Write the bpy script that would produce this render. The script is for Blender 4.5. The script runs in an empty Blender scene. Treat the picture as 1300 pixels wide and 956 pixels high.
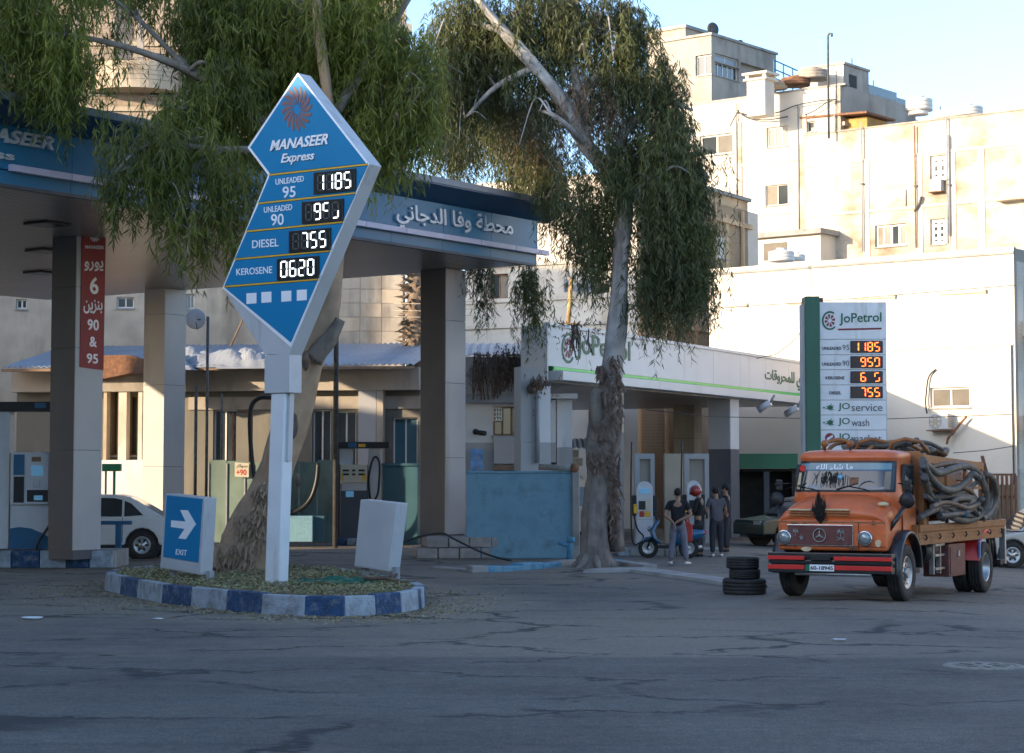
import bpy, bmesh, math, random
import numpy as np
from mathutils import Vector, Matrix
S = bpy.context.scene
C = S.collection
rnd = random.Random(11)
rad = math.radians
# ---------------------------------------------------------------- camera, sky, sun, exposure
FPX, HOR, PCY, CAMH = 2600.0, 606.0, 433.0, 2.0      # focal length in photo pixels, horizon row, optical centre row, eye height
PITCH = math.atan((HOR - PCY) / FPX)
cam = bpy.data.cameras.new('camera'); camo = bpy.data.objects.new('camera', cam); C.objects.link(camo)
camo.location = (0, 0, CAMH); camo.rotation_euler = (math.pi / 2 + PITCH, 0, 0)
cam.sensor_width = 36; cam.lens = 36 * FPX / 1300; cam.shift_y = -45 / 1300
cam.clip_start = 0.5; cam.clip_end = 3000
S.camera = camo
SUN_EL, SUN_AZ = rad(13), math.atan2(-.87, -.49)     # azimuth measured from +Y towards +X
sd = Vector((math.sin(SUN_AZ) * math.cos(SUN_EL), math.cos(SUN_AZ) * math.cos(SUN_EL), math.sin(SUN_EL)))
w = bpy.data.worlds.new('World'); S.world = w; w.use_nodes = True
wn = w.node_tree; bg = wn.nodes['Background']
sky = wn.nodes.new('ShaderNodeTexSky'); sky.sky_type = 'NISHITA'; sky.sun_disc = False
sky.sun_elevation = SUN_EL; sky.sun_rotation = SUN_AZ % (2 * math.pi)
sky.altitude = 800; sky.air_density = 0.85; sky.dust_density = 2.2; sky.ozone_density = 2.0
wn.links.new(sky.outputs[0], bg.inputs[0]); bg.inputs[1].default_value = 0.15
sl = bpy.data.lights.new('sun', 'SUN'); so = bpy.data.objects.new('sun', sl); C.objects.link(so)
sl.energy = 2.5; sl.angle = rad(0.6); sl.color = (1.0, .79, .54)
so.rotation_euler = sd.to_track_quat('Z', 'Y').to_euler(); so.location = (-30, -20, 30)
S.view_settings.view_transform = 'Standard'; S.view_settings.look = 'None'
S.view_settings.exposure = 1.85; S.view_settings.gamma = 1; S.view_settings.use_curve_mapping = False

# ---------------------------------------------------------------- helpers
cp, sp = math.cos(PITCH), math.sin(PITCH)
def ray(px, py):
    a, b = (px - 650) / FPX, (PCY - py) / FPX
    return Vector((a, cp - b * sp, sp + b * cp))
def P(px, py, Y):                       # the point seen at a pixel, at distance Y
    d = ray(px, py); return Vector((d.x, d.y, d.z)) * (Y / d.y) + Vector((0, 0, CAMH))
def G(px, py, z=0):                     # the point of a horizontal plane seen at a pixel
    d = ray(px, py); t = (z - CAMH) / d.z; return Vector((d.x * t, d.y * t, z))
def onv(px, py, root):                  # pixel -> (local x, local z) on the vertical plane y=0 of a thing
    d = ray(px, py); o = root.matrix_world if False else None
    th = root.rotation_euler.z; loc = root.location
    n = Vector((-math.sin(th), math.cos(th), 0)); u = Vector((math.cos(th), math.sin(th), 0))
    c = Vector((0, 0, CAMH)); t = (loc - c).dot(n) / d.dot(n); p = c + d * t
    return ((p - loc).dot(u), p.z - loc.z)
def slope(x, y): return -.042 * min(9, max(0, x - 5.5)) * max(0, min(1, (y - 20) / 12))

class MB:
    def __init__(s): s.v = []; s.f = []; s.M = None; s.sm = []
    def _a(s, vs, fs, smooth=False):
        n = len(s.v)
        if s.M is not None: vs = [tuple(s.M @ Vector(p)) for p in vs]
        s.v += [tuple(p) for p in vs]; s.f += [tuple(i + n for i in f) for f in fs]; s.sm += [smooth] * len(fs)
        return s
    def bx(s, x0, x1, y0, y1, z0, z1):
        return s._a([(x0,y0,z0),(x1,y0,z0),(x1,y1,z0),(x0,y1,z0),(x0,y0,z1),(x1,y0,z1),(x1,y1,z1),(x0,y1,z1)],
                    [(0,3,2,1),(4,5,6,7),(0,1,5,4),(1,2,6,5),(2,3,7,6),(3,0,4,7)])
    def prism(s, poly, d0, d1, ax='y', poly2=None):          # polygon in the plane across ax, from d0 to d1
        q = poly2 or poly; n = len(poly)
        def m(a, b, d): return {'y': (a, d, b), 'x': (d, a, b), 'z': (a, b, d)}[ax]
        vs = [m(a, b, d0) for a, b in poly] + [m(a, b, d1) for a, b in q]
        return s._a(vs, [tuple(range(n)), tuple(range(2*n-1, n-1, -1))] + [(i, (i+1) % n, n+(i+1) % n, n+i) for i in range(n)])
    def tube(s, pts, r, n=8, cap=True, smooth=True):
        pts = [Vector(p) for p in pts]; rs = r if isinstance(r, (list, tuple)) else [r] * len(pts)
        vs = []; fs = []; up = None
        for i, p in enumerate(pts):
            t = (pts[min(i+1, len(pts)-1)] - pts[max(i-1, 0)])
            t = t.normalized() if t.length > 1e-9 else Vector((0,0,1))
            if up is None: up = Vector((1,0,0)) if abs(t.x) < .8 else Vector((0,1,0))
            a = up - t * up.dot(t)
            if a.length < 1e-6: a = t.orthogonal()
            a.normalize(); b = t.cross(a); up = a
            vs += [p + (a * math.cos(2*math.pi*k/n) + b * math.sin(2*math.pi*k/n)) * rs[i] for k in range(n)]
        for i in range(len(pts)-1):
            for k in range(n): fs.append((i*n+k, i*n+(k+1) % n, (i+1)*n+(k+1) % n, (i+1)*n+k))
        s._a(vs, fs, smooth); m = len(s.v) - len(vs)
        if cap:
            s.f += [tuple(m+k for k in range(n-1, -1, -1)), tuple(m+(len(pts)-1)*n+k for k in range(n))]; s.sm += [False, False]
        return s
    def lathe(s, prof, ax='z', c=(0,0,0), n=20, smooth=True):  # prof [(radius, height)]
        vs = []; fs = []
        for r, h in prof:
            for k in range(n):
                a = 2*math.pi*k/n; x, y = r*math.cos(a), r*math.sin(a)
                q = {'z': (x, y, h), 'y': (x, h, y), 'x': (h, x, y)}[ax]
                vs.append((q[0]+c[0], q[1]+c[1], q[2]+c[2]))
        for i in range(len(prof)-1):
            for k in range(n): fs.append((i*n+k, i*n+(k+1) % n, (i+1)*n+(k+1) % n, (i+1)*n+k))
        return s._a(vs, fs, smooth)
    def cyl(s, c, r, h, ax='z', n=16):
        s.lathe([(r, 0), (r, h)], ax, c, n); m = len(s.v) - 2*n
        s.f += [tuple(m+k for k in range(n-1,-1,-1)), tuple(m+n+k for k in range(n))]; s.sm += [False]*2
        return s
    def ball(s, c, r, n=10, sc=(1,1,1)):
        k = n//2; vs = [(c[0], c[1], c[2]-r*sc[2])]; fs = []
        for i in range(1, k):
            p = math.pi*i/k
            for j in range(n):
                a = 2*math.pi*j/n; vs.append((c[0]+r*sc[0]*math.sin(p)*math.cos(a), c[1]+r*sc[1]*math.sin(p)*math.sin(a), c[2]-r*sc[2]*math.cos(p)))
        vs.append((c[0], c[1], c[2]+r*sc[2])); L = len(vs)-1
        for j in range(n):
            fs.append((0, 1+(j+1) % n, 1+j)); fs.append((L, L-n+j, L-n+(j+1) % n))
            for i in range(k-2): fs.append((1+i*n+j, 1+i*n+(j+1) % n, 1+(i+1)*n+(j+1) % n, 1+(i+1)*n+j))
        return s._a(vs, fs, True)
    def loft(s, secs, cap=True, smooth=True):
        n = len(secs[0]); vs = [p for q in secs for p in q]; fs = []
        for i in range(len(secs)-1):
            for k in range(n): fs.append((i*n+k, i*n+(k+1) % n, (i+1)*n+(k+1) % n, (i+1)*n+k))
        s._a(vs, fs, smooth); m = len(s.v)-len(vs)
        if cap: s.f += [tuple(m+k for k in range(n-1,-1,-1)), tuple(m+(len(secs)-1)*n+k for k in range(n))]; s.sm += [False]*2
        return s
    def sheet(s, rows, smooth=True):
        n = len(rows[0]); vs = [p for q in rows for p in q]; fs = []
        for i in range(len(rows)-1):
            for k in range(n-1): fs.append((i*n+k, i*n+k+1, (i+1)*n+k+1, (i+1)*n+k))
        return s._a(vs, fs, smooth)
    def mesh(s, name, m, bev=0, seg=2, fix=True):
        me = bpy.data.meshes.new(name); me.from_pydata(s.v, [], s.f); me.update()
        for p, q in zip(me.polygons, s.sm): p.use_smooth = q
        if fix or bev:
            bm = bmesh.new(); bm.from_mesh(me)
            if fix: bmesh.ops.recalc_face_normals(bm, faces=bm.faces)
            if bev:
                ed = [e for e in bm.edges if len(e.link_faces) == 2 and e.calc_face_angle(0) > .5]
                bmesh.ops.bevel(bm, geom=ed, offset=bev, segments=seg, profile=.6, affect='EDGES', clamp_overlap=True)
            bm.to_mesh(me); bm.free()
        if isinstance(m, (list, tuple)):
            for k in m: me.materials.append(k)
        elif m: me.materials.append(m)
        return me
    def build(s, name, m, parent=None, bev=0, label=None, fix=True, seg=2, loc=None, rot=None):
        o = bpy.data.objects.new(name, s.mesh(name, m, bev, seg, fix)); C.objects.link(o)
        if parent is not None: o.parent = parent
        if label: o['label'] = label
        if loc is not None: o.location = loc
        if rot is not None: o.rotation_euler = rot
        return o
def B(name, m, parent, *b, bev=0, label=None): return MB().bx(*b).build(name, m, parent, bev, label)
def tag(o, label=None, cat=None, group=None, kind=None):
    if label: o['label'] = label
    if cat: o['category'] = cat
    if group: o['group'] = group
    if kind: o['kind'] = kind
    return o
def thing(name, label, cat, loc=(0,0,0), rz=0, group=None, kind=None):
    o = bpy.data.objects.new(name, None); C.objects.link(o); o.empty_display_size = .2
    o.location = loc; o.rotation_euler = (0, 0, rz); return tag(o, label, cat, group, kind)
def share(name, me, parent, loc=(0,0,0), rot=(0,0,0), sc=(1,1,1)):
    o = bpy.data.objects.new(name, me); C.objects.link(o); o.parent = parent
    o.location = loc; o.rotation_euler = rot; o.scale = sc; return o
kids = {}
def copy_tree(o, parent=None):
    c = o.copy(); C.objects.link(c); c.parent = parent
    for ch in list(o.children): copy_tree(ch, c)
    return c
# Arabic letters joined by hand: presentation forms (isolated, final, initial, medial), set right to left
AF = {'ا': 'ﺍﺎ', 'ب': 'ﺏﺐﺑﺒ', 'ة': 'ﺓﺔ', 'ت': 'ﺕﺖﺗﺘ', 'ج': 'ﺝﺞﺟﺠ', 'ح': 'ﺡﺢﺣﺤ', 'د': 'ﺩﺪ', 'ر': 'ﺭﺮ', 'ز': 'ﺯﺰ', 'ش': 'ﺵﺶﺷﺸ',
      'ط': 'ﻁﻂﻃﻄ', 'ف': 'ﻑﻒﻓﻔ', 'ق': 'ﻕﻖﻗﻘ', 'ل': 'ﻝﻞﻟﻠ', 'م': 'ﻡﻢﻣﻤ', 'ن': 'ﻥﻦﻧﻨ', 'ه': 'ﻩﻪﻫﻬ', 'و': 'ﻭﻮ', 'ي': 'ﻱﻲﻳﻴ', 'ك': 'ﻙﻚﻛﻜ', 'س': 'ﺱﺲﺳﺴ', 'ع': 'ﻉﻊﻋﻌ', 'ء': 'ﺀ'}
def arab(t):
    out = []
    for i, c in enumerate(t):
        if c not in AF: out.append(c); continue
        f = AF[c]; pj = i > 0 and t[i-1] in AF and len(AF[t[i-1]]) == 4; nj = len(f) == 4 and i+1 < len(t) and t[i+1] in AF and t[i+1] != 'ء'
        out.append(f[3] if pj and nj else f[2] if nj else f[1] if pj and len(f) > 1 else f[0])
    return ''.join(reversed(out))
def text(s, name, m, parent, x0, x1, z0, z1, y=0., d=.01, bold=0., shear=0., res=3, keep=False, poly=None):
    """lettering as a mesh that fills the box x0..x1, z0..z1 of the plane y (facing -y); poly remaps the corners"""
    c = bpy.data.curves.new('t', 'FONT'); c.body = s; c.resolution_u = res; c.extrude = 0; c.offset = bold; c.shear = shear; c.fill_mode = 'FRONT'
    o = bpy.data.objects.new('t', c); C.objects.link(o)
    me = bpy.data.meshes.new_from_object(o.evaluated_get(bpy.context.evaluated_depsgraph_get()))
    bpy.data.objects.remove(o); bpy.data.curves.remove(c)
    vs = np.array([v.co[:] for v in me.vertices]); mn = vs.min(0); mx = vs.max(0)
    fx = (vs[:,0]-mn[0])/(mx[0]-mn[0]); fz = (vs[:,1]-mn[1])/(mx[1]-mn[1])
    X = x0+(x1-x0)*fx; Z = z0+(z1-z0)*fz
    if poly:                                            # ((x,z) bl, br, tr, tl)
        bl, br, tr, tl = poly
        X = (1-fx)*(1-fz)*bl[0]+fx*(1-fz)*br[0]+fx*fz*tr[0]+(1-fx)*fz*tl[0]
        Z = (1-fx)*(1-fz)*bl[1]+fx*(1-fz)*br[1]+fx*fz*tr[1]+(1-fx)*fz*tl[1]
    n = len(vs); V = [(X[i], y-d, Z[i]) for i in range(n)]
    F = [tuple(p.vertices) for p in me.polygons]
    # rim, so that the letters have thickness
    cnt = {}
    for f in F:
        for a, b in zip(f, f[1:]+f[:1]): cnt[(a,b)] = cnt.get((a,b), 0)+1
    V += [(X[i], y+.001, Z[i]) for i in range(n)]
    F += [(b, a, a+n, b+n) for (a, b) in cnt if (b, a) not in cnt]
    me2 = bpy.data.meshes.new(name); me2.from_pydata(V, [], F); me2.materials.append(m); bpy.data.meshes.remove(me)
    ob = bpy.data.objects.new(name, me2); C.objects.link(ob); ob.parent = parent; return ob

# ---------------------------------------------------------------- materials
def lin(c): return tuple(((x/255+.055)/1.055)**2.4 if x/255 > .04045 else x/255/12.92 for x in c)
def mat(name, col, rough=.6, metal=0., var=.15, scale=3., bump=0., bscale=None, stain=None, sst=.5, sscale=1.2, streak=1., coat=0., emis=None, ems=1., spec=.5, trans=0., tex=None):
    m = bpy.data.materials.new(name); m.use_nodes = True; t = m.node_tree; N = t.nodes; L = t.links
    b = N['Principled BSDF']; b.inputs['Roughness'].default_value = rough; b.inputs['Metallic'].default_value = metal
    b.inputs['Specular IOR Level'].default_value = spec
    if coat: b.inputs['Coat Weight'].default_value = coat; b.inputs['Coat Roughness'].default_value = .12
    tc = N.new('ShaderNodeTexCoord'); no = N.new('ShaderNodeTexNoise'); no.inputs['Scale'].default_value = scale; no.inputs['Detail'].default_value = 6
    L.new(tc.outputs['Object'], no.inputs['Vector'])
    cr = N.new('ShaderNodeValToRGB'); L.new(no.outputs['Fac'], cr.inputs[0])
    cr.color_ramp.elements[0].position = .3; cr.color_ramp.elements[1].position = .7
    cr.color_ramp.elements[0].color = (*[max(0, x*(1-var)) for x in col], 1); cr.color_ramp.elements[1].color = (*[min(1, x*(1+var)) for x in col], 1)
    out = cr.outputs[0]
    if stain:
        mp = N.new('ShaderNodeMapping'); mp.inputs['Scale'].default_value = (1, 1, 1/streak); L.new(tc.outputs['Object'], mp.inputs[0])
        n2 = N.new('ShaderNodeTexNoise'); n2.inputs['Scale'].default_value = sscale; n2.inputs['Detail'].default_value = 8; n2.inputs['Roughness'].default_value = .65
        L.new(mp.outputs[0], n2.inputs['Vector'])
        r2 = N.new('ShaderNodeValToRGB'); r2.color_ramp.elements[0].position = .62-.25*sst; r2.color_ramp.elements[1].position = .85-.2*sst
        L.new(n2.outputs['Fac'], r2.inputs[0])
        mx = N.new('ShaderNodeMix'); mx.data_type = 'RGBA'; L.new(r2.outputs[0], mx.inputs[0]); L.new(out, mx.inputs[6]); mx.inputs[7].default_value = (*stain, 1)
        out = mx.outputs[2]
    if tex == 'brick':
        bt = N.new('ShaderNodeTexBrick'); bt.inputs['Scale'].default_value = 1.; bt.inputs['Brick Width'].default_value = .5; bt.inputs['Row Height'].default_value = .25; bt.inputs['Mortar Size'].default_value = .012
        mp = N.new('ShaderNodeMapping'); mp.inputs['Rotation'].default_value = (-math.pi/2, 0, 0); L.new(tc.outputs['Object'], mp.inputs[0]); L.new(mp.outputs[0], bt.inputs['Vector'])
        bt.inputs['Color1'].default_value = (1,1,1,1); bt.inputs['Color2'].default_value = (.82,.82,.82,1); bt.inputs['Mortar'].default_value = (.5,.47,.42,1)
        mx = N.new('ShaderNodeMix'); mx.data_type = 'RGBA'; mx.blend_type = 'MULTIPLY'; mx.inputs[0].default_value = 1; L.new(out, mx.inputs[6]); L.new(bt.outputs[0], mx.inputs[7]); out = mx.outputs[2]
    L.new(out, b.inputs['Base Color'])
    if bump:
        n3 = N.new('ShaderNodeTexNoise'); n3.inputs['Scale'].default_value = bscale or scale*8; n3.inputs['Detail'].default_value = 5; L.new(tc.outputs['Object'], n3.inputs['Vector'])
        bp = N.new('ShaderNodeBump'); bp.inputs['Strength'].default_value = bump; bp.inputs['Distance'].default_value = .03; L.new(n3.outputs['Fac'], bp.inputs['Height']); L.new(bp.outputs[0], b.inputs['Normal'])
    if emis: b.inputs['Emission Color'].default_value = (*emis, 1); b.inputs['Emission Strength'].default_value = ems
    if trans: b.inputs['Transmission Weight'].default_value = trans
    return m
M = {}
def dm(k, *a, **kw): M[k] = mat(k, *a, **kw)
dm('white_panel', (.62,.63,.64), .35, var=.06, scale=.8, stain=(.40,.38,.35), sst=.15, streak=5)
dm('grey_panel', (.36,.36,.37), .4, var=.06, scale=.8, stain=(.26,.25,.24), sst=.2, streak=6)
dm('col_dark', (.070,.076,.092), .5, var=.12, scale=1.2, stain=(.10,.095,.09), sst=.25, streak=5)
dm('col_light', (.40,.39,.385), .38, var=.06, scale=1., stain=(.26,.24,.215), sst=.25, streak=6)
dm('fascia_blue', (.020,.165,.30), .38, var=.08, scale=.7, coat=.12, spec=.4)
dm('cap_navy', (.006,.055,.13), .35, var=.1)
dm('cap_lip', (.30,.30,.33), .4, var=.1)
dm('light_bar', (.62,.55,.66), .35, var=.12, scale=2)
dm('letter_grey', (.62,.63,.66), .35, metal=.2, var=.05)
dm('soffit', (.30,.285,.265), .32, metal=.3, var=.10, scale=.6)
dm('soffit_dark', (.03,.03,.03), .7)
dm('sign_blue', (.004,.20,.42), .45, var=.05, scale=1.2, spec=.3)
dm('sign_white', (.72,.74,.76), .38, var=.07, scale=2, stain=(.40,.37,.33), sst=.25, sscale=2.5, streak=6)
dm('sign_grey', (.50,.51,.525), .42, var=.08, scale=1.5, stain=(.27,.26,.24), sst=.3, sscale=2.2, streak=6)
dm('letter_white', (.85,.87,.9), .5, var=.02)
dm('letter_shadow', (.03,.03,.05), .6)
dm('pipe_yellow', (.42,.27,.10), .7, var=.3, scale=5, stain=(.2,.1,.04), sst=.5)
dm('yellow', (.75,.42,.03), .5, var=.08)
dm('logo_red', (.21,.105,.10), .5, var=.2)
dm('lcd_black', (.008,.009,.012), .3, var=.1)
dm('lcd_off', (.09,.10,.10), .4, var=.05)
dm('lcd_on', (.8,.85,.85), .5, emis=(.95,1,1), ems=.75)
dm('led_back', (.055,.03,.025), .5)
dm('led_on', (.6,.05,.01), .5, emis=(1,.13,.02), ems=2.2)
dm('banner_red', (.30,.032,.028), .6, var=.08)
dm('jo_white', (.60,.61,.62), .4, var=.05, scale=.7, stain=(.42,.40,.38), sst=.2, streak=8)
dm('jo_green', (.012,.16,.075), .35, var=.1, scale=.8)
dm('jo_dark_green', (.01,.10,.06), .35, var=.15, scale=.8)
dm('green_light', (.03,.30,.06), .35, emis=(.05,.8,.1), ems=.05)
dm('text_green', (.01,.11,.05), .5)
dm('text_grey', (.09,.085,.10), .5)
dm('text_maroon', (.22,.02,.035), .5)
dm('pink', (.55,.12,.25), .5)
dm('manhole_iron', (.24,.22,.185), .8, var=.3, scale=14, bump=.4)
dm('concrete', (.30,.29,.27), .85, var=.2, scale=1.5, bump=.3, stain=(.15,.145,.13), sst=.4)
dm('kerb_blue', (.020,.058,.135), .8, var=.3, scale=6, bump=.7, bscale=30, stain=(.22,.23,.23), sst=.5, sscale=7)
dm('kerb_pale', (.32,.36,.40), .8, var=.2, scale=5, bump=.5, bscale=30, stain=(.15,.145,.135), sst=.6, sscale=4)
dm('blue_wall', (.17,.32,.41), .88, var=.16, scale=1.6, bump=.4, stain=(.10,.16,.19), sst=.45, sscale=1.6)
dm('blue_paint', (.08,.27,.40), .6, var=.2, scale=5, bump=.3, stain=(.3,.3,.29), sst=.3, sscale=5)
dm('block', (.30,.27,.245), .9, var=.22, scale=4, bump=.6, bscale=25)
dm('cream', (.64,.58,.49), .85, var=.1, scale=.5, bump=.15, bscale=6, stain=(.36,.27,.17), sst=.42, sscale=.5, streak=2)
dm('cream_stained', (.62,.56,.47), .85, var=.16, scale=.6, bump=.2, bscale=6, stain=(.21,.13,.065), sst=.90, sscale=.30, streak=.7)
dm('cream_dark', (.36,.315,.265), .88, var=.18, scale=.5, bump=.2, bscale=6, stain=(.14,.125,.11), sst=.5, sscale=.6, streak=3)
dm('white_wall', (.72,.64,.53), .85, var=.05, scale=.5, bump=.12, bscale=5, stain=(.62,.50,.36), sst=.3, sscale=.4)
dm('brown_stone', (.42,.33,.25), .88, var=.16, scale=1., bump=.3, bscale=6, tex='brick')
dm('bounce_tan', (.60,.42,.25), .88, var=.12, scale=.6, bump=.2, bscale=6, stain=(.34,.21,.11), sst=.4, sscale=.6, streak=3)  # bounced warm light on the block's side, put into the tan
dm('tan_wall', (.50,.41,.30), .88, var=.14, scale=.6, bump=.2, bscale=6, stain=(.30,.22,.15), sst=.45, sscale=.6, streak=3)
dm('old_concrete', (.42,.36,.28), .9, var=.2, scale=.9, bump=.35, bscale=7, stain=(.17,.14,.11), sst=.5, sscale=.9, streak=5)
dm('shop_wall', (.16,.15,.125), .8, var=.12, scale=.6, stain=(.24,.20,.15), sst=.35, streak=4)  # wall colour lowered to add shade under the canopy
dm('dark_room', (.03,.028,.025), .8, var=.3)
dm('glass', (.035,.042,.045), .08, var=.3, scale=.8, spec=.8)
dm('glass_tan', (.09,.075,.058), .2, var=.3, scale=1.5)
dm('curtain', (.24,.20,.16), .8, var=.15, scale=3)
dm('frame_white', (.68,.66,.62), .5, var=.05)
dm('shelter_ochre', (.42,.24,.07), .8, var=.2, scale=2)
dm('reflection_pale', (.16,.27,.31), .3, var=.2, scale=3)  # tone of the reflection painted on the windscreen
dm('frame_brown', (.25,.13,.06), .6, var=.2)
dm('rust', (.20,.095,.05), .85, var=.35, scale=8, bump=.3)
dm('roof_sheet', (.27,.29,.32), .5, metal=.2, var=.12, scale=1.2, stain=(.28,.25,.22), sst=.3, streak=.4)
dm('tarp', (.22,.24,.27), .75, var=.15, scale=2, bump=.3)
dm('plastic_white', (.58,.56,.52), .5, var=.05)
dm('pipe_grey', (.30,.31,.32), .5, var=.15)
dm('steel', (.42,.43,.44), .35, metal=.8, var=.15, scale=8)
dm('chrome', (.6,.61,.62), .2, metal=.9, var=.15, scale=6, bump=.1)
dm('black', (.012,.012,.013), .5, var=.3)
dm('rubber', (.022,.021,.021), .78, var=.35, scale=9, bump=.25, bscale=40, stain=(.07,.065,.058), sst=.3, sscale=3)
dm('hose', (.085,.078,.068), .65, var=.3, scale=6, bump=.2, stain=(.20,.155,.105), sst=.5, sscale=3)
dm('hose_brown', (.14,.085,.05), .65, var=.3, scale=6, bump=.2, stain=(.22,.18,.14), sst=.4, sscale=3)
dm('hose_black', (.014,.014,.015), .45)
dm('pump_white', (.55,.56,.58), .4, var=.06, scale=3, stain=(.38,.36,.34), sst=.2)
dm('pump_cream', (.58,.52,.40), .45, var=.08)
dm('pump_blue', (.02,.11,.22), .35, var=.1)
dm('screen_blue', (.10,.28,.45), .3, emis=(.2,.5,.8), ems=.06)
dm('teal_wall', (.04,.115,.15), .6, var=.15, scale=1.)
dm('green_screen', (.16,.22,.185), .75, var=.2, scale=1.2, stain=(.07,.08,.065), sst=.45, sscale=1.4, streak=3)
dm('bark_grey', (.235,.205,.18), .92, var=.32, scale=3.2, bump=1., bscale=8, stain=(.07,.05,.04), sst=.55, sscale=3., streak=5)
dm('bark', (.20,.17,.14), .92, var=.28, scale=3, bump=.9, bscale=9, stain=(.10,.075,.055), sst=.4, sscale=3.5, streak=5)
dm('bark_smooth', (.36,.345,.325), .8, var=.3, scale=3, bump=.6, bscale=9, stain=(.13,.095,.075), sst=.62, sscale=2.2, streak=6)
dm('bark_tan', (.38,.26,.165), .85, var=.2, scale=2.4, bump=.5, bscale=8, stain=(.18,.09,.05), sst=.4, sscale=1.8, streak=4)
dm('bark_peel_tan', (.27,.19,.125), .95, var=.4, scale=6, bump=.6)
dm('bark_peel', (.15,.105,.08), .95, var=.4, scale=6, bump=.6)
dm('litter', (.36,.30,.16), .95, var=.4, scale=20)
dm('litter_green', (.20,.24,.11), .95, var=.4, scale=20)
dm('soil', (.17,.125,.075), .98, var=.35, scale=9, bump=.6)
dm('truck_orange', (.62,.135,.035), .42, var=.16, scale=2.5, coat=.2, stain=(.30,.12,.06), sst=.42, sscale=3.4, bump=.12, bscale=3.5)
dm('truck_ochre', (.34,.135,.042), .6, var=.25, scale=3, stain=(.10,.045,.022), sst=.6, sscale=3.0, bump=.15)
dm('truck_black', (.016,.017,.02), .35, var=.3, scale=5, coat=.3)
dm('red_stripe', (.62,.03,.025), .4, var=.1)
dm('maroon', (.14,.045,.04), .6, var=.25, scale=5, stain=(.2,.13,.1), sst=.3)
dm('tail_blue', (.03,.16,.38), .4)
dm('putty', (.62,.50,.30), .6, var=.15, scale=8)
dm('lamp_glass', (.30,.33,.34), .1, metal=.3, var=.1)
dm('amber', (.35,.12,.03), .3)
dm('car_white', (.62,.64,.66), .25, var=.04, coat=.6)
dm('car_silver', (.42,.41,.39), .25, metal=.4, var=.05, coat=.5)
dm('car_green', (.015,.035,.030), .25, var=.05, coat=.6)
dm('van_cream', (.55,.46,.33), .35, var=.06, coat=.3)
dm('scooter_blue', (.010,.09,.20), .25, var=.1, coat=.7)
dm('skin', (.32,.17,.11), .6, var=.08)
dm('hair', (.012,.01,.009), .8, var=.3, scale=30)
dm('cloth_black', (.014,.013,.015), .9, var=.2)
dm('cloth_grey', (.17,.165,.20), .9, var=.12, scale=8, bump=.2)
dm('cloth_dark', (.03,.03,.038), .9, var=.2)
dm('cloth_slate', (.09,.085,.10), .9, var=.15)
dm('shoe_white', (.7,.7,.72), .6)
dm('helmet_red', (.30,.03,.022), .25, coat=.6)
dm('bag_red', (.45,.04,.02), .6)
dm('paper', (.75,.78,.82), .7)
dm('poster', (.12,.28,.55), .5, var=.5, scale=3, stain=(.45,.38,.28), sst=.6, sscale=2)
dm('wood', (.20,.13,.08), .8, var=.2)
dm('palm', (.17,.125,.085), .95, var=.4, scale=5, bump=.6)
dm('iron', (.10,.095,.09), .6, metal=.4, var=.3, scale=12, bump=.3)
def leafmat(name, c1, c2, tr):
    m = bpy.data.materials.new(name); m.use_nodes = True; t = m.node_tree; N = t.nodes; L = t.links; N.clear()
    at = N.new('ShaderNodeAttribute'); at.attribute_name = 'tone'
    cr = N.new('ShaderNodeValToRGB'); cr.color_ramp.elements[0].color = (*c1, 1); cr.color_ramp.elements[1].color = (*c2, 1); L.new(at.outputs['Fac'], cr.inputs[0])
    d = N.new('ShaderNodeBsdfPrincipled'); d.inputs['Roughness'].default_value = .5; L.new(cr.outputs[0], d.inputs['Base Color'])
    tl = N.new('ShaderNodeBsdfTranslucent'); L.new(cr.outputs[0], tl.inputs[0])
    mx = N.new('ShaderNodeMixShader'); mx.inputs[0].default_value = tr; L.new(d.outputs[0], mx.inputs[1]); L.new(tl.outputs[0], mx.inputs[2])
    o = N.new('ShaderNodeOutputMaterial'); L.new(mx.outputs[0], o.inputs[0]); return m
M['leaf'] = leafmat('leaf', (.042,.058,.018), (.30,.33,.055), .48)
M['leaf2'] = leafmat('leaf_grey', (.038,.048,.026), (.15,.17,.055), .38)
M['leaf_dry'] = leafmat('leaf_dry', (.09,.06,.04), (.22,.15,.09), .2)
def onv(px, py, root, yo=0.):           # pixel -> (local x, local z) on the vertical plane y=yo of a thing
    th = root.rotation_euler.z; n = Vector((-math.sin(th), math.cos(th), 0)); u = Vector((math.cos(th), math.sin(th), 0))
    loc = root.location + n*yo; d = ray(px, py); c = Vector((0, 0, CAMH)); t = (loc-c).dot(n)/d.dot(n); p = c+d*t
    return ((p-loc).dot(u), p.z-loc.z)
def plate(name, m, parent, root, pts, yo=0., d=.02, bev=0, label=None):   # polygon plate standing proud of plane yo towards the viewer
    q = [onv(x, y, root, yo) for x, y in pts]
    return MB().prism(q, yo-d, yo).build(name, m, parent, bev, label)
def ptext(s, name, m, parent, root, pts, yo=0., d=.01, **kw):             # lettering between four pixel corners bl, br, tr, tl
    q = [onv(x, y, root, yo) for x, y in pts]
    return text(s, name, m, parent, 0, 1, 0, 1, y=yo, d=d, poly=q, **kw)

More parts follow.
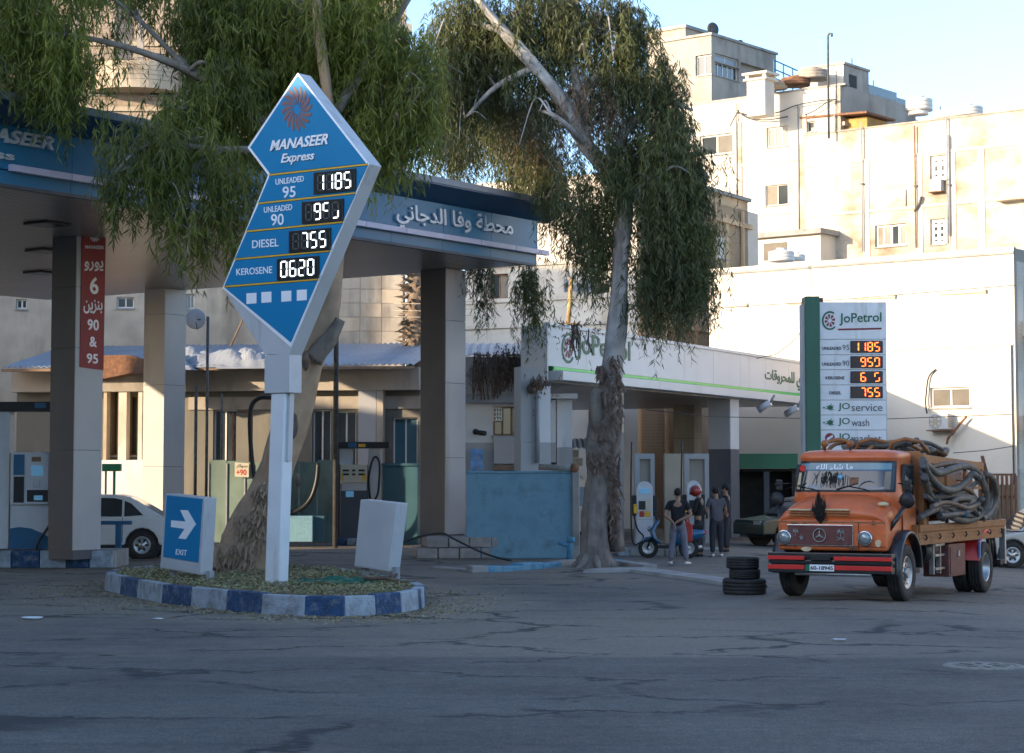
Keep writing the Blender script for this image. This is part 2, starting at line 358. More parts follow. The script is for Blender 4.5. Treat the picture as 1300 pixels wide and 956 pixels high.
# ---------------------------------------------------------------- ground
def ground_mat():
    m = bpy.data.materials.new('asphalt'); m.use_nodes = True; t = m.node_tree; N = t.nodes; L = t.links; b = N['Principled BSDF']
    tc = N.new('ShaderNodeTexCoord')
    def noise(sc, det=6, ro=.6, vec=None, st=None):
        n = N.new('ShaderNodeTexNoise'); n.inputs['Scale'].default_value = sc; n.inputs['Detail'].default_value = det; n.inputs['Roughness'].default_value = ro
        if st:
            mp = N.new('ShaderNodeMapping'); mp.inputs['Scale'].default_value = st; L.new(tc.outputs['Object'], mp.inputs[0]); L.new(mp.outputs[0], n.inputs['Vector'])
        else: L.new(vec or tc.outputs['Object'], n.inputs['Vector'])
        return n
    def ramp(inp, p0, p1, c0, c1):
        r = N.new('ShaderNodeValToRGB'); r.color_ramp.elements[0].position = p0; r.color_ramp.elements[1].position = p1
        r.color_ramp.elements[0].color = (*c0, 1); r.color_ramp.elements[1].color = (*c1, 1); L.new(inp, r.inputs[0]); return r.outputs[0]
    def mix(f, a, c, mode='MIX'):
        x = N.new('ShaderNodeMix'); x.data_type = 'RGBA'; x.blend_type = mode
        if isinstance(f, float): x.inputs[0].default_value = f
        else: L.new(f, x.inputs[0])
        L.new(a, x.inputs[6])
        if isinstance(c, tuple): x.inputs[7].default_value = (*c, 1)
        else: L.new(c, x.inputs[7])
        return x.outputs[2]
    base = ramp(noise(.35).outputs[0], .3, .72, (.118,.112,.103), (.195,.184,.168))
    patch = ramp(noise(.5, 5, .6, st=(.35, 1.6, 1)).outputs[0], .45, .62, (1,1,1), (.80,.80,.80))
    base = mix(1., base, patch, 'MULTIPLY')
    vg = N.new('ShaderNodeTexVoronoi'); vg.inputs['Scale'].default_value = 42; L.new(tc.outputs['Object'], vg.inputs['Vector'])
    stones = ramp(vg.outputs['Distance'], .1, .6, (1.28,1.26,1.22), (.62,.62,.63)); base = mix(1., base, stones, 'MULTIPLY')
    spots = ramp(noise(9, 2, .5).outputs[0], .70, .76, (1,1,1), (.45,.45,.46)); base = mix(1., base, spots, 'MULTIPLY')
    marks = ramp(noise(1., 4, .6, st=(.10, 3.2, 1)).outputs[0], .56, .70, (1,1,1), (.74,.74,.75)); base = mix(1., base, marks, 'MULTIPLY')
    grain = ramp(noise(55, 3, .7).outputs[0], .3, .75, (.62,.62,.62), (1.35,1.33,1.3))
    base = mix(1., base, grain, 'MULTIPLY')
    mid = ramp(noise(6, 6, .75).outputs[0], .35, .68, (.72,.72,.72), (1.22,1.21,1.18)); base = mix(1., base, mid, 'MULTIPLY')
    at = N.new('ShaderNodeAttribute'); at.attribute_name = 'dust'
    dn = noise(1.6, 8, .7); mth = N.new('ShaderNodeMath'); mth.operation = 'MULTIPLY_ADD'; L.new(dn.outputs[0], mth.inputs[0]); mth.inputs[1].default_value = 1.1; L.new(at.outputs['Fac'], mth.inputs[2])
    df = ramp(mth.outputs[0], .56, 1.12, (0,0,0), (1,1,1)); dc = ramp(noise(14, 6, .7).outputs[0], .3, .7, (.13,.107,.083), (.27,.225,.175)); base = mix(df, base, dc)
    oil = ramp(noise(.9, 5, .6).outputs[0], .62, .74, (1,1,1), (.5,.5,.5)); base = mix(1., base, oil, 'MULTIPLY')
    # cracks
    wv = noise(1.2, 5, .65); vm = N.new('ShaderNodeVectorMath'); vm.operation = 'MULTIPLY_ADD'; L.new(wv.outputs[1], vm.inputs[0]); vm.inputs[1].default_value = (1.5, 1.5, 0); L.new(tc.outputs['Object'], vm.inputs[2])
    mp = N.new('ShaderNodeMapping'); mp.inputs['Scale'].default_value = (.5, 1.0, 1); mp.inputs['Rotation'].default_value = (0, 0, .35); L.new(vm.outputs[0], mp.inputs[0])
    vo = N.new('ShaderNodeTexVoronoi'); vo.feature = 'DISTANCE_TO_EDGE'; vo.inputs['Scale'].default_value = .42; L.new(mp.outputs[0], vo.inputs['Vector'])
    ck = ramp(vo.outputs['Distance'], .006, .024, (1,1,1), (0,0,0)); cm = ramp(noise(.45, 3).outputs[0], .40, .50, (0,0,0), (1,1,1)); ckf = mix(1., ck, cm, 'MULTIPLY')
    base = mix(ckf, base, (.018,.018,.018))
    L.new(base, b.inputs['Base Color'])
    rr = ramp(noise(.8).outputs[0], .3, .7, (.62,.62,.62), (.85,.85,.85)); L.new(rr, b.inputs['Roughness'])
    bp = N.new('ShaderNodeBump'); bp.inputs['Strength'].default_value = .8; bp.inputs['Distance'].default_value = .03; L.new(noise(38, 4, .75).outputs[0], bp.inputs['Height'])
    b2 = N.new('ShaderNodeBump'); b2.inputs['Strength'].default_value = .6; b2.inputs['Distance'].default_value = .03; b2.invert = True; L.new(ckf, b2.inputs['Height']); L.new(bp.outputs[0], b2.inputs['Normal'])
    L.new(b2.outputs[0], b.inputs['Normal']); return m
M['asphalt'] = ground_mat()
ISL = [(-7.24,36.6),(-6.75,35.4),(-6.29,34.4),(-5.59,32.9),(-5.0,32.0),(-4.35,31.1),(-3.65,30.2),(-2.97,29.75),(-2.46,29.7),(-1.97,29.95),(-1.63,30.5),(-1.38,31.5),(-1.36,32.6),(-1.62,34.2),(-2.2,36.2),(-3.2,38.6),(-4.4,40.2),(-5.8,40.6),(-7.0,39.8),(-7.45,38.4)]
def inside(x, y, poly):
    r = False; j = len(poly)-1
    for i in range(len(poly)):
        if (poly[i][1] > y) != (poly[j][1] > y) and x < (poly[j][0]-poly[i][0])*(y-poly[i][1])/(poly[j][1]-poly[i][1])+poly[i][0]: r = not r
        j = i
    return r
def seg_d(x, y, a, b):
    dx, dy = b[0]-a[0], b[1]-a[1]; t = max(0, min(1, ((x-a[0])*dx+(y-a[1])*dy)/(dx*dx+dy*dy))); return math.hypot(x-a[0]-t*dx, y-a[1]-t*dy)
xs = [-900,-400,-150,-70,-40,-28] + [-20+.4*i for i in range(101)] + [28,40,70,150,400,900]
ys = [-400,-150,-60,-20,0,8] + [12+.4*i for i in range(136)] + [75,95,130,200,400,1500]
vs = [(x, y, slope(x, y)) for y in ys for x in xs]; nx = len(xs)
fs = [(j*nx+i, j*nx+i+1, (j+1)*nx+i+1, (j+1)*nx+i) for j in range(len(ys)-1) for i in range(nx-1)]
me = bpy.data.meshes.new('road'); me.from_pydata(vs, [], fs); me.materials.append(M['asphalt'])
at = me.attributes.new('dust', 'FLOAT', 'POINT')
KERB2 = [(-.9,47.2),(1.8,45.9),(3.2,43.5),(5.2,38.5)]
for i, (x, y, z) in enumerate(vs):
    d = min(seg_d(x, y, ISL[k], ISL[(k+1) % len(ISL)]) for k in range(len(ISL))); v = max(0, 1-d/2.6)*.95
    d2 = min(seg_d(x, y, KERB2[k], KERB2[k+1]) for k in range(3)); v = max(v, .75*max(0, 1-d2/1.6))
    v = max(v, .32+.24*math.sin(x*.5+1)*math.sin(y*.31)) if 23 < y < 60 else v
    at.data[i].value = v
road = bpy.data.objects.new('road', me); C.objects.link(road); tag(road, kind='structure')

# kerbed island with painted stones
isl = thing('kerb_island', None, None, kind='structure')
isl['label'] = 'teardrop traffic island with a kerb painted blue and white'
icx, icy = -4.4, 35.2
pol = MB().prism([(x+(icx-x)*.10/max(.1, math.hypot(x-icx, y-icy)), y+(icy-y)*.10/max(.1, math.hypot(x-icx, y-icy))) for x, y in ISL], .0, .262, 'z'); pol.build('soil_bed', M['soil'], isl)
bx = [136,155,176,208,243,289,333,387,440,479,511,532,541]
cen = Vector((-4.4, 35.2))
def kstone(a, b, k, h=.30, w=.17):
    a = Vector(a); b = Vector(b); t = (b-a).normalized(); n = Vector((-t.y, t.x)); g = .006
    if n.dot(cen-a) < 0: n = -n
    a = a+t*g; b = b-t*g; j = lambda: rnd.uniform(-.012, .012)
    q = [a-n*(.01+j()), b-n*(.01+j()), b+n*w, a+n*w]
    hh = h+rnd.uniform(-.014, .01)
    mb = MB().prism([(p.x, p.y) for p in q], -.05, hh, 'z', [(p.x+n.x*(.025 if i < 2 else 0), p.y+n.y*(.025 if i < 2 else 0)) for i, p in enumerate(q)])
    mb.build('kerb_stone', M['kerb_blue' if k else 'kerb_pale'], isl, bev=.014, seg=1)
front = ISL[:12]
def at_px(px):                                          # where the front outline crosses an image column
    best = None
    for i in range(len(front)-1):
        for s_ in range(21):
            t = s_/20; x = front[i][0]*(1-t)+front[i+1][0]*t; y = front[i][1]*(1-t)+front[i+1][1]*t
            e = abs(650+FPX*x/y-px)
            if best is None or e < best[0]: best = (e, (x, y), i+t)
    return best
pts = [at_px(p)[1] for p in bx]; pts[0] = ISL[0]; pts[-1] = ISL[11]
for i in range(len(pts)-1): kstone(pts[i], pts[i+1], i % 2)
back = ISL[11:]+[ISL[0]]; k = 0
for i in range(len(back)-1):
    a, b = Vector(back[i]), Vector(back[i+1]); n = max(1, round((b-a).length/.65))
    for j in range(n): kstone(a.lerp(b, j/n), a.lerp(b, (j+1)/n), k % 2); k += 1
# clippings and fallen leaves on the island
def scatter(name, n, m, parent, zone, zf, ln=(.05,.14), wd=(.006,.014), lift=.05, lab=None):
    V = []; F = []
    for _ in range(n):
        x, y = zone(); z = zf(x, y)+rnd.random()**2*lift; a = rnd.uniform(0, 6.28); l = rnd.uniform(*ln)/2; w_ = rnd.uniform(*wd); tz = rnd.uniform(-.5,.5)*l
        dx, dy = math.cos(a)*l, math.sin(a)*l; k = len(V)
        V += [(x-dx, y-dy, z-tz), (x-dy*w_/l, y+dx*w_/l, z+.006), (x+dx, y+dy, z+tz), (x+dy*w_/l, y-dx*w_/l, z+.002)]; F.append((k, k+1, k+2, k+3))
    me = bpy.data.meshes.new(name); me.from_pydata(V, [], F); me.materials.append(M[m]); o = bpy.data.objects.new(name, me); C.objects.link(o); o.parent = parent; o['kind'] = 'stuff'; return o
def zi():
    while True:
        x, y = rnd.uniform(-7.5, -1.4), rnd.uniform(29.8, 40.5)
        if inside(x, y, [(cen.x+(a-cen.x)*.93, cen.y+(b-cen.y)*.95) for a, b in ISL]): return x, y
hump = lambda x, y: .268+.05*(math.sin(x*3.1)*math.cos(y*2.3)+.8)*.5
scatter('dry_clippings', 9000, 'litter', isl, zi, hump)
scatter('green_clippings', 5000, 'litter_green', isl, zi, hump)
def zr():
    k = rnd.randrange(len(ISL)); a, b = ISL[k], ISL[(k+1) % len(ISL)]; t = rnd.random(); d = abs(rnd.gauss(0, .8))+.05
    x, y = a[0]*(1-t)+b[0]*t, a[1]*(1-t)+b[1]*t; v = Vector((x-cen.x, y-cen.y)).normalized(); return x+v.x*d, y+v.y*d
scatter('fallen_leaves', 2600, 'litter', None, zr, lambda x, y: .004, lift=.01)['label'] = 'fallen leaves and grit on the asphalt round the island'

# ---------------------------------------------------------------- tall price sign
ps = thing('price_sign', 'tall slanted blue arrow-shaped fuel price sign on a white post', 'price sign', (-3.78, 33.3, .26), rad(-36))
yf = -.15
out = [(378.6,92.6),(315,187.5),(341,222.5),(283,366),(335.6,450),(367.5,450),(469,208.3)]
q = [onv(x, y, ps, yf) for x, y in out]
MB().prism(q, yf, .15).build('casing', M['sign_grey'], ps, bev=.008)
frm = [(378.6,92.6),(315,187.5),(341,222.5),(283,366),(370,441),(469,208.3)]
plate('face_border', M['letter_white'], ps, ps, frm, yf, .012)
L_ = [(342.5,222.3),(328.5,258.5),(313.5,294),(299,329.4),(285.5,364)]; R_ = [(467,208.8),(451.5,245.2),(435.5,282),(419,318.6),(404,354.8)]
plate('face_panel', M['sign_blue'], ps, ps, [(378.4,96),(318.2,187.3),(343.5,220.5),(465,207.4)], yf-.012, .012)
for i in range(4):
    a, b, c, d = L_[i], R_[i], R_[i+1], L_[i+1]
    plate('face_panel', M['sign_blue'], ps, ps, [(a[0],a[1]+1.6),(b[0],b[1]+1.6),(c[0],c[1]-1.4),(d[0],d[1]-1.4)], yf-.012, .012)
plate('face_panel', M['sign_blue'], ps, ps, [(L_[4][0]+1,L_[4][1]+1.8),(R_[4][0]-.7,R_[4][1]+1.6),(369.5,434.5)], yf-.012, .012)
for a, b in zip(L_, R_):
    plate('trim_strip', M['black'], ps, ps, [(a[0],a[1]-1.5),(b[0],b[1]-1.5),(b[0],b[1]+1.5),(a[0],a[1]+1.5)], yf-.012, .008)
    plate('trim_strip', M['yellow'], ps, ps, [(a[0],a[1]-.9),(b[0],b[1]-.9),(b[0],b[1]+1.0),(a[0],a[1]+1.0)], yf-.012, .02)
yt = yf-.024
W_ = M['letter_white']
def q4(x0, y0l, y1l, x1, y0r, y1r): return [(x0,y1l),(x1,y1r),(x1,y0r),(x0,y0l)]
def shadowed(s, name, m, pts, **kw):
    ptext(s, name+'_shadow', M['letter_shadow'], ps, ps, [(x+.8, y+.7) for x, y in pts], yt, .003, **kw)
    return ptext(s, name, m, ps, ps, pts, yt-.004, .01, **kw)
shadowed('MANASEER', 'lettering', W_, q4(343,178.5,192,416.5,169.3,183), bold=.022, shear=.32)
shadowed('Express', 'lettering', W_, q4(357,195.6,210.5,399.5,191.5,205.5), bold=.018, shear=.28)
for s_, p_ in (('UNLEADED', q4(350,227.6,235,386,223,230.3)), ('95', q4(359,237,251.5,375.4,236,250)), ('UNLEADED', q4(335.2,263,270.5,371,259,266.4)), ('90', q4(344.3,272,287,360.4,271,285.5)),
               ('DIESEL', q4(320.3,305.2,315.3,354,302.6,312.8)), ('KEROSENE', q4(300.2,341.3,349.8,345.7,337.8,346.8))):
    ptext(s_, 'lettering', M['letter_white'], ps, ps, p_, yt, .006, bold=.008)
SEG = {'0': 'abcdef', '1': 'bc', '2': 'abged', '5': 'afgcd', '6': 'afgedc', '7': 'abc', '8': 'abcdefg', '9': 'abcdfg', 'u': 'cd', 's': 'afg', 'J': 'cd', 'q': 'abcdf', ' ': '', 'o': 'acdf', 'm': 'afcd'}
def segs(ch, W=.5, H=1., t=.085, g=.02):
    h = H/2; P_ = {'a': [(t,H),(W-t,H),(W-2*t+.03,H-t),(2*t-.03,H-t)], 'd': [(2*t-.03,t),(W-2*t+.03,t),(W-t,0),(t,0)],
          'g': [(t+g,h),(2*t,h+t/2),(W-2*t,h+t/2),(W-t-g,h),(W-2*t,h-t/2),(2*t,h-t/2)],
          'f': [(0,H-t*.6),(t,H-t-g),(t,h+t/2+g),(0,h+g)], 'b': [(W-t,H-t-g),(W,H-t*.6),(W,h+g),(W-t,h+t/2+g)],
          'e': [(0,h-g),(t,h-t/2-g),(t,t+g),(0,t*.6)], 'c': [(W-t,h-t/2-g),(W,h-g),(W,t*.6),(W-t,t+g)]}
    return [P_[k] for k in ch]
def display(root, pts, s_, yo, on, back, off=None, nd=4, pad=(.07,.10), d=.03):
    """a segment display between four pixel corners tl,tr,br,bl"""
    q = [onv(x, y, root, yo) for x, y in pts]
    o = MB().prism(q, yo-d, yo).build('display', M['black'], root, bev=.004)
    tl, tr, br, bl = [Vector(p) for p in q]
    def mp(u, v): a = bl.lerp(br, u); b = tl.lerp(tr, u); p = a.lerp(b, v); return (p.x, p.y)
    MB().prism([mp(.03,.06), mp(.97,.06), mp(.97,.94), mp(.03,.94)], yo-d-.003, yo-d+.001).build('display_face', M[back], o)
    lit, un = MB(), MB(); cw = (1-2*pad[0])/nd
    for i, ch in enumerate(s_):
        x0 = pad[0]+cw*i+cw*.12; sw = cw*.76; st = .05
        for k in 'abcdefg':
            for sg in segs(k):
                pl = [mp(x0+(a/.5)*sw, pad[1]+.02+b*(1-2*pad[1]-.04)) for a, b in sg]
                (lit if k in SEG[ch] else un).prism(pl, yo-d-.006, yo-d-.002)
    lit.build('digits', M[on], o)
    if off and un.v: un.build('unlit_segments', M[off], o)
display(ps, [(399.4,219.4),(452.4,214),(452.4,241.6),(399.4,246.8)], '1185', yt, 'lcd_on', 'lcd_black', 'lcd_off')
display(ps, [(384.4,256.6),(436.8,252.2),(436.8,280),(384.4,284.4)], ' 9su', yt, 'lcd_on', 'lcd_black', 'lcd_off')
display(ps, [(368,293.8),(420.6,289.2),(420.6,316.8),(368,321)], ' 755', yt, 'lcd_on', 'lcd_black', 'lcd_off')
display(ps, [(352.8,329),(405.6,324.8),(405.6,352.4),(352.8,356.4)], '0620', yt, 'lcd_on', 'lcd_black', 'lcd_off')
for x, y in ((313,372.5),(332,371),(357.3,369.7),(377,368.3)):
    plate('sticker', M['letter_white'], ps, ps, [(x,y),(x+12.6,y-.8),(x+12.6,y+12.6),(x,y+13.6)], yt, .004)
def swirl(root, cx, cy, rx, ry, yo, m, n=16, parent=None, hole=True, name='logo'):
    c = Vector(onv(cx, cy, root, yo)); ex = Vector(onv(cx+rx, cy, root, yo))-c; ey = Vector(onv(cx, cy-ry, root, yo))-c; mb = MB()
    def p(r, a): v = c+ex*(r*math.cos(a))+ey*(r*math.sin(a)); return (v.x, v.y)
    for k in range(n):
        a0 = 2*math.pi*k/n; o1 = [p(.22+.78*t, a0+.55*t*t+.10*(1-t)) for t in [0,.25,.5,.75,1]]; o2 = [p(.22+.78*t, a0+.55*t*t+.10*(1-t)+.30*math.sin(math.pi*(t*.8+.1))) for t in [.9,.7,.5,.25,0]]
        mb.prism(o1+o2, yo-.008, yo)
        if hole:
            i1 = [p(.3+.55*t, a0+.06+.55*t*t+.10*(1-t)) for t in [0,.5,1]]; i2 = [p(.3+.55*t, a0+.06+.55*t*t+.10*(1-t)+.14*math.sin(math.pi*(t*.8+.1))) for t in [.8,.5,0]]
    return mb.build(name, m, parent or root)
swirl(ps, 377, 138.5, 20, 29, yt, M['logo_red'])
# post
e0 = onv(335.8, 452, ps, yf)[0]; e1 = onv(367.4, 452, ps, yf)[0]; zt = onv(350, 450, ps, yf)[1]; zb = onv(350, 499, ps, yf)[1]
MB().bx(e0, e1, -.15, .15, zb, zt).build('post_head', M['sign_grey'], ps, bev=.01)
cx = (e0+e1)/2
MB().prism([(cx-.155,zb),(cx+.155,zb),(cx+.045,0),(cx-.265,0)], -.12, .12).build('post', M['sign_white'], ps, bev=.03, seg=3)
MB().prism([(cx+.16,zb),(cx+.205,zb),(cx+.165,zb-1.1),(cx+.12,zb-1.1)], -.05, .05).build('conduit', M['sign_grey'], ps)
MB().lathe([(.24,.0),(.24,.03)], c=(cx-.11,0,0), n=4).build('base_plate', M['steel'], ps)

# ---------------------------------------------------------------- exit sign and blank sign
def lightbox(name, label, base_px, Y, yaw, face, legs, group=None):
    x = (base_px-650)/FPX*Y; r = thing(name, label, 'sign', (x, Y, .26), rad(yaw), group)
    q = [onv(a, b, r) for a, b in face]
    MB().prism(q, 0, .26).build('casing', M['sign_grey'], r, bev=.012)
    for lx, sh in legs:
        u, z = onv(lx, 0, r); z0 = min(p[1] for p in q); sgn = 0
        MB().prism([(u-.04,z0+.06),(u+.04,z0+.06),(u+.04-sh,-.02),(u-.04-sh,-.02)], .08, .16).build('leg', M['pipe_grey'], r)
    return r
ex = lightbox('exit_sign', 'low blue exit lightbox with a white arrow, leaning on the island', 236, 34.9, -44, [(210.6,626.5),(259.7,632),(254,730),(203,721)], [])
for lx, ly in ((213,719),(259,729)):
    u, z = onv(lx, ly, ex); MB().bx(u-.05, u+.05, .08, .18, -.02, z+.05).build('leg', M['pipe_grey'], ex)
plate('face_panel', M['sign_blue'], ex, ex, [(212.3,628.6),(257.4,633.6),(252,714),(207.6,706.8)], 0, .01)
plate('arrow', W_, ex, ex, [(217.5,660.5),(236,662.2),(229,647.5),(238.5,647.8),(249,665.5),(236,684.5),(226.5,683.5),(234.5,671.5),(217.2,669)], -.01, .005)
ptext('EXIT', 'lettering', W_, ex, ex, [(223,704),(237,705.5),(237.6,698.5),(223.6,697)], -.01, .004, bold=.01)
plate('lower_rail', M['sign_grey'], ex, ex, [(208,709),(252,716.5),(251.4,727.5),(205.6,719.5)], 0, .006)
bl = lightbox('blank_sign', 'plain grey back of a tilted lightbox on the right of the island', 478, 34.4, -44, [(457.7,634),(503.5,638.8),(493,725.8),(449.5,719)], [])
for lx, ly, sh in ((457,719,.0),(496,724,-.0)):
    u, z = onv(lx, ly, bl); MB().bx(u-.045, u+.045, .08, .17, -.02, z+.05).build('leg', M['pipe_grey'], bl)
plate('lower_rail', M['sign_grey'], bl, bl, [(451.5,706.5),(494,712.5),(492.4,724),(450.5,717.5)], 0, .006)
MB().tube([(onv(498,728,bl)[0], .1, .12), (onv(505,733,bl)[0], -.1, .05), (onv(519,742,bl)[0], -.2, .03)], .03).build('cable', M['hose_black'], bl)

# ---------------------------------------------------------------- tall blue canopy
CZ = 7.36
cn = thing('canopy', 'tall blue station canopy on three square posts, white soffit', 'canopy', (.65, 51.3, 0), rad(55))
XL, YD = -21.5, 18.0
zc = lambda y: 2+(HOR-y)*51.3/2600
Zt = 8.80
MB().bx(XL+.02, -.02, .12, YD, CZ+.05, Zt-.15).build('canopy_deck', M['col_dark'], cn)
# fascia panels, light bar and cap, one sheet after another along the edge
px_ = np.arange(XL, 0, 1.95); W0 = 1.95
for i, x in enumerate(px_):
    x1 = min(0, x+W0)-.01
    B('fascia_panel', M['fascia_blue'], cn, x, x1, 0, .12, CZ+.26, Zt-.34)
    B('lower_fascia_panel', M['fascia_blue'], cn, x, x1, .03, .12, CZ, CZ+.245)
for i in range(11):
    y = .12+i*2.1; y < YD-1 and B('end_panel', M['fascia_blue'], cn, -.02, .05, y, min(YD, y+2.09), CZ, Zt-.34)
MB().prism([(-.58,Zt-.03),(-.58,Zt-.06),(-.02,Zt-.36),(.1,Zt-.36),(.1,Zt-.03)], XL, .5, 'x').build('cap', M['cap_navy'], cn)
MB().bx(XL, .6, -.60, .1, Zt-.03, Zt+.12).build('cap_edge', M['cap_lip'], cn, bev=.015)
MB().bx(-.02, .55, .1, YD, Zt-.33, Zt+.1).build('end_cap', M['cap_navy'], cn)
xa = onv(22, 215, cn, -.25)[0]
nb = 12; 
for i in range(nb):
    a = xa+(.35-xa)*i/nb; b = xa+(.35-xa)*(i+1)/nb
    B('light_bar', M['light_bar'], cn, a, b-.012, -.12, .0, CZ+.23, CZ+.355, bev=.01)
# soffit strips
stp = MB().bx(XL+.1, -.1, 0, .272, 0, .03).mesh('soffit_strip', M['soffit'])
for i in range(int((YD-.3)/.30)):
    share('soffit_strip', stp, cn, (0, .15+i*.30, CZ-.03-(.0)))
B('soffit_edge', M['col_dark'], cn, XL+.1, -.05, .03, .15, CZ-.06, CZ-.002)
for x, y in ((-19,3.5),(-16.3,6),(-13,3.6),(-9.5,7.5),(-12.5,12),(-17,13),(-6,11.5),(-4,4.4)):
    MB().bx(x-.35, x+.35, y-.35, y+.35, CZ-.09, CZ-.033).build('downlight', M['lcd_black'], cn, bev=.02)
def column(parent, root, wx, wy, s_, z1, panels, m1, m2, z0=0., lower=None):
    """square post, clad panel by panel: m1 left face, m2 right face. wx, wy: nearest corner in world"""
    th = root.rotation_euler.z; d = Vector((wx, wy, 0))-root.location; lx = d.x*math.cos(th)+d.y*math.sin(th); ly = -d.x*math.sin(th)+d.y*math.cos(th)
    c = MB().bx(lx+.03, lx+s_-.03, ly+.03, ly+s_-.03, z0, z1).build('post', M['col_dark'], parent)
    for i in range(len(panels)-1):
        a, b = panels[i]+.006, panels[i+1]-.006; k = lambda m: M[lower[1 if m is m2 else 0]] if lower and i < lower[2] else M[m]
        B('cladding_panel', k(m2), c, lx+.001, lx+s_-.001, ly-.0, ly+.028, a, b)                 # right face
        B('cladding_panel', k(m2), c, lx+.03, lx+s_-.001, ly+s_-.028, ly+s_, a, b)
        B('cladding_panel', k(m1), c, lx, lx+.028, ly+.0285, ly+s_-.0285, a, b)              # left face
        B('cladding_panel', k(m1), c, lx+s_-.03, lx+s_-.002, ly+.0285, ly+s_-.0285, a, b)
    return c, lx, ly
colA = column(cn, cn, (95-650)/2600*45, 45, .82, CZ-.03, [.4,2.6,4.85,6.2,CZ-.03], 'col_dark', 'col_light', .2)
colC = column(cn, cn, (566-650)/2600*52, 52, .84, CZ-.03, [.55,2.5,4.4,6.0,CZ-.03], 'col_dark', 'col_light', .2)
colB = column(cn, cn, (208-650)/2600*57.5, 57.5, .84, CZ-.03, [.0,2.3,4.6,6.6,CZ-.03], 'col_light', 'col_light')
# lettering on the fascia
def fpt(s, pts, bold=.02, shear=0., m='letter_grey', yo=0., **kw): return ptext(s, 'lettering', M[m], cn, cn, pts, yo, .06, bold=bold, shear=shear, **kw)
fpt('MANASEER', [(-74,169),(66,191),(66,174.5),(-74,149)], .03, .3)
fpt('Express', [(-90,193),(16,207.5),(16,194),(-90,173)], .025, .0)
fpt(arab('محطة وفا الدجاني'), [(501,288),(650,309.5),(648,277),(501,257)], .018)

# red hanging strip on the first post
a0 = onv(103.5, 286, cn, 0)
bn = thing('banner', 'tall red banner reading euro 6 benzine 90 & 95 on the left post', 'banner', (0,0,0), rad(55))
c, lx, ly = colA; bn.location = cn.matrix_basis @ Vector((lx, ly-.012, 0)) if False else Matrix.LocRotScale(cn.location, cn.rotation_euler, None) @ Vector((lx, ly-.004, 0))
plate('cloth', M['banner_red'], bn, bn, [(103.8,286),(134,289),(131,470),(101,466)], 0, .012)
bt = lambda s, x0, x1, y0, y1, **k: ptext(s, 'lettering', M['letter_grey'], bn, bn, [(x0,y1),(x1,y1+1),(x1,y0+1),(x0,y0)], -.012, .004, **k)
swirl(bn, 120.5, 299, 7.5, 8.5, -.012, M['letter_grey'], 14)
bt('MANASEER', 108, 132, 311, 315.5, bold=.03)
bt(arab('يورو'), 107, 131, 330, 344, bold=.02); bt('6', 114, 125, 351, 373, bold=.02); bt(arab('بنزين'), 106, 130, 380, 398, bold=.02)
bt('90', 111, 125.5, 405, 419, bold=.02); bt('&', 113.5, 123, 427, 440, bold=.02); bt('95', 110, 124.5, 448.5, 461, bold=.02)

# concrete block plinth under the right post, blue wall, kerb in front
pl = thing('block_plinth', 'low plinth of rough concrete blocks under the right canopy post', 'plinth', (-2.25, 50.6, 0), rad(8))
for r_ in range(2):
    for k in range(5):
        w_ = .52; x = k*.53-.1+(.26 if r_ else 0)
        if r_ and k == 4: continue
        MB().bx(x+rnd.uniform(0,.02), x+w_, rnd.uniform(-.03,.02), 1.5, r_*.27+.0, r_*.27+.255).build('block', M['block'], pl, bev=.02, seg=1)
bw = thing('blue_wall', 'low blue painted wall with black damp stains behind the tree', 'wall', (-1.1, 50.9, 0), rad(-4))
x1 = onv(727,700,bw)[0]; x0 = onv(592,700,bw)[0]; zt = onv(650,601,bw)[1]
MB().bx(x0, x1, 0, .25, -.0, zt).build('wall_body', M['blue_wall'], bw, bev=.02)
MB().bx(x0-.02, x1+.02, -.02, .27, zt, zt+.06).build('wall_top', M['blue_wall'], bw, bev=.02)
MB().bx(x1, x1+.17, -.12, .30, 0, zt+.05).build('end_post', M['concrete'], bw, bev=.02)
MB().tube([(x0+1.8,-.05,zt+.16),(x1+.08,-.08,zt+.13)], .075, 10).build('pipe', M['concrete'], bw)
MB().ball((x1+.05,-.08,zt+.13), .12).build('pipe_joint', M['rust'], bw)
bp_ = thing('blue_pipe', 'bright blue painted drain pipe with a side branch at the end of the blue wall', 'pipe', (0,0,0)); bp_.location = G(722, 716)
MB().tube([(0,0,0),(0.03,0,.35),(.05,0,.55)], .07, 10).tube([(-.25,0,.5),(.02,0,.42)], .05, 8).tube([(.05,0,.5),(.05,0,.62)], .10, 10).build('pipe_body', M['blue_paint'], bp_)
# old kerb line in front of the wall
ok_ = thing('kerb', None, None, kind='structure'); ok_['label'] = 'broken old kerb with flaking blue paint in front of the blue wall'
kp = [G(545,722), G(600,727), G(640,726), G(690,722), G(735,716), G(775,718), G(815,724)]
pos = []
for i in range(len(kp)-1):
    n = 2
    for j in range(n): pos.append(kp[i].lerp(kp[i+1], j/n))
pos.append(kp[-1])
for i in range(len(pos)-1):
    a, b = pos[i], pos[i+1]; t = (b-a).normalized(); nn = Vector((-t.y, t.x, 0)); h = .10+.05*rnd.random() if i not in (0, 1) else .05
    q = [a-nn*.0+t*.01, b-t*.01, b+nn*.34-t*.01, a+nn*.34+t*.01]
    MB().prism([(p.x+rnd.uniform(-.02,.02), p.y+rnd.uniform(-.03,.03)) for p in q], -.03, h, 'z').build('kerb_stone', M['blue_paint' if i in (3,4,5,6,9) else 'concrete'], ok_, bev=.03, seg=2)
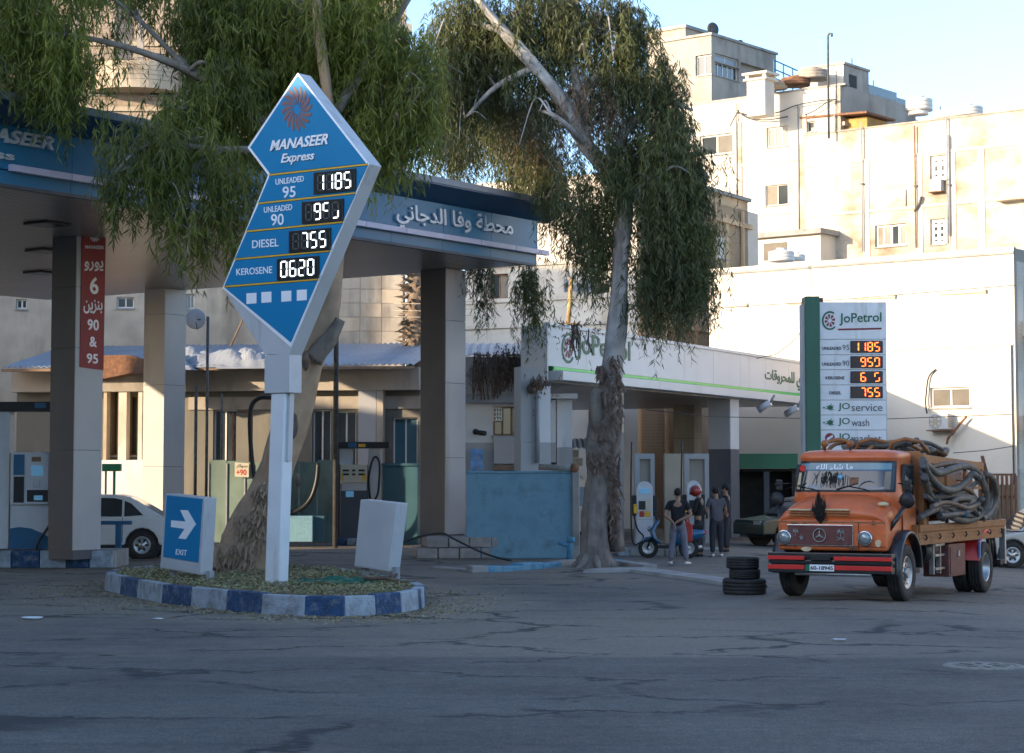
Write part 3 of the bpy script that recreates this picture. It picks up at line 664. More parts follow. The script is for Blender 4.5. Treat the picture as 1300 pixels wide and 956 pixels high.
# low concrete strip running right to the tyres
sp_ = [G(740,728), G(800,727), G(880,738), G(955,750)]
mb = MB(); rows = []
for i, p in enumerate(sp_):
    d = Vector((.55,.85,0)); rows.append([(p.x, p.y, .004), (p.x+.02, p.y+.03, .07), (p.x+.35, p.y+.9, .08), (p.x+.4, p.y+1., .004)])
mb.sheet(rows, False); o = mb.build('kerb_strip', M['concrete'], ok_)
# ---------------------------------------------------------------- pump islands and pumps
def rbox(root, name, m, x0, y0, x1, y1, d0, d1, bev=0, parent=None, label=None):    # box given by its pixel outline on plane d0 of a thing
    a = onv(x0, y1, root, d0); b = onv(x1, y0, root, d0)
    return MB().bx(a[0], b[0], d0, d1, a[1], b[1]).build(name, M[m], parent or root, bev, label)
i1 = thing('pump_island', None, None, (0, 45.5, 0), kind='structure'); i1['label'] = 'pump island with a blue and white kerb by the left post'
xe = [-26,14,50,84,113,143]
for k in range(len(xe)-1):
    a = onv(xe[k], 700, i1)[0]+.008; b = onv(xe[k+1], 700, i1)[0]-.008
    MB().bx(a, b, 0, .22, 0, .38).build('kerb_stone', M['kerb_blue' if k in (1,3) else 'kerb_pale'], i1, bev=.03)
a = onv(-60, 700, i1)[0]; b = onv(143, 700, i1)[0]
MB().bx(a, b, .22, 1.9, 0, .375).build('island_slab', M['concrete'], i1)

def hose(root, pts, r=.022, name='hose', m='hose_black'):
    # smooth the pixel-given points with Catmull-Rom
    P_ = [Vector(p) for p in pts]; Q = [P_[0]]+P_+[P_[-1]]; o = []
    for i in range(1, len(Q)-2):
        for t in [0,.25,.5,.75]:
            a, b, c, d = Q[i-1], Q[i], Q[i+1], Q[i+2]; o.append(.5*((2*b)+(c-a)*t+(2*a-5*b+4*c-d)*t*t+(-a+3*b-3*c+d)*t**3))
    o.append(P_[-1])
    if name == 'suction_hose':                      # ribbed hose with a metal coupling at each end
        q_ = []
        for a, b in zip(o, o[1:]):
            n_ = max(1, int((b-a).length/.045)); q_ += [a.lerp(b, i/n_) for i in range(n_)]
        q_.append(o[-1]); t = MB().tube(q_, [r*(1.04 if i % 2 else .94) for i in range(len(q_))], 9).build(name, M[m], root)
        for a, b in ((q_[0], q_[2]), (q_[-1], q_[-3])): MB().tube([a-(b-a).normalized()*.05, a+(b-a).normalized()*.06], r*1.10, 10).build('coupling', M['iron'], t)
        return t
    return MB().tube(o, r, 8).build(name, M[m], root)
def ph(root, px, d, **k): return hose(root, [(onv(x, y, root, d)[0], d, onv(x, y, root, d)[1]) for x, y in px], **k)

p1 = thing('fuel_pump', 'grey and blue fuel pump with a small screen beside the red banner', 'fuel pump', (-10.4, 46.2, .37))
rbox(p1, 'header', 'black', -4, 510, 88, 522, -.05, .5, .01)
rbox(p1, 'header_badge', 'pump_blue', 44, 511.5, 58, 518, -.06, -.04)
rbox(p1, 'frame_post', 'pump_white', -4, 522, 13, 697, .05, .5, .02)
rbox(p1, 'frame_post', 'col_dark', 79, 522, 89, 697, .05, .5, .02)
rbox(p1, 'side_strip', 'pump_white', 73, 524, 79, 640, .1, .4, .01)
rbox(p1, 'cabinet', 'pump_white', 12, 640, 78, 697, -.05, .5, .03)
rbox(p1, 'head', 'pump_white', 12.5, 574, 77, 641, -.12, .5, .03)
arc = [(33,579),(33,640),(62,640),(62,579)]+[(33+29*(1-(k/8)), 579-6*math.sin(math.pi*k/8)) for k in range(1,8)]
plate('head_centre', M['pump_white'], p1, p1, arc, -.12, .05)
rbox(p1, 'side_panel', 'pump_blue', 17, 577, 31, 603, -.14, -.115); rbox(p1, 'side_panel', 'pump_blue', 63.5, 577, 74.5, 603, -.14, -.115)
rbox(p1, 'nozzle_bay', 'black', 17, 605, 30.5, 638, -.14, -.115); rbox(p1, 'nozzle_bay', 'black', 63.5, 606, 74.5, 638, -.14, -.115)
rbox(p1, 'screen', 'screen_blue', 39, 591, 54.5, 604, -.18, -.165); rbox(p1, 'counter', 'wood', 40, 580, 52, 586, -.18, -.165)
rbox(p1, 'card_reader', 'steel', 42, 608, 50, 619, -.2, -.165, .005); rbox(p1, 'lower_panel', 'black', 34, 622, 61, 637, -.18, -.165)
rbox(p1, 'badge', 'screen_blue', 43, 629, 54, 635, -.19, -.175)
MB().cyl((onv(68.5,598,p1,-.14)[0], -.145, onv(68.5,598,p1,-.14)[1]), .06, -.006, 'y', 14).build('sticker', M['yellow'], p1)
plate('blue_swoosh', M['pump_blue'], p1, p1, [(12,671),(25,669),(40,671),(56,678),(70,688),(74,697),(12,697)], -.055, .006)
MB().bx(-.06,.06,-.05,.1,-.12,.1).build('nozzle', M['jo_dark_green'], p1, .02, loc=(onv(75,614,p1,-.2)[0], -.2, onv(75,620,p1,-.2)[1]))
ph(p1, [(77,632),(75,648),(66,662),(58,674),(48,690),(45,706),(50,718),(62,722),(74,716),(79,700),(82,640),(82,560),(80,525)], -.25, r=.028)
ph(p1, [(84,526),(87,600),(88,690),(86,704)], -.1, r=.024)

i2 = thing('pump_island', None, None, (-5, 60.5, 0), kind='structure'); i2['label'] = 'small pump island with a blue and grey kerb in the shade of the blue canopy'
for k, (a, b) in enumerate(((414,424),(424,440),(440,470),(470,500))):
    xa_, xb_ = onv(a,690,i2)[0], onv(b,690,i2)[0]; MB().bx(xa_+.01, xb_-.01, 0, 1.6, 0, .2).build('kerb_stone', M['kerb_blue' if k == 1 else 'kerb_pale'], i2, bev=.03)
p2 = thing('fuel_pump', 'cream fuel pump with a black header between the leaning trunk and blank sign', 'fuel pump', (-4.4, 61, .19))
rbox(p2, 'header', 'black', 428, 561, 494, 569, -.1, .5, .01); rbox(p2, 'header_badge', 'pump_blue', 442, 562, 453, 568, -.115, -.1); rbox(p2, 'header_badge', 'yellow', 455, 563.5, 464, 567.5, -.115, -.1)
rbox(p2, 'frame_post', 'pump_white', 431, 569, 447, 590, .1, .5, .01); rbox(p2, 'frame_post', 'pump_white', 467, 569, 484, 690, .1, .5, .01)
rbox(p2, 'frame_post', 'col_dark', 427.5, 569, 431, 690, .1, .4)
rbox(p2, 'head', 'pump_cream', 432, 590, 466, 613, -.1, .5, .02); rbox(p2, 'neck', 'pump_white', 434, 613, 466, 623, -.02, .45, .01)
rbox(p2, 'cabinet', 'col_dark', 432, 623, 468, 689, -.05, .5, .015); rbox(p2, 'badge', 'screen_blue', 439, 623.5, 449, 631, -.06, -.045)
for x0, x1 in ((435,443),(447,451),(455,463)):
    rbox(p2, 'display', 'black', x0, 596, x1, 598.5, -.115, -.095); rbox(p2, 'display', 'black', x0, 601, x1, 603.5, -.115, -.095)
rbox(p2, 'sticker', 'yellow', 433, 601, 436, 610, -.115, -.095); rbox(p2, 'sticker', 'yellow', 460, 602, 465, 610, -.115, -.095)
ph(p2, [(470,633),(468,610),(471,590),(476,580),(481,585),(482,600),(480,625),(476,634)], .02, r=.03)
ph(p2, [(424,560),(422,600),(416,640),(420,662),(428,668)], .1, r=.03)

# ---------------------------------------------------------------- low white and green canopy
JZ = 4.6
jo = thing('canopy', 'long low white canopy edged with a green strip behind the right tree', 'canopy', (.98, 55.4, 0), rad(63))
Jt = 6.1; JX = 22.0
plan = [(0,0),(JX,0),(JX,10.4),(0,.75)]
MB().prism([(.02,.1),(JX-.02,.1),(JX-.02,10.3),(.02,.78)], JZ+.2, Jt-.1, 'z').build('canopy_deck', M['grey_panel'], jo)
n = 9
for i in range(n):
    a = JX*i/n; b = JX*(i+1)/n
    B('fascia_panel', M['jo_white'], jo, a+.006, b-.006, 0, .1, JZ+.42, Jt)
B('top_edge', M['jo_white'], jo, -.03, JX, -.05, .14, Jt+.002, Jt+.10, bev=.01)
B('green_strip', M['green_light'], jo, .25, JX, -.06, .0, JZ+.33, JZ+.40)
B('strip_backing', M['jo_green'], jo, .22, JX, -.03, .1, JZ+.29, JZ+.418)
B('ledge', M['jo_white'], jo, .2, JX, -.35, .12, JZ+.03, JZ+.285, bev=.02)
B('end_panel', M['jo_white'], jo, -.05, -.001, .0, .8, JZ-.0, Jt)
ns = 34
for i in range(ns):
    y0 = .14+i*.30
    xs_ = max(.05, (y0-.75)/(10.4-.75)*JX+.1); 
    B('soffit_strip', M['soffit'], jo, xs_, JX-.05, y0, y0+.29, JZ-.03+.03, JZ+.05)
jt = lambda s, p, m, **k: ptext(s, 'lettering', M[m], jo, jo, p, 0, .015, **k)
# emblem: green ring open to the right, eight petals
def emblem(root, cx, cy, rx, ry, yo):
    c = Vector(onv(cx, cy, root, yo)); ex_ = Vector(onv(cx+rx, cy, root, yo))-c; ey_ = Vector(onv(cx, cy-ry, root, yo))-c
    p = lambda r, a: tuple(c+ex_*(r*math.cos(a))+ey_*(r*math.sin(a)))
    mb = MB(); N_ = 26; a0, a1 = rad(55), rad(318)
    for k in range(N_):
        u, v = a0+(a1-a0)*k/N_, a0+(a1-a0)*(k+1)/N_; t = lambda a: .84-.04*math.sin((a-a0)/(a1-a0)*3.14)
        mb.prism([p(1,u), p(1,v), p(t(v),v), p(t(u),u)], yo-.012, yo)
    mb.build('emblem_ring', M['text_green'], root)
    mb = MB()
    for k in range(8):
        a = k*math.pi/4+.2; mb.prism([p(.2,a-.1), p(.62,a-.26), p(.68,a), p(.62,a+.26), p(.2,a+.1)], yo-.012, yo)
    mb.build('emblem_flower', M['text_maroon'], root)
emblem(jo, 721.5, 442, 8.5, 19.5, 0)
jt('JoPetrol', [(731,457),(800,466),(800,434),(731,421)], 'text_green', bold=.02)
jt(arab('محطة الهادي للمحروقات'), [(971,488),(1052,503),(1052,477),(971,468)], 'text_green', bold=.02)
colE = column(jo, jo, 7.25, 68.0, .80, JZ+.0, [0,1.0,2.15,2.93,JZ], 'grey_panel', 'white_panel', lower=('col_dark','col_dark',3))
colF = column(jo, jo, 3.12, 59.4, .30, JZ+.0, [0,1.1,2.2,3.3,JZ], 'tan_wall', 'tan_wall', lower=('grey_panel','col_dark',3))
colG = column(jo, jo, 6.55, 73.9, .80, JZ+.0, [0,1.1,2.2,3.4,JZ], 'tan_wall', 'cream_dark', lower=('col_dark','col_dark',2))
# corner post with downpipe
cpst = thing('corner_post', 'grey and white corner post with a downpipe at the canopy end', 'post', (1.07-.55, 53.4, 0), rad(20))
h1 = onv(680,490,cpst)[1]; ub = onv(684,500,cpst)[0]; u0 = onv(661,500,cpst)[0]; u1 = onv(699,500,cpst)[0]; zs = onv(684,562,cpst)[1]
B('post_lower', M['grey_panel'], cpst, u0, u1, 0, .5, 0, zs, bev=.01); B('post_upper', M['white_panel'], cpst, ub, u1, .002, .5, zs+.003, h1); B('post_side', M['grey_panel'], cpst, u0, ub-.003, .001, .5, zs+.003, h1+.5)
uq = onv(680,500,cpst)[0]; zq = onv(680,588,cpst)[1]
MB().tube([(uq,-.12,zq),(uq,-.12,h1-.1)], .065, 10).build('downpipe', M['pipe_grey'], cpst)
MB().ball((uq+.02,-.1,h1+.0), .2, 8, (1,.8,.8)).ball((uq-.15,-.1,h1-.08), .14, 8).build('leaf_clump', M['bark_peel'], cpst)
# two cameras
for x, y in ((978,509),(1012,515)):
    r = thing('security_camera', 'small grey security camera under the low canopy, '+('left of the pair' if x < 990 else 'right of the pair by the green pylon'), 'camera', P(x, y+2, 69+ (0 if x < 990 else 3)), rad(-60), 'security cameras below the low canopy')
    MB().tube([(0,0,0),(-.35,-.25,-.25)], .12, 8).build('housing', M['pump_white'], r); MB().tube([(0,0,0),(.1,.1,.25)], .04, 6).build('bracket', M['pipe_grey'], r)

# pumps below it
i3 = thing('pump_island', None, None, (3.0, 52.0, 0), kind='structure'); i3['label'] = 'low kerb under the pumps of the low canopy'
for k in range(9):
    a = onv(786+k*15, 700, i3)[0]; b = onv(801+k*15, 700, i3)[0]; MB().bx(a+.006, b-.006, .5, 2.2, 0, .17).build('kerb_stone', M['concrete' if k else 'kerb_pale'], i3, bev=.02)
def jopump(x0, x1, ytop, ybase, Y, label):
    cx_ = ((x0+x1)/2-650)/FPX*Y; r = thing('fuel_pump', label, 'fuel pump', (cx_, Y, .165), 0, 'white arched pumps under the low canopy'); f = (x1-x0); m = (x0+x1)/2
    A = [(x0,ybase),(x1,ybase),(x1,ytop+12)]+[(m+f/2*math.cos(math.pi*k/8), ytop+12-12*math.sin(math.pi*k/8)) for k in range(1,8)]+[(x0,ytop+12)]
    q = [onv(a, b, r) for a, b in A]; MB().prism(q, 0, .5).build('cabinet', M['pump_white'], r, bev=.015)
    rbox(r, 'screen', 'screen_blue', x0+3, ytop+9, x1-4, ytop+16, -.02, .0); rbox(r, 'price_panel', 'black', x0+3, ytop+25, m+1, ytop+36, -.015, .0)
    rbox(r, 'keypad', 'pump_cream', m+1, ytop+22, x1-3, ytop+36, -.02, .0); rbox(r, 'grade_button', 'bag_red', x0+4, ytop+38, m-1, ytop+45, -.02, .0); rbox(r, 'grade_button', 'yellow', m, ytop+38, x1-3, ytop+45, -.02, .0)
    rbox(r, 'nozzle_bay', 'black', x0-5, ytop+18, x0-.5, ytop+44, .05, .4, .01); rbox(r, 'nozzle_bay', 'black', x1+.5, ytop+18, x1+5, ytop+44, .05, .4, .01)
    rbox(r, 'seam', 'steel', x0+.5, ytop+48, x1-.5, ytop+49, -.006, .0)
    MB().bx(-.05,.05,-.12,.02,-.12,.12).build('nozzle', M['yellow'], r, .02, loc=(onv(x0-4,0,r)[0], 0, onv(x0, ytop+35, r)[1]))
    ph(r, [(x0-4,ytop+40),(x0+1,ytop+60),(x0+9,ytop+70),(x0+4,ybase-4),(x0-5,ybase-6),(x0-7,ytop+20),(x0-6,ytop-50)], -.1, r=.022)
    return r
jopump(808, 829, 611, 693, 52.9, 'white arched fuel pump with a yellow nozzle behind the blue scooter')
jopump(872, 890, 610, 693, 52.9, 'white arched fuel pump behind the man in the red helmet')
def panel_frame(x0, x1, y0, y1, Y, lab, open_=False):
    r = thing('pump_frame', lab, 'frame', (((x0+x1)/2-650)/FPX*Y, Y, 0))
    if open_:
        rbox(r, 'side', 'grey_panel', x0, y0, x0+6, y1, 0, .3, .01); rbox(r, 'side', 'grey_panel', x1-5, y0, x1, y1, 0, .3, .01); rbox(r, 'head', 'grey_panel', x0+6, y0, x1-5, y0+7, 0, .3, .01); rbox(r, 'back', 'cream_dark', x0+6.2, y0+7.2, x1-5.2, y1, .12, .2)
    else: rbox(r, 'side', 'tan_wall', x0, y0, x1, y1, 0, .4, .015)
    return r
panel_frame(806, 831, 576, 690, 54.2, 'brown metal hose frame behind the left white pump', True)
panel_frame(844, 867, 576, 690, 54.0, 'plain brown upright panel between the two white pumps')
panel_frame(869, 900, 576, 690, 54.5, 'brown metal hose frame behind the right white pump', True)

# ---------------------------------------------------------------- price pylon behind the truck
py_ = thing('price_pylon', 'white price pylon on a green post with red lit figures behind the truck', 'price sign', ((1075-650)/FPX*52, 52, 0))
rbox(py_, 'side_strip', 'sign_grey', 1020, 386, 1025, 640, .05, .5, .01); rbox(py_, 'green_post', 'jo_dark_green', 1025, 376, 1040.4, 690, -.08, .6, .015)
rbox(py_, 'post_cap', 'rust', 1040, 378, 1045, 384, .1, .5)
rw = [(383.5,430.5),(431.5,450),(451,469),(470,488.3),(489.3,507.5),(508.5,526.5),(527.5,545.5),(546.5,565),(566,590)]
for a, b in rw: rbox(py_, 'panel', 'sign_white', 1041, a, 1125, b, 0, .3, .006)
rbox(py_, 'back_frame', 'sign_grey', 1041.5, 384, 1124.5, 690, .03, .28)
def pt(s, p, m, **k): return ptext(s, 'lettering', M[m], py_, py_, p, 0, .012, **k)
emblem(py_, 1053.5, 407, 10, 12, 0)
pt('JoPetrol', q4(1065.5,398,413.5,1119,396.5,411.8), 'text_green', bold=.012)
plate('underline', M['text_maroon'], py_, py_, [(1064,417.3),(1119,416),(1119,418.2),(1064,419.4)], 0, .01)
for (s_, n_, y, st) in (('UNLEADED','95',442,'1185'),('UNLEADED','90',462,' 95q'),('KEROSENE','',479.5,' 6 s'),('DIESEL','',498.5,' 755')):
    w_ = {'U': (1044,1068), 'K': (1048,1072), 'D': (1053,1068)}[s_[0]]
    pt(s_, q4(w_[0], y-1.8, y+2.2, w_[1], y-1.8, y+2.2), 'text_grey', bold=.03)
    if n_: pt(n_, q4(1069.5, y-4.3, y+2.4, 1078, y-4.3, y+2.4), 'text_grey', bold=.0)
for y, st in ((432.8,'1185'),(452.2,' 95q'),(471.3,' 6 m'),(490.5,' 755')):
    display(py_, [(1079.5,y),(1120.5,y),(1120.5,y+15),(1079.5,y+15)], st, 0, 'led_on', 'led_back', None)
def splash(cx, cy, r_):
    mb = MB()
    for k in range(9):
        a = k*.7; l = r_*(.7+.5*((k*37) % 10)/10); pts = [(cx+1.6*math.cos(a-.9), cy+1.6*math.sin(a-.9)), (cx+l*math.cos(a), cy+l*.8*math.sin(a)), (cx+1.6*math.cos(a+.9), cy+1.6*math.sin(a+.9))]
        mb.prism([onv(x, y, py_) for x, y in pts], -.012, -.0)
    mb.prism([onv(cx+3*math.cos(k*.7), cy+3*math.sin(k*.7), py_) for k in range(9)], -.013, -.0)
    mb.prism([onv(cx-8+1.2*math.cos(k), cy+1.2*math.sin(k), py_) for k in range(6)], -.013, 0)
    mb.build('splash_mark', M['text_green'], py_)
for y, s_ in ((517.5,'service'),(536.5,'wash')):
    splash(1054, y, 6.5)
    pt('JO', q4(1064,y-6,y+4.5,1079,y-6,y+4.5), 'text_green', bold=.008); pt(s_, q4(1081,y-4.5,y+4.5,1081+5.6*len(s_),y-4.5,y+4.5), 'text_grey')
MB().prism([onv(1053.5+6.3*math.cos(k*.4), 556+6.3*math.sin(k*.4), py_) for k in range(16)], -.012, 0).build('round_mark', M['text_maroon'], py_)
plate('mark_bar', M['sign_white'], py_, py_, [(1049.5,556.5),(1057,552),(1057.5,555),(1050,559.5)], -.013, .006)
pt('JO', q4(1064,550,561,1079,550,561), 'text_green', bold=.008); pt('market', q4(1081,552,561,1119,552,561), 'text_grey')

# ---------------------------------------------------------------- shop and workshop under the blue canopy
sh = thing('station_shop', 'low cream station shop in the shade behind the pumps, with a sheet roof', 'shop', (-8.5, 67, 0), rad(-8))
def cells(mb, u0, u1, z0, z1, holes, dep=.22, y=0.):
    """a wall front with real openings and reveals"""
    us = sorted({u0, u1, *[h[0] for h in holes], *[h[1] for h in holes]}); zs_ = sorted({z0, z1, *[h[2] for h in holes], *[h[3] for h in holes]})
    us = [u for u in us if u0 <= u <= u1]; zs_ = [z for z in zs_ if z0 <= z <= z1]
    for a, b in zip(us, us[1:]):
        for c, d in zip(zs_, zs_[1:]):
            m, n_ = (a+b)/2, (c+d)/2
            if any(h[0] < m < h[1] and h[2] < n_ < h[3] for h in holes): continue
            mb._a([(a,y,c),(b,y,c),(b,y,d),(a,y,d)], [(0,1,2,3)])
    for h in holes:
        a, b, c, d = h; e = y+dep
        mb._a([(a,y,c),(b,y,c),(b,y,d),(a,y,d),(a,e,c),(b,e,c),(b,e,d),(a,e,d)], [(0,4,5,1),(2,6,7,3),(1,5,6,2),(0,3,7,4)])
    return mb
def window(root, h, dep=.22, y=0., fm='frame_white', gm='glass', mull=1, trans=0, name='window', fw=.05, sill=True, T=None, pm=None, label=None):
    a, b, c, d = h; mb = MB(); mb.M = T; y1 = y+dep*.55
    g = .002
    mb.bx(a+g,b-g,y1,y1+.06,c+g,c+fw).bx(a+g,b-g,y1,y1+.06,d-fw,d-g).bx(a+g,a+fw,y1,y1+.06,c+fw+g,d-fw-g).bx(b-fw,b-g,y1,y1+.06,c+fw+g,d-fw-g)
    for k in range(mull): u = a+(b-a)*(k+1)/(mull+1); mb.bx(u-fw*.5,u+fw*.5,y1+.004,y1+.055,c+fw+g,d-fw-g)
    for k in range(trans): z = c+(d-c)*(k+1)/(trans+1); mb.bx(a+fw+g,b-fw-g,y1+.01,y1+.05,z-fw*.4,z+fw*.4)
    o = mb.build(name, M[fm], root, label=label)
    for k in range(mull+1):
        u0 = a+(b-a)*k/(mull+1)+.03; u1 = a+(b-a)*(k+1)/(mull+1)-.03; p = MB(); p.M = T; p.bx(u0, u1, y1+.03+.001*k, y1+.04, c+.02, d-.02); p.build('pane', M[(pm or [gm])[k % len(pm or [gm])]], o)
    if sill: s_ = MB(); s_.M = T; s_.bx(a-.05, b+.05, y-.06, y+dep*.5, c-.06, c-.003); s_.build('sill', M['concrete'], o)
    return o
def H(root, x0, y0, x1, y1, yo=0.):
    a = onv(x0, y1, root, yo); b = onv(x1, y0, root, yo); return (a[0], b[0], a[1], b[1])
uL, uR = onv(20,600,sh)[0], onv(535,600,sh)[0]
zr_ = onv(300,468,sh)[1]
hs = [H(sh,141,495,149,578), H(sh,163,502,174,578), H(sh,396,520,420,610), H(sh,425,522,452,612), H(sh,498,530,530,600), H(sh,270,520,300,590)]
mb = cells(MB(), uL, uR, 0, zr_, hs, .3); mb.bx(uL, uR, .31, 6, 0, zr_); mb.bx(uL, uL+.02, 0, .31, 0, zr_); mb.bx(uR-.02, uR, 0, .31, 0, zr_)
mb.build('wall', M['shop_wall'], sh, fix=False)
for i, h in enumerate(hs): window(sh, h, .3, gm='glass' if i != 4 else 'teal_wall', fm='frame_brown' if i < 2 else 'frame_white', mull=0 if i < 2 else 1)
B('band', M['cream_dark'], sh, uL, uR, -.5, -.003, onv(300,497,sh)[1], zr_-.02)
B('lintel', M['cream_dark'], sh, onv(240,500,sh)[0], uR, -.08, -.003, onv(300,520,sh)[1], onv(300,504,sh)[1])
for a, b, m in ((131,137,'tan_wall'),(150,162,'cream'),(175,182,'cream'),(455,478,'grey_panel'),(478,487,'cream_dark')):
    h = H(sh, a, 478, b, 620, -.35); B('pillar', M[m], sh, h[0], h[1], -.42, -.06, 0, h[3])
h = H(sh, 128, 584, 184, 690, -.5); B('dado', M['white_panel'], sh, h[0], h[1], -.6, -.44, 0, h[3])
# sheet roof of corrugated metal, sheet by sheet
def corr(root, name, u0, u1, y0, y1, z0, z1, m='roof_sheet', pitch=.18, amp=.03, th=None):
    n_ = max(2, int((u1-u0)/pitch*2)); rows = []
    for (y, z) in ((y0, z0), (y1, z1)): rows.append([(u0+(u1-u0)*k/n_, y, z+(amp if k % 2 else -amp)) for k in range(n_+1)])
    lo = [[(x, y, z-.02) for x, y, z in r] for r in rows]
    mb = MB().sheet(rows, False).sheet(lo, False); mb.sheet([rows[0], lo[0]], False); mb.sheet([rows[1], lo[1]], False)
    return mb.build(name, M[m], root, fix=False)
w_ = (uR-uL)/14
for k in range(14): corr(sh, 'roof_sheet', uL+k*w_+.01, uL+(k+1)*w_-.01, -1.4, 4.2, zr_+.03+.01*rnd.random(), zr_+1.05+.03*rnd.random())
MB().bx(uL, uR, -1.4, -1.25, zr_-.12, zr_-.03).build('eaves_beam', M['wood'], sh)
# crumpled tarpaulin on the roof
def blob(name, m, parent, c, s_, seed, amp=.35, n=28, lab=None):
    rr = random.Random(seed); rows = []; ph_ = [rr.uniform(0,6) for _ in range(8)]
    for i in range(n+1):
        r = []
        for j in range(n+1):
            u, v = i/n*2-1, j/n*2-1; e = max(0, 1-max(abs(u), abs(v))**3); h = e*(.55+amp*math.sin(5*u+ph_[0]+2*v)*math.cos(4*v+ph_[1])+.3*amp*math.sin(13*u+7*v+ph_[2])+.25*amp*math.sin(17*v-9*u+ph_[3]))
            r.append((c[0]+u*s_[0], c[1]+v*s_[1], c[2]+max(.01,h)*s_[2]))
        rows.append(r)
    return MB().sheet(rows, False).build(name, m, parent, fix=False)
tp = thing('tarpaulin', 'crumpled pale tarpaulin heaped on the workshop sheet roof', 'tarpaulin', P(272, 462, 66.2), rad(-8))
blob('cover', M['tarp'], tp, (-.2,1.,-.15), (2.2,1.5,1.0), 3, .28)
blob('cover_fold', M['tarp'], tp, (-1.6,.2,-.25), (1.2,1.2,.75), 5, .3)
blob('cover_fold', M['tarp'], tp, (1.3,.3,-.2), (1.1,.9,.8), 9, .3)
MB().tube([(.4,0.5,.6),(.8,.4,1.4),(.85,.35,1.8)], .03, 6).build('stick', M['wood'], tp)
# tilted brown sheet left of it
ls = thing('broken_sheet', 'brown sheet of fibreboard tilted on the roof edge', 'sheet', P(155, 462, 64.5), rad(-8))
MB().prism([(-.8,-.5),(.35,-.28),(.5,.18),(.25,.28),(-.8,.28)], 0, .9).build('board', M['rust'], ls)

# green metal screen and clutter in front of the shop
gs = thing('metal_screen', 'stained green sheet metal screen behind the leaning tree trunk', 'screen', (-7.6, 60.2, 0), rad(-3))
g0, g1 = onv(265,600,gs)[0], onv(426,600,gs)[0]; gz = onv(330,584,gs)[1]; n = 7
for k in range(n):
    a = g0+(g1-g0)*k/n; B('sheet', M['green_screen'], gs, a+.005, g0+(g1-g0)*(k+1)/n-.005, .01*(k % 2), .04+.01*(k % 2), .1, gz-.03*(k % 3), bev=.004)
    B('stud', M['pipe_grey'], gs, a-.02, a+.02, -.03, .0, .1, gz-.1)
nt = thing('paper_notice', 'small paper notice with red figures on the green screen', 'notice', P(307, 598, 60.1))
plate('paper_sheet', M['pump_cream'], nt, nt, [(298,587),(316,588),(316,606),(298,605)], 0, .01)
ptext(arab('سولار'), 'lettering', M['black'], nt, nt, q4(300,589,594,314,589.5,594.5), -.01, .003, bold=.02); ptext('+90', 'lettering', M['bag_red'], nt, nt, q4(300,596,603.5,313,596,603.5), -.01, .003, bold=.03)
tw = thing('teal_tank', 'dark teal tank cabinet beside the second pump', 'tank', (-3.6, 61.2, 0))
rbox(tw, 'cabinet', 'teal_wall', 485, 592, 531, 692, 0, 1.2, .03); rbox(tw, 'cabinet_top', 'teal_wall', 484, 588, 532, 591.6, -.05, 1.25, .02)
bb = thing('blue_box', 'long pale blue steel box on the ground behind the leaning trunk', 'box', (-6.3, 59.2, 0))
rbox(bb, 'box_front', 'blue_wall', 362, 655, 397, 688, 0, .9, .02); rbox(bb, 'box_side', 'teal_wall', 397.3, 655, 412, 688, .2, .9, .02)
# vent pipes and dish
def vpipe(lab, x, y0, y1, Y, r=.05, hook=0, m='iron', rest=None):
    a = P(x, y1, Y); t = thing('vent_pipe', lab, 'pipe', (a.x, a.y, 0)); z1 = P(x, y0, Y).z; pts = [(0,0,0),(0,0,z1)]
    if hook: pts += [(-hook*.3,0,z1+.12),(-hook,0,z1+.1)]
    if rest: pts += [(rest,0,z1+.06),(rest+.05,0,z1-.1),(rest+.05,0,0)]
    MB().tube(pts, r, 8).build('pipe_run', M[m], t); return t
vpipe('tall dark vent pipe with a hooked top behind the leaning tree trunk', 425.5, 372, 680, 58.5, .075, .12)
vpipe('dark arched pipe standing above the green screen', 296, 524, 690, 61.5, .06, 0, 'rust', .45)
vpipe('thin rusty pipe left of the satellite dish pole', 247, 490, 690, 62, .05)
vpipe('thin pole at the corner of the shop wall', 280, 500, 690, 63, .035)
dp = thing('satellite_dish', 'small pale satellite dish on a thin dark pole above the roof', 'dish', (*P(262, 600, 62).xy, 0))
zt_ = P(262, 402, 62).z; MB().tube([(0,0,0),(0,0,zt_)], .045, 8).build('pole', M['iron'], dp)
dz = P(249, 405, 62); MB().lathe([(.01,.10),(.15,.07),(.3,.0),(.315,.0),(.3,-.02),(.01,.06)], 'y', (dz.x-dp.location.x, -.1, dz.z), 20).build('dish', M['sign_grey'], dp)
MB().tube([(0,0,zt_-.1),(-.3,-.1,zt_-.1)], .02, 6).tube([(-.3,-.1,zt_-.4),(-.3,-.45,zt_-.2)], .012, 6).build('arm', M['iron'], dp)
hk = thing('hanging_hose', 'thick black hose looped over a bracket behind the sign post', 'hose', P(330, 600, 59))
hose(hk, [tuple(P(x, y, 59)-hk.location) for x, y in ((366,508),(345,505),(328,506),(318,520),(318,560),(322,600),(328,625))], .065, 'hose_run')
hk2 = thing('hanging_hose', 'thick black hose hanging in front of the green screen right of the trunk', 'hose', P(390, 640, 59))
hose(hk2, [tuple(P(x, y, 59.5)-hk2.location) for x, y in ((404,588),(402,610),(395,632),(382,646),(366,652))], .07, 'hose_run')
# black cables on the ground by the plinth
cb = thing('ground_cable', 'black cable trailing from the post plinth to the blue wall', 'cable', P(560, 690, 49))
hose(cb, [tuple(P(x, y, 49.3)-cb.location) for x, y in ((508,690),(530,682),(560,677),(576,684),(600,696),(625,706),(650,712))], .025, 'cable_run')

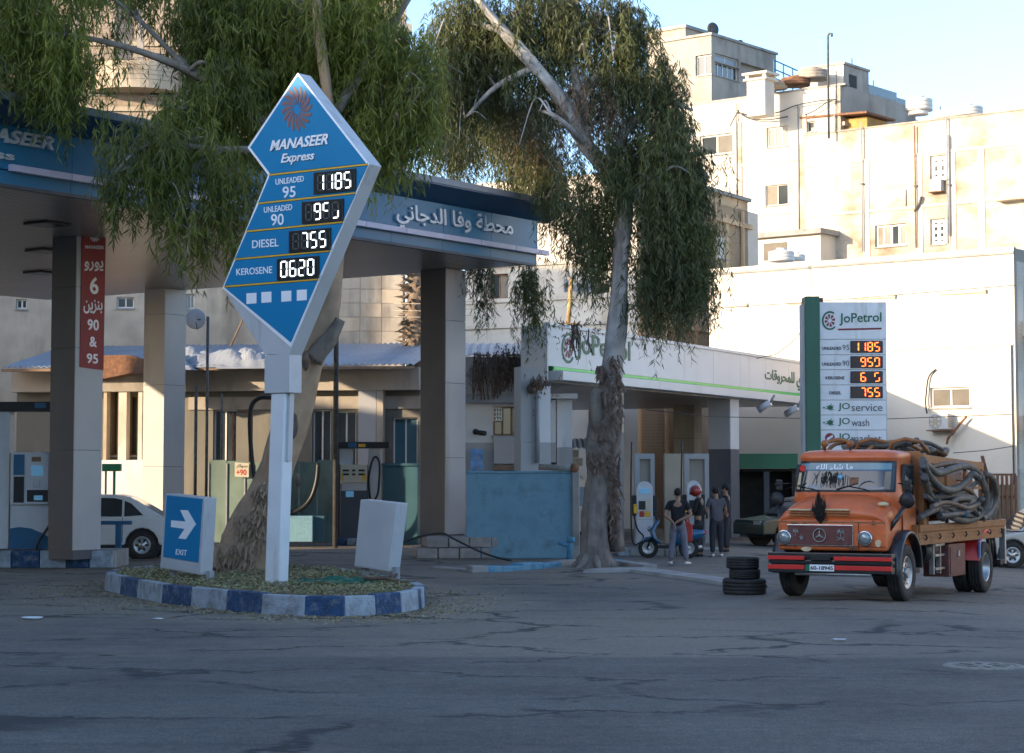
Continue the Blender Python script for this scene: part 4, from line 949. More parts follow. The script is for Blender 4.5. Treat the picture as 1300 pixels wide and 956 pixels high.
# ---------------------------------------------------------------- kiosk between the canopies
ki = thing('kiosk', 'white kiosk with a dark window between the blue post and corner post', 'kiosk', (0, 57.5, 0), rad(0))
hs = [H(ki,626,516,661,553)]
ku0, ku1 = onv(588,600,ki)[0], onv(706,600,ki)[0]; kz = onv(600,508,ki)[1]
mb = cells(MB(), ku0, ku1, 0, kz, hs, .25); mb.bx(ku0, ku1, .26, 4, 0, kz); mb.bx(ku1-.01, ku1, 0, .26, 0, kz); mb.build('wall', M['white_panel'], ki, fix=False)
window(ki, hs[0], .25, mull=2, fm='frame_brown')
h = H(ki,588,562,661,640,-.02); B('dado', M['grey_panel'], ki, h[0], onv(706,600,ki)[0], -.03, -.002, 0, h[3])
h = H(ki,627,553.5,661,589,-.1); B('counter_box', M['grey_panel'], ki, h[0], h[1], -.3, -.035, h[2], h[3], bev=.01)
h = H(ki,627,592,661,597,-.1); B('shelf', M['wood'], ki, h[0], h[1], -.4, -.035, h[2], h[3])
h = H(ki,590,500,670,512,-.1); B('awning', M['roof_sheet'], ki, h[0], h[1], -.5, -.003, h[2], h[3])
h = H(ki,582,453,672,500,-.6); B('parapet', M['grey_panel'], ki, h[0], h[1], -.6, -.45, h[2], h[3]); 
w_ = (h[1]-h[0])/8
for k in range(8): corr(ki, 'roof_sheet', h[0]+k*w_, h[0]+(k+1)*w_-.01, -.7, 3.2, h[3]+.05, h[3]+.62)
ms = H(ki,703,507,727,568,.3); B('wing_wall', M['white_panel'], ki, onv(707,600,ki)[0]+.01, onv(727,600,ki)[0], .3, 1.2, ms[2], ms[3]); B('wing_dado', M['grey_panel'], ki, onv(707,600,ki)[0]+.01, onv(727,600,ki)[0]+.01, .29, 1.2, 0, ms[2]-.005)
B('wing_slab', M['white_panel'], ki, onv(700,600,ki)[0], onv(733,600,ki)[0], -.3, 1.3, ms[3]+.005, ms[3]+.14)
h = H(ki,700,587,706,593,-.05); B('socket_box', M['black'], ki, h[0], h[1], -.08, -.035, h[2], h[3])
cs = thing('security_camera', 'small dark dome camera on the kiosk wall', 'camera', P(606, 549, 57.4)); MB().tube([(0,0,0),(.22,-.2,-.03)], .07, 8).ball((-.05,-.03,.02), .09, 8).build('housing', M['black'], cs)
po = thing('poster', 'blue sky poster on the kiosk wall beside the canopy post', 'poster', (0, 57.3, 0)); rbox(po, 'print', 'poster', 597, 570, 613, 598, 0, .02); 
# grilled box above window
gb = thing('wire_basket', 'white wire cage fixed on the kiosk window', 'cage', (0, 57.2, 0)); h = H(gb,623,518,637,534)
mb = MB()
for k in range(5): u = h[0]+(h[1]-h[0])*k/4; mb.bx(u-.012,u+.012,0,.02,h[2],h[3])
for k in range(4): z = h[2]+(h[3]-h[2])*k/3; mb.bx(h[0],h[1],-.002,.018,z-.012,z+.012)
mb.build('wire_mesh', M['frame_white'], gb)
# ---------------------------------------------------------------- buildings
RT = Matrix.Rotation(math.pi/2, 4, 'Z')                  # turns a front wall into the right-hand side wall
def building(name, label, cat, corner_px, Y, yaw, group=None):
    x = (corner_px-650)/FPX*Y; return thing(name, label, cat, (x, Y, 0), rad(yaw), group)
def side_onv(root, px, py):                              # pixel -> (local y, z) on the side wall x=0
    t = bpy.data.objects.new('t', None); t.location = root.location; t.rotation_euler = (0, 0, root.rotation_euler.z+math.pi/2); r = onv(px, py, t); bpy.data.objects.remove(t); return r
def HS(root, x0, y0, x1, y1): a = side_onv(root, x0, y1); b = side_onv(root, x1, y0); return (a[0], b[0], a[1], b[1])

def wall_ac(root, px, py, lab, w_=.8):
    q = onv(px, py, root, -.02); a_ = thing('air_conditioner', lab, 'air conditioner', Matrix.LocRotScale(root.location, root.rotation_euler, None) @ Vector((q[0], -.02, q[1])), root.rotation_euler.z)
    MB().bx(-w_/2,w_/2,-.34,0,-.28,.28).build('casing', M['plastic_white'], a_, bev=.02); MB().lathe([(.2,-.345),(.22,-.36),(.235,-.345)], 'y', (-.1,0,0), 16).build('fan_ring', M['pipe_grey'], a_); MB().bx(-w_/2-.05,w_/2+.05,-.36,0,-.33,-.285).build('bracket', M['rust'], a_)
# low white building on the right
wb = building('white_building', 'low blank white building in full sun behind the truck', 'building', 1290, 71.5, -38.5)
u0 = onv(900.5,400,wb)[0]; zt = onv(1286,313,wb)[1]
win = onv(1181,518,wb)+onv(1231,491,wb); hs = [(win[0], win[2], win[1], win[3])]
mb = cells(MB(), u0, 0, -1, zt, hs, .2); mb.bx(u0, 0, .21, 14, -1, zt-.5); mb.build('wall', M['white_wall'], wb, fix=False)
B('parapet', M['white_wall'], wb, u0, 0, .002, .2, zt-.5, zt-.002)
window(wb, hs[0], .2, mull=1, gm='glass_tan', fw=.07)
ms = MB(); ms.M = RT
shs = [HS(wb,1293,365,1299,408), HS(wb,1293.5,472,1299,527), HS(wb,1292,563,1299.5,596)]
cells(ms, 0, 12, -1, zt-.05, shs, .3); ms.build('side_wall', M['cream_dark'], wb, fix=False)  # shade of the receding wall put into a darker colour
for h in shs: window(wb, h, .3, T=RT, mull=0, fm='frame_brown', sill=False)
for k, y in enumerate((408, 527)):
    z = HS(wb,1293,y,1299,y+18); B('balcony', M['white_wall'], wb, .0, 1.1, .6, 5, z[2], z[3], bev=.01)
zl = onv(1285,319,wb)[1]; B('ledge', M['concrete'], wb, u0, .03, -.07, 0, zl-.09, zl, bev=.01)
zc_ = onv(1281,437,wb)[1]; ua = onv(1124,440,wb)[0]; B('string_course', M['white_wall'], wb, ua, -.05, -.05, 0, zc_-.05, zc_+.03)
for k in range(9): pass
for a, b, y0_, y1_ in ((925,948,390,388),(1001,1023,385,384.5),(1085,1136,380,377),(1194,1251,375,370.6)):
    p, q_ = onv(a,y0_,wb), onv(b,y1_,wb); MB().bx(p[0], q_[0], -.07, -.0, q_[1]-.025, q_[1]+.025).bx(q_[0]-.02, q_[0]+.06, -.12, 0, q_[1]-.06, q_[1]+.09).build('bracket_rod', M['tan_wall'], wb)  # thin tan bar with a block at its right end
ac = thing('air_conditioner', 'white air conditioner unit below the window of the white building', 'air conditioner', (0,0,0), rad(-38.5))
q_ = onv(1192,545,wb,-.45); ac.location = Matrix.LocRotScale(wb.location, wb.rotation_euler, None) @ Vector((q_[0], -.45, q_[1]))
MB().bx(-.40,.34,0,.34,0,.56).build('casing', M['plastic_white'], ac, bev=.02)
MB().lathe([(.22,-.004),(.235,-.02),(.25,-.004)], 'y', (-.14,0,.28), 20).build('fan_ring', M['pipe_grey'], ac)
f = MB()
for k in range(6): f.M = Matrix.Translation((-.14,-.008,.28)) @ Matrix.Rotation(k*math.pi/3, 4, 'Y'); f.bx(.02,.21,-.003,.003,-.035,.045)
f.build('fan', M['tan_wall'], ac)
for k in range(7): MB().bx(.345,.352,.05,.3,.08+k*.06,.11+k*.06).build('vent', M['pipe_grey'], ac)
MB().bx(-.5,.4,0,.44,-.06,-.02).build('bracket', M['rust'], ac)
wc = thing('wall_cable', 'black cable hanging down the white building left of its window', 'cable', (0,0,0))
pt3 = lambda r, x, y, yo: Matrix.LocRotScale(r.location, r.rotation_euler, None) @ Vector((onv(x,y,r,yo)[0], yo, onv(x,y,r,yo)[1]))
wc.location = pt3(wb, 1178, 500, 0)
hose(wc, [tuple(pt3(wb, x, y, -.06-.02*k)-wc.location) for k, (x, y) in enumerate(((1188,469),(1182,474),(1178,482),(1176,498),(1175,512),(1177,525)))], .03, 'cable_run')
wc2 = thing('wall_cable', 'bent brown pipe reaching from the white wall down behind the truck', 'cable', pt3(wb, 1215, 540, -.3))
hose(wc2, [tuple(pt3(wb, x, y, -.25)-wc2.location) for x, y in ((1227,529),(1219,538),(1210,549),(1204,556),(1202,564))], .045, 'cable_run', 'rust')
vc = thing('wall_cable', 'thin drop cable at the right edge of the white wall', 'cable', pt3(wb, 1285, 500, -.05))
MB().tube([pt3(wb, x, y, -.06)-vc.location for x, y in ((1284,438),(1285,520),(1287,600),(1287,640))], .03, 6).build('cable_run', M['iron'], vc)

# stained block of flats above it: right wing
ub = building('apartment_block', 'long cream flats with brown stained parapet, standing behind the white building', 'building', 1024, 100, -38.5)
u0 = 0.; u1 = onv(1345,200,ub)[0]; zt = onv(1028,172,ub)[1]
hp = [(1040.5,291,1057,330,1),(1111,283,1150,314,3),(1181,277,1200,311,1),(1180.5,196,1201.5,230,1),(1043,205,1082,245,1),(1107,203,1152,238,1)]
hs = []
for x0_, y0_, x1_, y1_, k in hp: a = onv(x0_,y1_,ub); b = onv(x1_,(y0_),ub); hs.append((a[0], b[0], a[1], b[1]))
hs2 = hs[:4]; mb = cells(MB(), 0, u1, -2, zt, hs2, .25); mb.bx(0, u1, .26, 16, -2, zt-.6); mb.bx(0,.02,0,.26,-2,zt); mb.build('wall', M['cream_stained'], ub, fix=False)
window(ub, hs[0], .25, mull=1, gm='glass_tan', pm=['glass','plastic_white']); window(ub, hs[1], .25, mull=3, pm=['curtain','glass_tan','glass','glass_tan'], fw=.1)
window(ub, hs[2], .25, mull=1, trans=3, fw=.16, pm=['glass']); window(ub, hs[3], .25, mull=1, trans=2, fw=.2, pm=['glass'])
for h in hs[4:]:
    w_ = (h[1]-h[0])
    for k in range(2):
        B('shutter', M['cream'], ub, h[0]+w_*k/2+.03, h[0]+w_*(k+1)/2-.03, -.03, -.001, h[2], h[3], bev=.01)
wall_ac(ub, 1191, 236, 'small white air conditioner below the upper grille window of the stained wing', .6)
B('parapet', M['cream_stained'], ub, 0, u1, .003, .25, zt-.6, zt-.002); B('parapet_cap', M['cream_dark'], ub, 0, u1, -.05, .3, zt, zt+.08)
for y_ in (203, 268, 335):
    z = onv(1100, y_, ub)[1]; B('string_course', M['cream'], ub, 0, u1, -.06, 0, z-.07, z+.05)
for px_0, w_, m_ in ((1095,.35,'cream'),(1163.5,.3,'cream'),(1206,.28,'cream'),(1241,.35,'cream'),(1297,.3,'cream')):
    u = onv(px_0,200,ub)[0]; B('pilaster', M[m_], ub, u, u+w_, -.05, -.001, 0, zt-1.6)
for px_0, y0_, y1_ in ((1095.5,150,320),(1163,160,315),(1203.5,150,310),(1205.8,172,300)):
    u, z1 = onv(px_0,y0_,ub); z0 = onv(px_0,y1_,ub)[1]; MB().tube([(u,-.16,z0),(u,-.16,min(z1,zt+.3))], .038, 7).build('drainpipe', M['pipe_grey' if px_0 != 1163 else 'rust'], ub)
    B('pipe_clip', M['iron'], ub, u-.09, u+.09, -.2, -.05, (z0+z1)/2, (z0+z1)/2+.06)
q_ = onv(1172,255,ub); MB().tube([(q_[0],-.16,q_[1]+.2),(q_[0]-.1,-.16,q_[1]-.1),(onv(1163,262,ub)[0],-.16,q_[1]-.5)], .06, 7).build('drainpipe', M['iron'], ub)
h = H(ub,1266,245,1345,256,-.3); B('canopy_slab', M['cream'], ub, h[0], h[1], -.6, -.003, h[2], h[3], bev=.01)
h = H(ub,1112,240,1150,266,-.05); B('stained_panel', M['cream_stained'], ub, h[0], h[1], -.09, -.003, h[2], h[3], bev=.01)
h = H(ub,1028,268,1083,285,-.05)
# tin awning and orange box where the wings meet
aw = thing('roof_shelter', 'low orange roof shelter with a tilted tin lid in front of the dark parapet', 'shelter', pt3(ub, 1047, 168, 2.5), rad(-38.5))
MB().bx(-1.0,2.4,0,2,-.1,.55).build('shelter_wall', M['shelter_ochre'], aw); MB().prism([(-1.1,.72),(2.7,.6),(2.7,.7),(-1.1,.82)], -.6, 2.4).build('lid', M['rust'], aw)

# left wing, taller
um = building('apartment_block', 'tall cream flats with shade painted into the side wall, left of the stained wing', 'building', 1071, 101, -38.5)
zt = onv(1071,108,um)[1]; u0 = onv(868,200,um)[0]
hp = [(973,159,1000,188,2),(971.5,233,1000,262,1),(888,168,930,199,1),(1024,153,1036,168,1),(970,306,1000,333,0)]
hs = [];
for x0_, y0_, x1_, y1_, k in hp: a = onv(x0_,y1_,um); b = onv(x1_,y0_,um); hs.append((a[0], b[0], a[1], b[1]))
mb = cells(MB(), u0, 0, -2, zt, hs, .25); mb.bx(u0, 0, .26, 16, -2, zt-.6); mb.build('wall', M['cream'], um, fix=False)
ms = MB(); ms.M = RT; e = HS(um,1071,110,1162,139); ms.bx(0,e[1],-.002,.3,-2,zt-.0); ms.build('side_wall', M['cream_dark'], um)  # darker cream puts the shade of this side into its colour
B('side_ledge', M['cream_dark'], um, .0, .18, 0.1, e[1], zt-2.0, zt-1.8)
window(um, hs[0], .25, mull=2, pm=['glass_tan','glass','glass_tan'], fw=.07); window(um, hs[1], .25, mull=1, pm=['curtain','glass']); window(um, hs[2], .25, mull=1, pm=['glass','glass_tan'], fw=.09); window(um, hs[3], .25, mull=0); window(um, hs[4], .25, mull=0, fm='frame_brown')
B('parapet', M['cream'], um, u0, 0, .003, .3, zt-.6, zt-.002); B('parapet_cap', M['concrete'], um, u0, .31, -.04, .4, zt, zt+.1)
for y_ in (205, 271):
    z = onv(985, y_, um)[1]; B('string_course', M['cream'], um, u0, 0, -.06, 0, z-.06, z+.05)
for px_0, w_ in ((936,.3),(1014,.5)):
    u = onv(px_0,200,um)[0]; B('pilaster', M['cream_stained'], um, u, u+w_, -.07, -.001, 0, zt-1.2)
for px_0, y0_, y1_ in ((936,130,290),(1014.3,135,300),(1061,145,172)):
    u, z1 = onv(px_0,y0_,um); z0 = onv(px_0,y1_,um)[1]; MB().tube([(u,-.12,z0),(u,-.12,z1)], .035, 7).build('drainpipe', M['pipe_grey'], um)
# cables slung over the front
for pts_ in (((936,143),(960,147),(990,142),(1010,134),(1040,128),(1062,126)),((936,140),(950,150),(975,152),(1000,148)),((938,140),(932,150),(927,160)),((1062,126),(1050,130),(1035,140),(1022,146))):
    hose(um, [(onv(x,y,um,-.3)[0], -.3, onv(x,y,um,-.3)[1]) for x, y in pts_], .03, 'cable')
fl = thing('lower_annex', 'flat grey roofed annex between the tan block and the cream flats', 'annex', pt3(um, 945, 330, -3), rad(-38.5))
za = P(960,291,96).z
MB().bx(-2.8,4.6,-.5,5,-14,za-fl.location.z).build('wall', M['white_wall'], fl); MB().bx(-3,4.8,-.8,5.2,za-fl.location.z,za-fl.location.z+.25).build('roof_slab', M['concrete'], fl)
h = H(fl,970,307,999,331,-.5); B('doorway', M['glass_tan'], fl, h[0], h[1], -.53, -.48, h[2], h[3])
# hut, chimney, antenna, tanks on the roofs
def rooftop(name, label, cat, px, py, Y, rz=-38.5, **k): return thing(name, label, cat, P(px, py, Y), rad(rz), **k)
ht = rooftop('roof_hut', 'square rendered stair hut on the roof with a dark side opening', 'hut', 1071, 112, 103.2)
z1 = onv(1071,81.5,ht)[1]; ul = onv(1018,84,ht)[0]; e = HS(ht,1071,81,1102,95)
MB().bx(ul, 0, 0, e[1], -.6, z1).build('wall', M['cream'], ht); ms = MB(); ms.M = RT
hh = HS(ht,1077,97,1087,110); cells(ms, 0, e[1], -.6, z1-.02, [(hh[0],hh[1],hh[2],hh[3])], .2, y=-.03); ms.build('side_wall', M['cream_dark'], ht, fix=False); pm_ = MB(); pm_.M = RT; pm_.bx(hh[0],hh[1],-.025,.0,hh[2],hh[3]); pm_.build('opening', M['dark_room'], ht)  # hut side given a darker colour for the shade on it
MB().bx(ul-.05,.1,-.06,e[1]+.05,z1,z1+.12).build('roof_slab', M['cream_dark'], ht)
ch = rooftop('chimney', 'square plastered chimney with a capped top on the roof edge', 'chimney', 958, 122, 101.5)
MB().bx(-.45,.6,0,.9,-1,.80).build('shaft', M['cream'], ch); MB().bx(-.6,.75,-.12,1.05,.80,.90).build('cap_base', M['cream'], ch)
for x, y in ((-.5,-.05),(.5,-.05),(-.5,.8),(.5,.8)): MB().bx(x,x+.17,y,y+.17,.9,1.08).build('cap_post', M['cream'], ch)
MB().bx(-.65,.8,-.15,1.1,1.08,1.2).build('cap', M['cream'], ch)
an = rooftop('antenna_mast', 'tall thin mast with a hooked tip above the stair hut', 'mast', 1052, 150, 98.6); zz = P(1052,46,98.6).z-an.location.z
MB().tube([(0,0,-1),(0,0,zz),(.08,0,zz+.12),(.22,0,zz+.1),(.22,0,zz-.05)], .06, 7).build('mast_pole', M['iron'], an)
for i_, (px_0, y0_, y1_, Y) in enumerate(((1082,74,112,105),(1109,102,128,108),(1194,135,160,101),(1204,137,160,101),(1062,90,126,99))):
    r = rooftop('antenna', 'thin bare rod aerial, '+['in front of the stair hut side','on the long parapet right of the hut','left of two rods by the white roof tanks','right of two rods by the white roof tanks','beside the tall hooked mast'][i_], 'aerial', px_0, y1_, Y); MB().tube([(0,0,-.3),(0,0,P(px_0,y0_,Y).z-r.location.z)], .03, 5).build('rod', M['iron'], r)
def tank(px, py, Y, w_, h_, label, m='plastic_white', group='water tanks on the roofs'):
    r = rooftop('water_tank', label, 'water tank', px, py, Y, 0, group=group); s_ = w_/2
    MB().lathe([(.02,h_),(s_*.4,h_),(s_*.5,h_*.94),(s_*.95,h_*.82),(s_,h_*.78),(s_,h_*.56),(s_*.97,h_*.54),(s_,h_*.52),(s_,h_*.28),(s_*.97,h_*.26),(s_,h_*.24),(s_,0),(.02,0)], n=22).build('tank_shell', M[m], r)
    MB().lathe([(.02,h_+.05),(s_*.38,h_+.05),(s_*.4,h_-.01)], n=16).build('lid', M[m], r); return r
tank(1167,141,103,1.35,.65*1.1,'white round water tank on the roof, tallest of the row') ; 
tank(1166,146,101.2,1.0,.2,'white round lid of a tank just showing over the parapet')
tank(1205,151,101,1.5,.45,'low white water tank half hidden by the parapet, in the middle')
tank(1227,148,100,1.6,.55,'low white water tank half hidden by the parapet, right of the row')
tank(992,332,78,1.0,.46,'white ribbed water tank on the roof of the white building'); tank(1011,331,79,.7,.28,'small white cistern next to the ribbed tank')
for i_, (px_0, w_, lab) in enumerate(((1032,1.6,'dark grey barrel roofed tank beside the hut'),(1010,1.5,'brown barrel tank left of the hut'),(985,1.2,'rusty barrel tank near the chimney'))):
    tank(px_0, [101,109,113][i_], 103, w_, .55-.1*i_, lab, ['cream_dark','rust','tan_wall'][i_], 'old barrel tanks behind the parapet')
for i_, (px_0, py_0) in enumerate(((1120,120),(1142,132))):
    r = rooftop('solar_panel', ['tilted grey solar panel, nearer the hut','tilted grey solar panel, farther from the hut'][i_], 'solar panel', px_0, py_0+4, 107+i_*4, 51, group='solar panels on the long parapet'); MB().prism([(-1.6,0),(1.6,0),(1.6,.5),(-1.6,.5)], 0, .12).build('panel', M['pipe_grey'], r); MB().prism([(-1.5,.05),(1.5,.05),(1.5,.45),(-1.5,.45)], -.01, .0).build('glass_cover', M['glass'], r)
rl = rooftop('roof_railing', 'thin blue metal railing on the far roof terrace', 'railing', 983, 112, 112, 40)
for k in range(5): MB().bx(k*.75,k*.75+.06,0,.06,-.5,1.6-.14*k).build('rail_post', M['pump_blue'], rl)
for j in range(3): MB().prism([(0,1.55-.5*j),(3.05,1.0-.5*j+.05*j),(3.05,1.06-.5*j+.05*j),(0,1.61-.5*j)], 0, .05).build('rail', M['pump_blue'], rl)

# grey tower flat behind with glazed balcony
tb = building('tower_flat', 'weathered grey rooftop flat with a glazed blue balcony behind the tree', 'building', 906, 120, -38.5)
zt = onv(906,44,tb)[1]; ul = onv(826,60,tb)[0]; e = HS(tb,906,44,985,82)
hl = H(tb,883,68,903,97); hr = HS(tb,908,66,938,100); rec = HS(tb,939,80,984,112)
mb = cells(MB(), ul, 0, -2, zt, [hl], .3); mb.bx(ul, -.31, .31, e[1], -2, zt-.01); mb.build('wall', M['cream_dark'], tb, fix=False)
zg0 = side_onv(tb,908,95)[1]; zg1 = side_onv(tb,908,67)[1]; zr0 = zg0-.3; zr1 = side_onv(tb,945,80)[1]
ms = MB(); ms.M = RT; cells(ms, 0, e[1], -2, zt, [(hr[0],hr[1],zg0,zg1),(hr[1]+.2,e[1]-.3,zr0,zr1)], .9); ms.build('side_wall', M['cream_dark'], tb, fix=False)
window(tb, hl, .3, mull=1, fm='frame_white', fw=.08)
z_m = zg0+(zg1-zg0)*.62
window(tb, (hr[0],hr[1],zg0,z_m), .3, T=RT, mull=4, fw=.07); window(tb, (hr[0],hr[1],z_m+.01,zg1), .3, T=RT, mull=1, gm='roof_sheet', fw=.05)
pm_ = MB(); pm_.M = RT; pm_.bx(hr[1]+.2,e[1]-.3,.88,.92,zr0,zr1); pm_.build('recess_wall', M['rust'], tb)
MB().bx(ul,.1,-.1,e[1]+.1,zt,zt+.15).build('roof_slab', M['concrete'], tb)
for i_, (px_0, py_0, r_) in enumerate(((905,42,.42),(940,59,.27),(966,76,.18))):
    d_ = rooftop('satellite_dish', ['large dark satellite dish on the tower roof corner','middle dark satellite dish on the tower roof','small dark satellite dish at the far end of the tower roof'][i_], 'dish', px_0, py_0, 121+i_*3, 30)
    MB().lathe([(.02,.25*r_),(r_*.5,.18*r_),(r_*.85,.06*r_),(r_,0),(r_,-.02),(.02,.2*r_)], 'y', (0,0,r_*.55), 20).build('dish', M['iron'], d_); MB().tube([(0,.2,-.3),(0,.2,r_*.6)], .05, 6).build('stand', M['iron'], d_)
# small wing left of the tower behind the leaves
tb2 = building('tower_wing', 'rendered wing left of the glazed balcony, partly behind leaves', 'building', 880, 122, -38.5)
zt = onv(880,37,tb2)[1]; MB().bx(onv(830,40,tb2)[0], 0, -.6, 8, 0, zt).build('wall', M['tan_wall'], tb2); MB().bx(onv(828,40,tb2)[0], .1, -.7, 8, zt, zt+.2).build('roof_slab', M['concrete'], tb2)

# tan block whose side recedes to the right
md = building('tan_block', 'tan apartment block behind the right tree, bounced warm light put into its side colour', 'building', 810, 80, -30)
zt = onv(810,216,md)[1]; u0 = onv(590,300,md)[0]; hs = [H(md,620,347,645,380), H(md,757,341,779,378)]
mb = cells(MB(), u0, 0, -1, zt, hs, .25); mb.bx(u0, 0, .26, 12, -1, zt-.4); mb.bx(u0,u0+.01,0,.26,-1,zt); mb.build('wall', M['cream'], md, fix=False)
window(md, hs[0], .25, mull=1, fm='frame_brown', pm=['glass','curtain']); window(md, hs[1], .25, mull=0, trans=1, fm='frame_brown')
e = HS(md,812,230,949,258); w1 = HS(md,911,303,923,327); w2 = HS(md,870,270,884,296)
ms = MB(); ms.M = RT; cells(ms, 0, e[1], -1, zt, [w1, w2], .25); ms.build('side_wall', M['bounce_tan'], md, fix=False); MB().bx(-2.,-.26,.3,e[1],-1,zt-.1).build('inner_wall', M['bounce_tan'], md)
window(md, w1, .25, T=RT, mull=1, pm=['plastic_white','glass']); window(md, w2, .25, T=RT, mull=1)
B('back_wall', M['bounce_tan'], md, -3, -.01, e[1]-.02, e[1], -1, zt)
for z in (onv(700,333,md)[1], onv(700,378,md)[1], onv(700,411,md)[1]):
    B('string_course', M['cream'], md, u0, .06, -.09, 0, z-.1, z+.06); m_ = MB(); m_.M = RT; m_.bx(0, e[1], -.09, 0, z-.1, z+.06); m_.build('string_course', M['bounce_tan'], md)
m_ = MB(); m_.M = RT; m_.bx(-.1, e[1]+.1, -.15, .3, zt, zt+.15); m_.build('roof_edge', M['concrete'], md)
z = side_onv(md,930,283)[1]; m_ = MB(); m_.M = RT; m_.bx(0, e[1]+.3, -.12, 0, z-.1, z+.1); m_.build('string_course', M['bounce_tan'], md)
for px_0 in (860, 905, 940):
    p_ = side_onv(md,px_0,350)[0]; m_ = MB(); m_.M = RT; m_.bx(p_, p_+.12, -.16, -.04, -1, zt-.5); m_.build('drainpipe', M['bounce_tan'], md)
for px_0 in (842, 880, 921):
    p_ = side_onv(md,px_0,350)[0]; m_ = MB(); m_.M = RT; m_.bx(p_, p_+.3, -.05, -.001, 2, zt-.8); m_.build('pilaster', M['bounce_tan'], md)
MB().prism([onv(x, y, md, -.5) for x, y in ((716,352),(730,362),(748,356),(755,350),(754,368),(716,371))], -.52, -.5).build('laundry', M['tarp'], md, label='pale sheet hung out below the window')
cr_ = thing('street_mirror', 'round convex mirror on a pole by the right tree crown', 'mirror', P(888, 224, 74), rad(10)); MB().lathe([(.01,-.12),(.2,-.08),(.27,-.0),(.29,.0),(.29,.05),(.01,.05)], 'y', (0,0,0), 20).build('mirror_face', M['lamp_glass'], cr_); MB().lathe([(.29,-.03),(.32,-.01),(.32,.06),(.28,.06)], 'y', (0,0,0), 20).build('rim', M['iron'], cr_); MB().tube([(0,.1,0),(.05,.1,-2.8)], .04, 6).build('pole', M['iron'], cr_)
vp = thing('vent_pipe', 'yellow rusty pipe rising behind the low white canopy', 'pipe', P(721, 412, 70)); MB().tube([(0,0,0),(.06,0,.7),(.12,0,1.6)], .08, 7).bx(-.3,.35,-.05,.05,.0,.05).build('pipe_run', M['pipe_yellow'], vp)

# tall stone flats behind the left tree
st = building('stone_flats', 'tall brown stone flats behind the left tree with a round balcony', 'building', 514, 99, 3)
zt = 25.4; u0 = onv(-80,100,st)[0]; hs = []
rows_ = [(7.5,9.1),(10.7,12.3),(13.9,15.5),(17.3,18.9),(20.5,22.1),(23.7,25.3)]
for i_, (a, b) in enumerate(rows_[:-1]):
    for k in range(9):
        c_ = u0+1.6+k*2.85
        if c_+1.3 < -.5: hs.append((c_, c_+1.3, a, b))
mb = cells(MB(), u0, 0, -1, zt, hs, .3); mb.bx(u0, 0, .31, 8, -1, zt); mb.build('wall', M['brown_stone'], st, fix=False)
for i_, h in enumerate(hs): window(st, h, .3, mull=1, pm=[['glass','curtain'],['glass','glass'],['curtain','glass_tan']][i_ % 3])
ms = MB(); ms.M = RT; ms.bx(.01, 8, -.01, .0, -1, zt); ms.build('side_wall', M['cream'], st)
for z in (10.0, 13.2, 16.5, 19.8, 23.0): B('string_course', M['tan_wall'], st, u0, .05, -.1, 0, z-.1, z+.1)
cb_, zb_ = onv(172,118,st); z1_ = onv(172,84,st)[1]
mb = MB(); N_ = 16; R_c = 2.1
def arcp(r): return [(cb_+r*math.cos(math.pi+math.pi*k/N_), r*.75*math.sin(math.pi+math.pi*k/N_)) for k in range(N_+1)]
mb.prism(arcp(R_c), zb_, zb_+.2, 'z'); mb.build('balcony_floor', M['tan_wall'], st)
o_, i__ = arcp(R_c), arcp(R_c-.18); n_c = 5
for c_ in range(n_c):
    za_, zb2 = zb_+.2+(z1_-zb_-.2)*c_/n_c, zb_+.2+(z1_-zb_-.2)*(c_+1)/n_c-.015
    MB().prism(o_+i__[::-1], za_, zb2, 'z').build('stone_course', M['tan_wall'], st)
MB().tube([(x, y, z1_+.35) for x, y in o_], .03, 6).build('handrail', M['iron'], st)
for x, y in o_[::2]: MB().tube([(x,y,z1_),(x,y,z1_+.35)], .02, 5).build('rail_post', M['iron'], st)
for px_0 in (101, 182):
    u = onv(px_0,60,st)[0]; MB().bx(u-.15,u+.15,-1.2,-.9,zb_+.2,zt).build('column', M['cream_dark'], st)
h = H(st,505,-40,514,60,-.2); B('corner_bay', M['cream'], st, h[0]-.6, -.2, -.5, -.002, 4, 23.6); B('corner_bay_roof', M['concrete'], st, h[0]-.9, .3, -.8, -.0, 23.6, 24.0)
MB().ball((0,0,0), .01).build('t', None) if False else None
ps_ = thing('palm_shrub', 'spiky potted palm hanging over the round balcony edge', 'plant', pt3(st, 165, 84, -1.4))
V = []; F = []
for k in range(140):
    a = rnd.uniform(0,6.28); l = rnd.uniform(.5,1.1); dr = rnd.uniform(.1,.9); k0 = len(V); w0 = .03
    for j in range(4):
        t = j/3; r_ = l*t; z = .5*math.sin(t*2.2)*(1-dr)-dr*t*t*1.0; V += [(r_*math.cos(a)-w0*math.sin(a)*(1-t), r_*.6*math.sin(a)+w0*math.cos(a)*(1-t), z), (r_*math.cos(a)+w0*math.sin(a)*(1-t), r_*.6*math.sin(a)-w0*math.cos(a)*(1-t), z)]
        if j: F.append((k0+2*j-2, k0+2*j-1, k0+2*j+1, k0+2*j))
mb = MB(); mb._a(V, F); o = mb.build('fronds', M['leaf'], ps_, fix=False); o['kind'] = 'stuff'

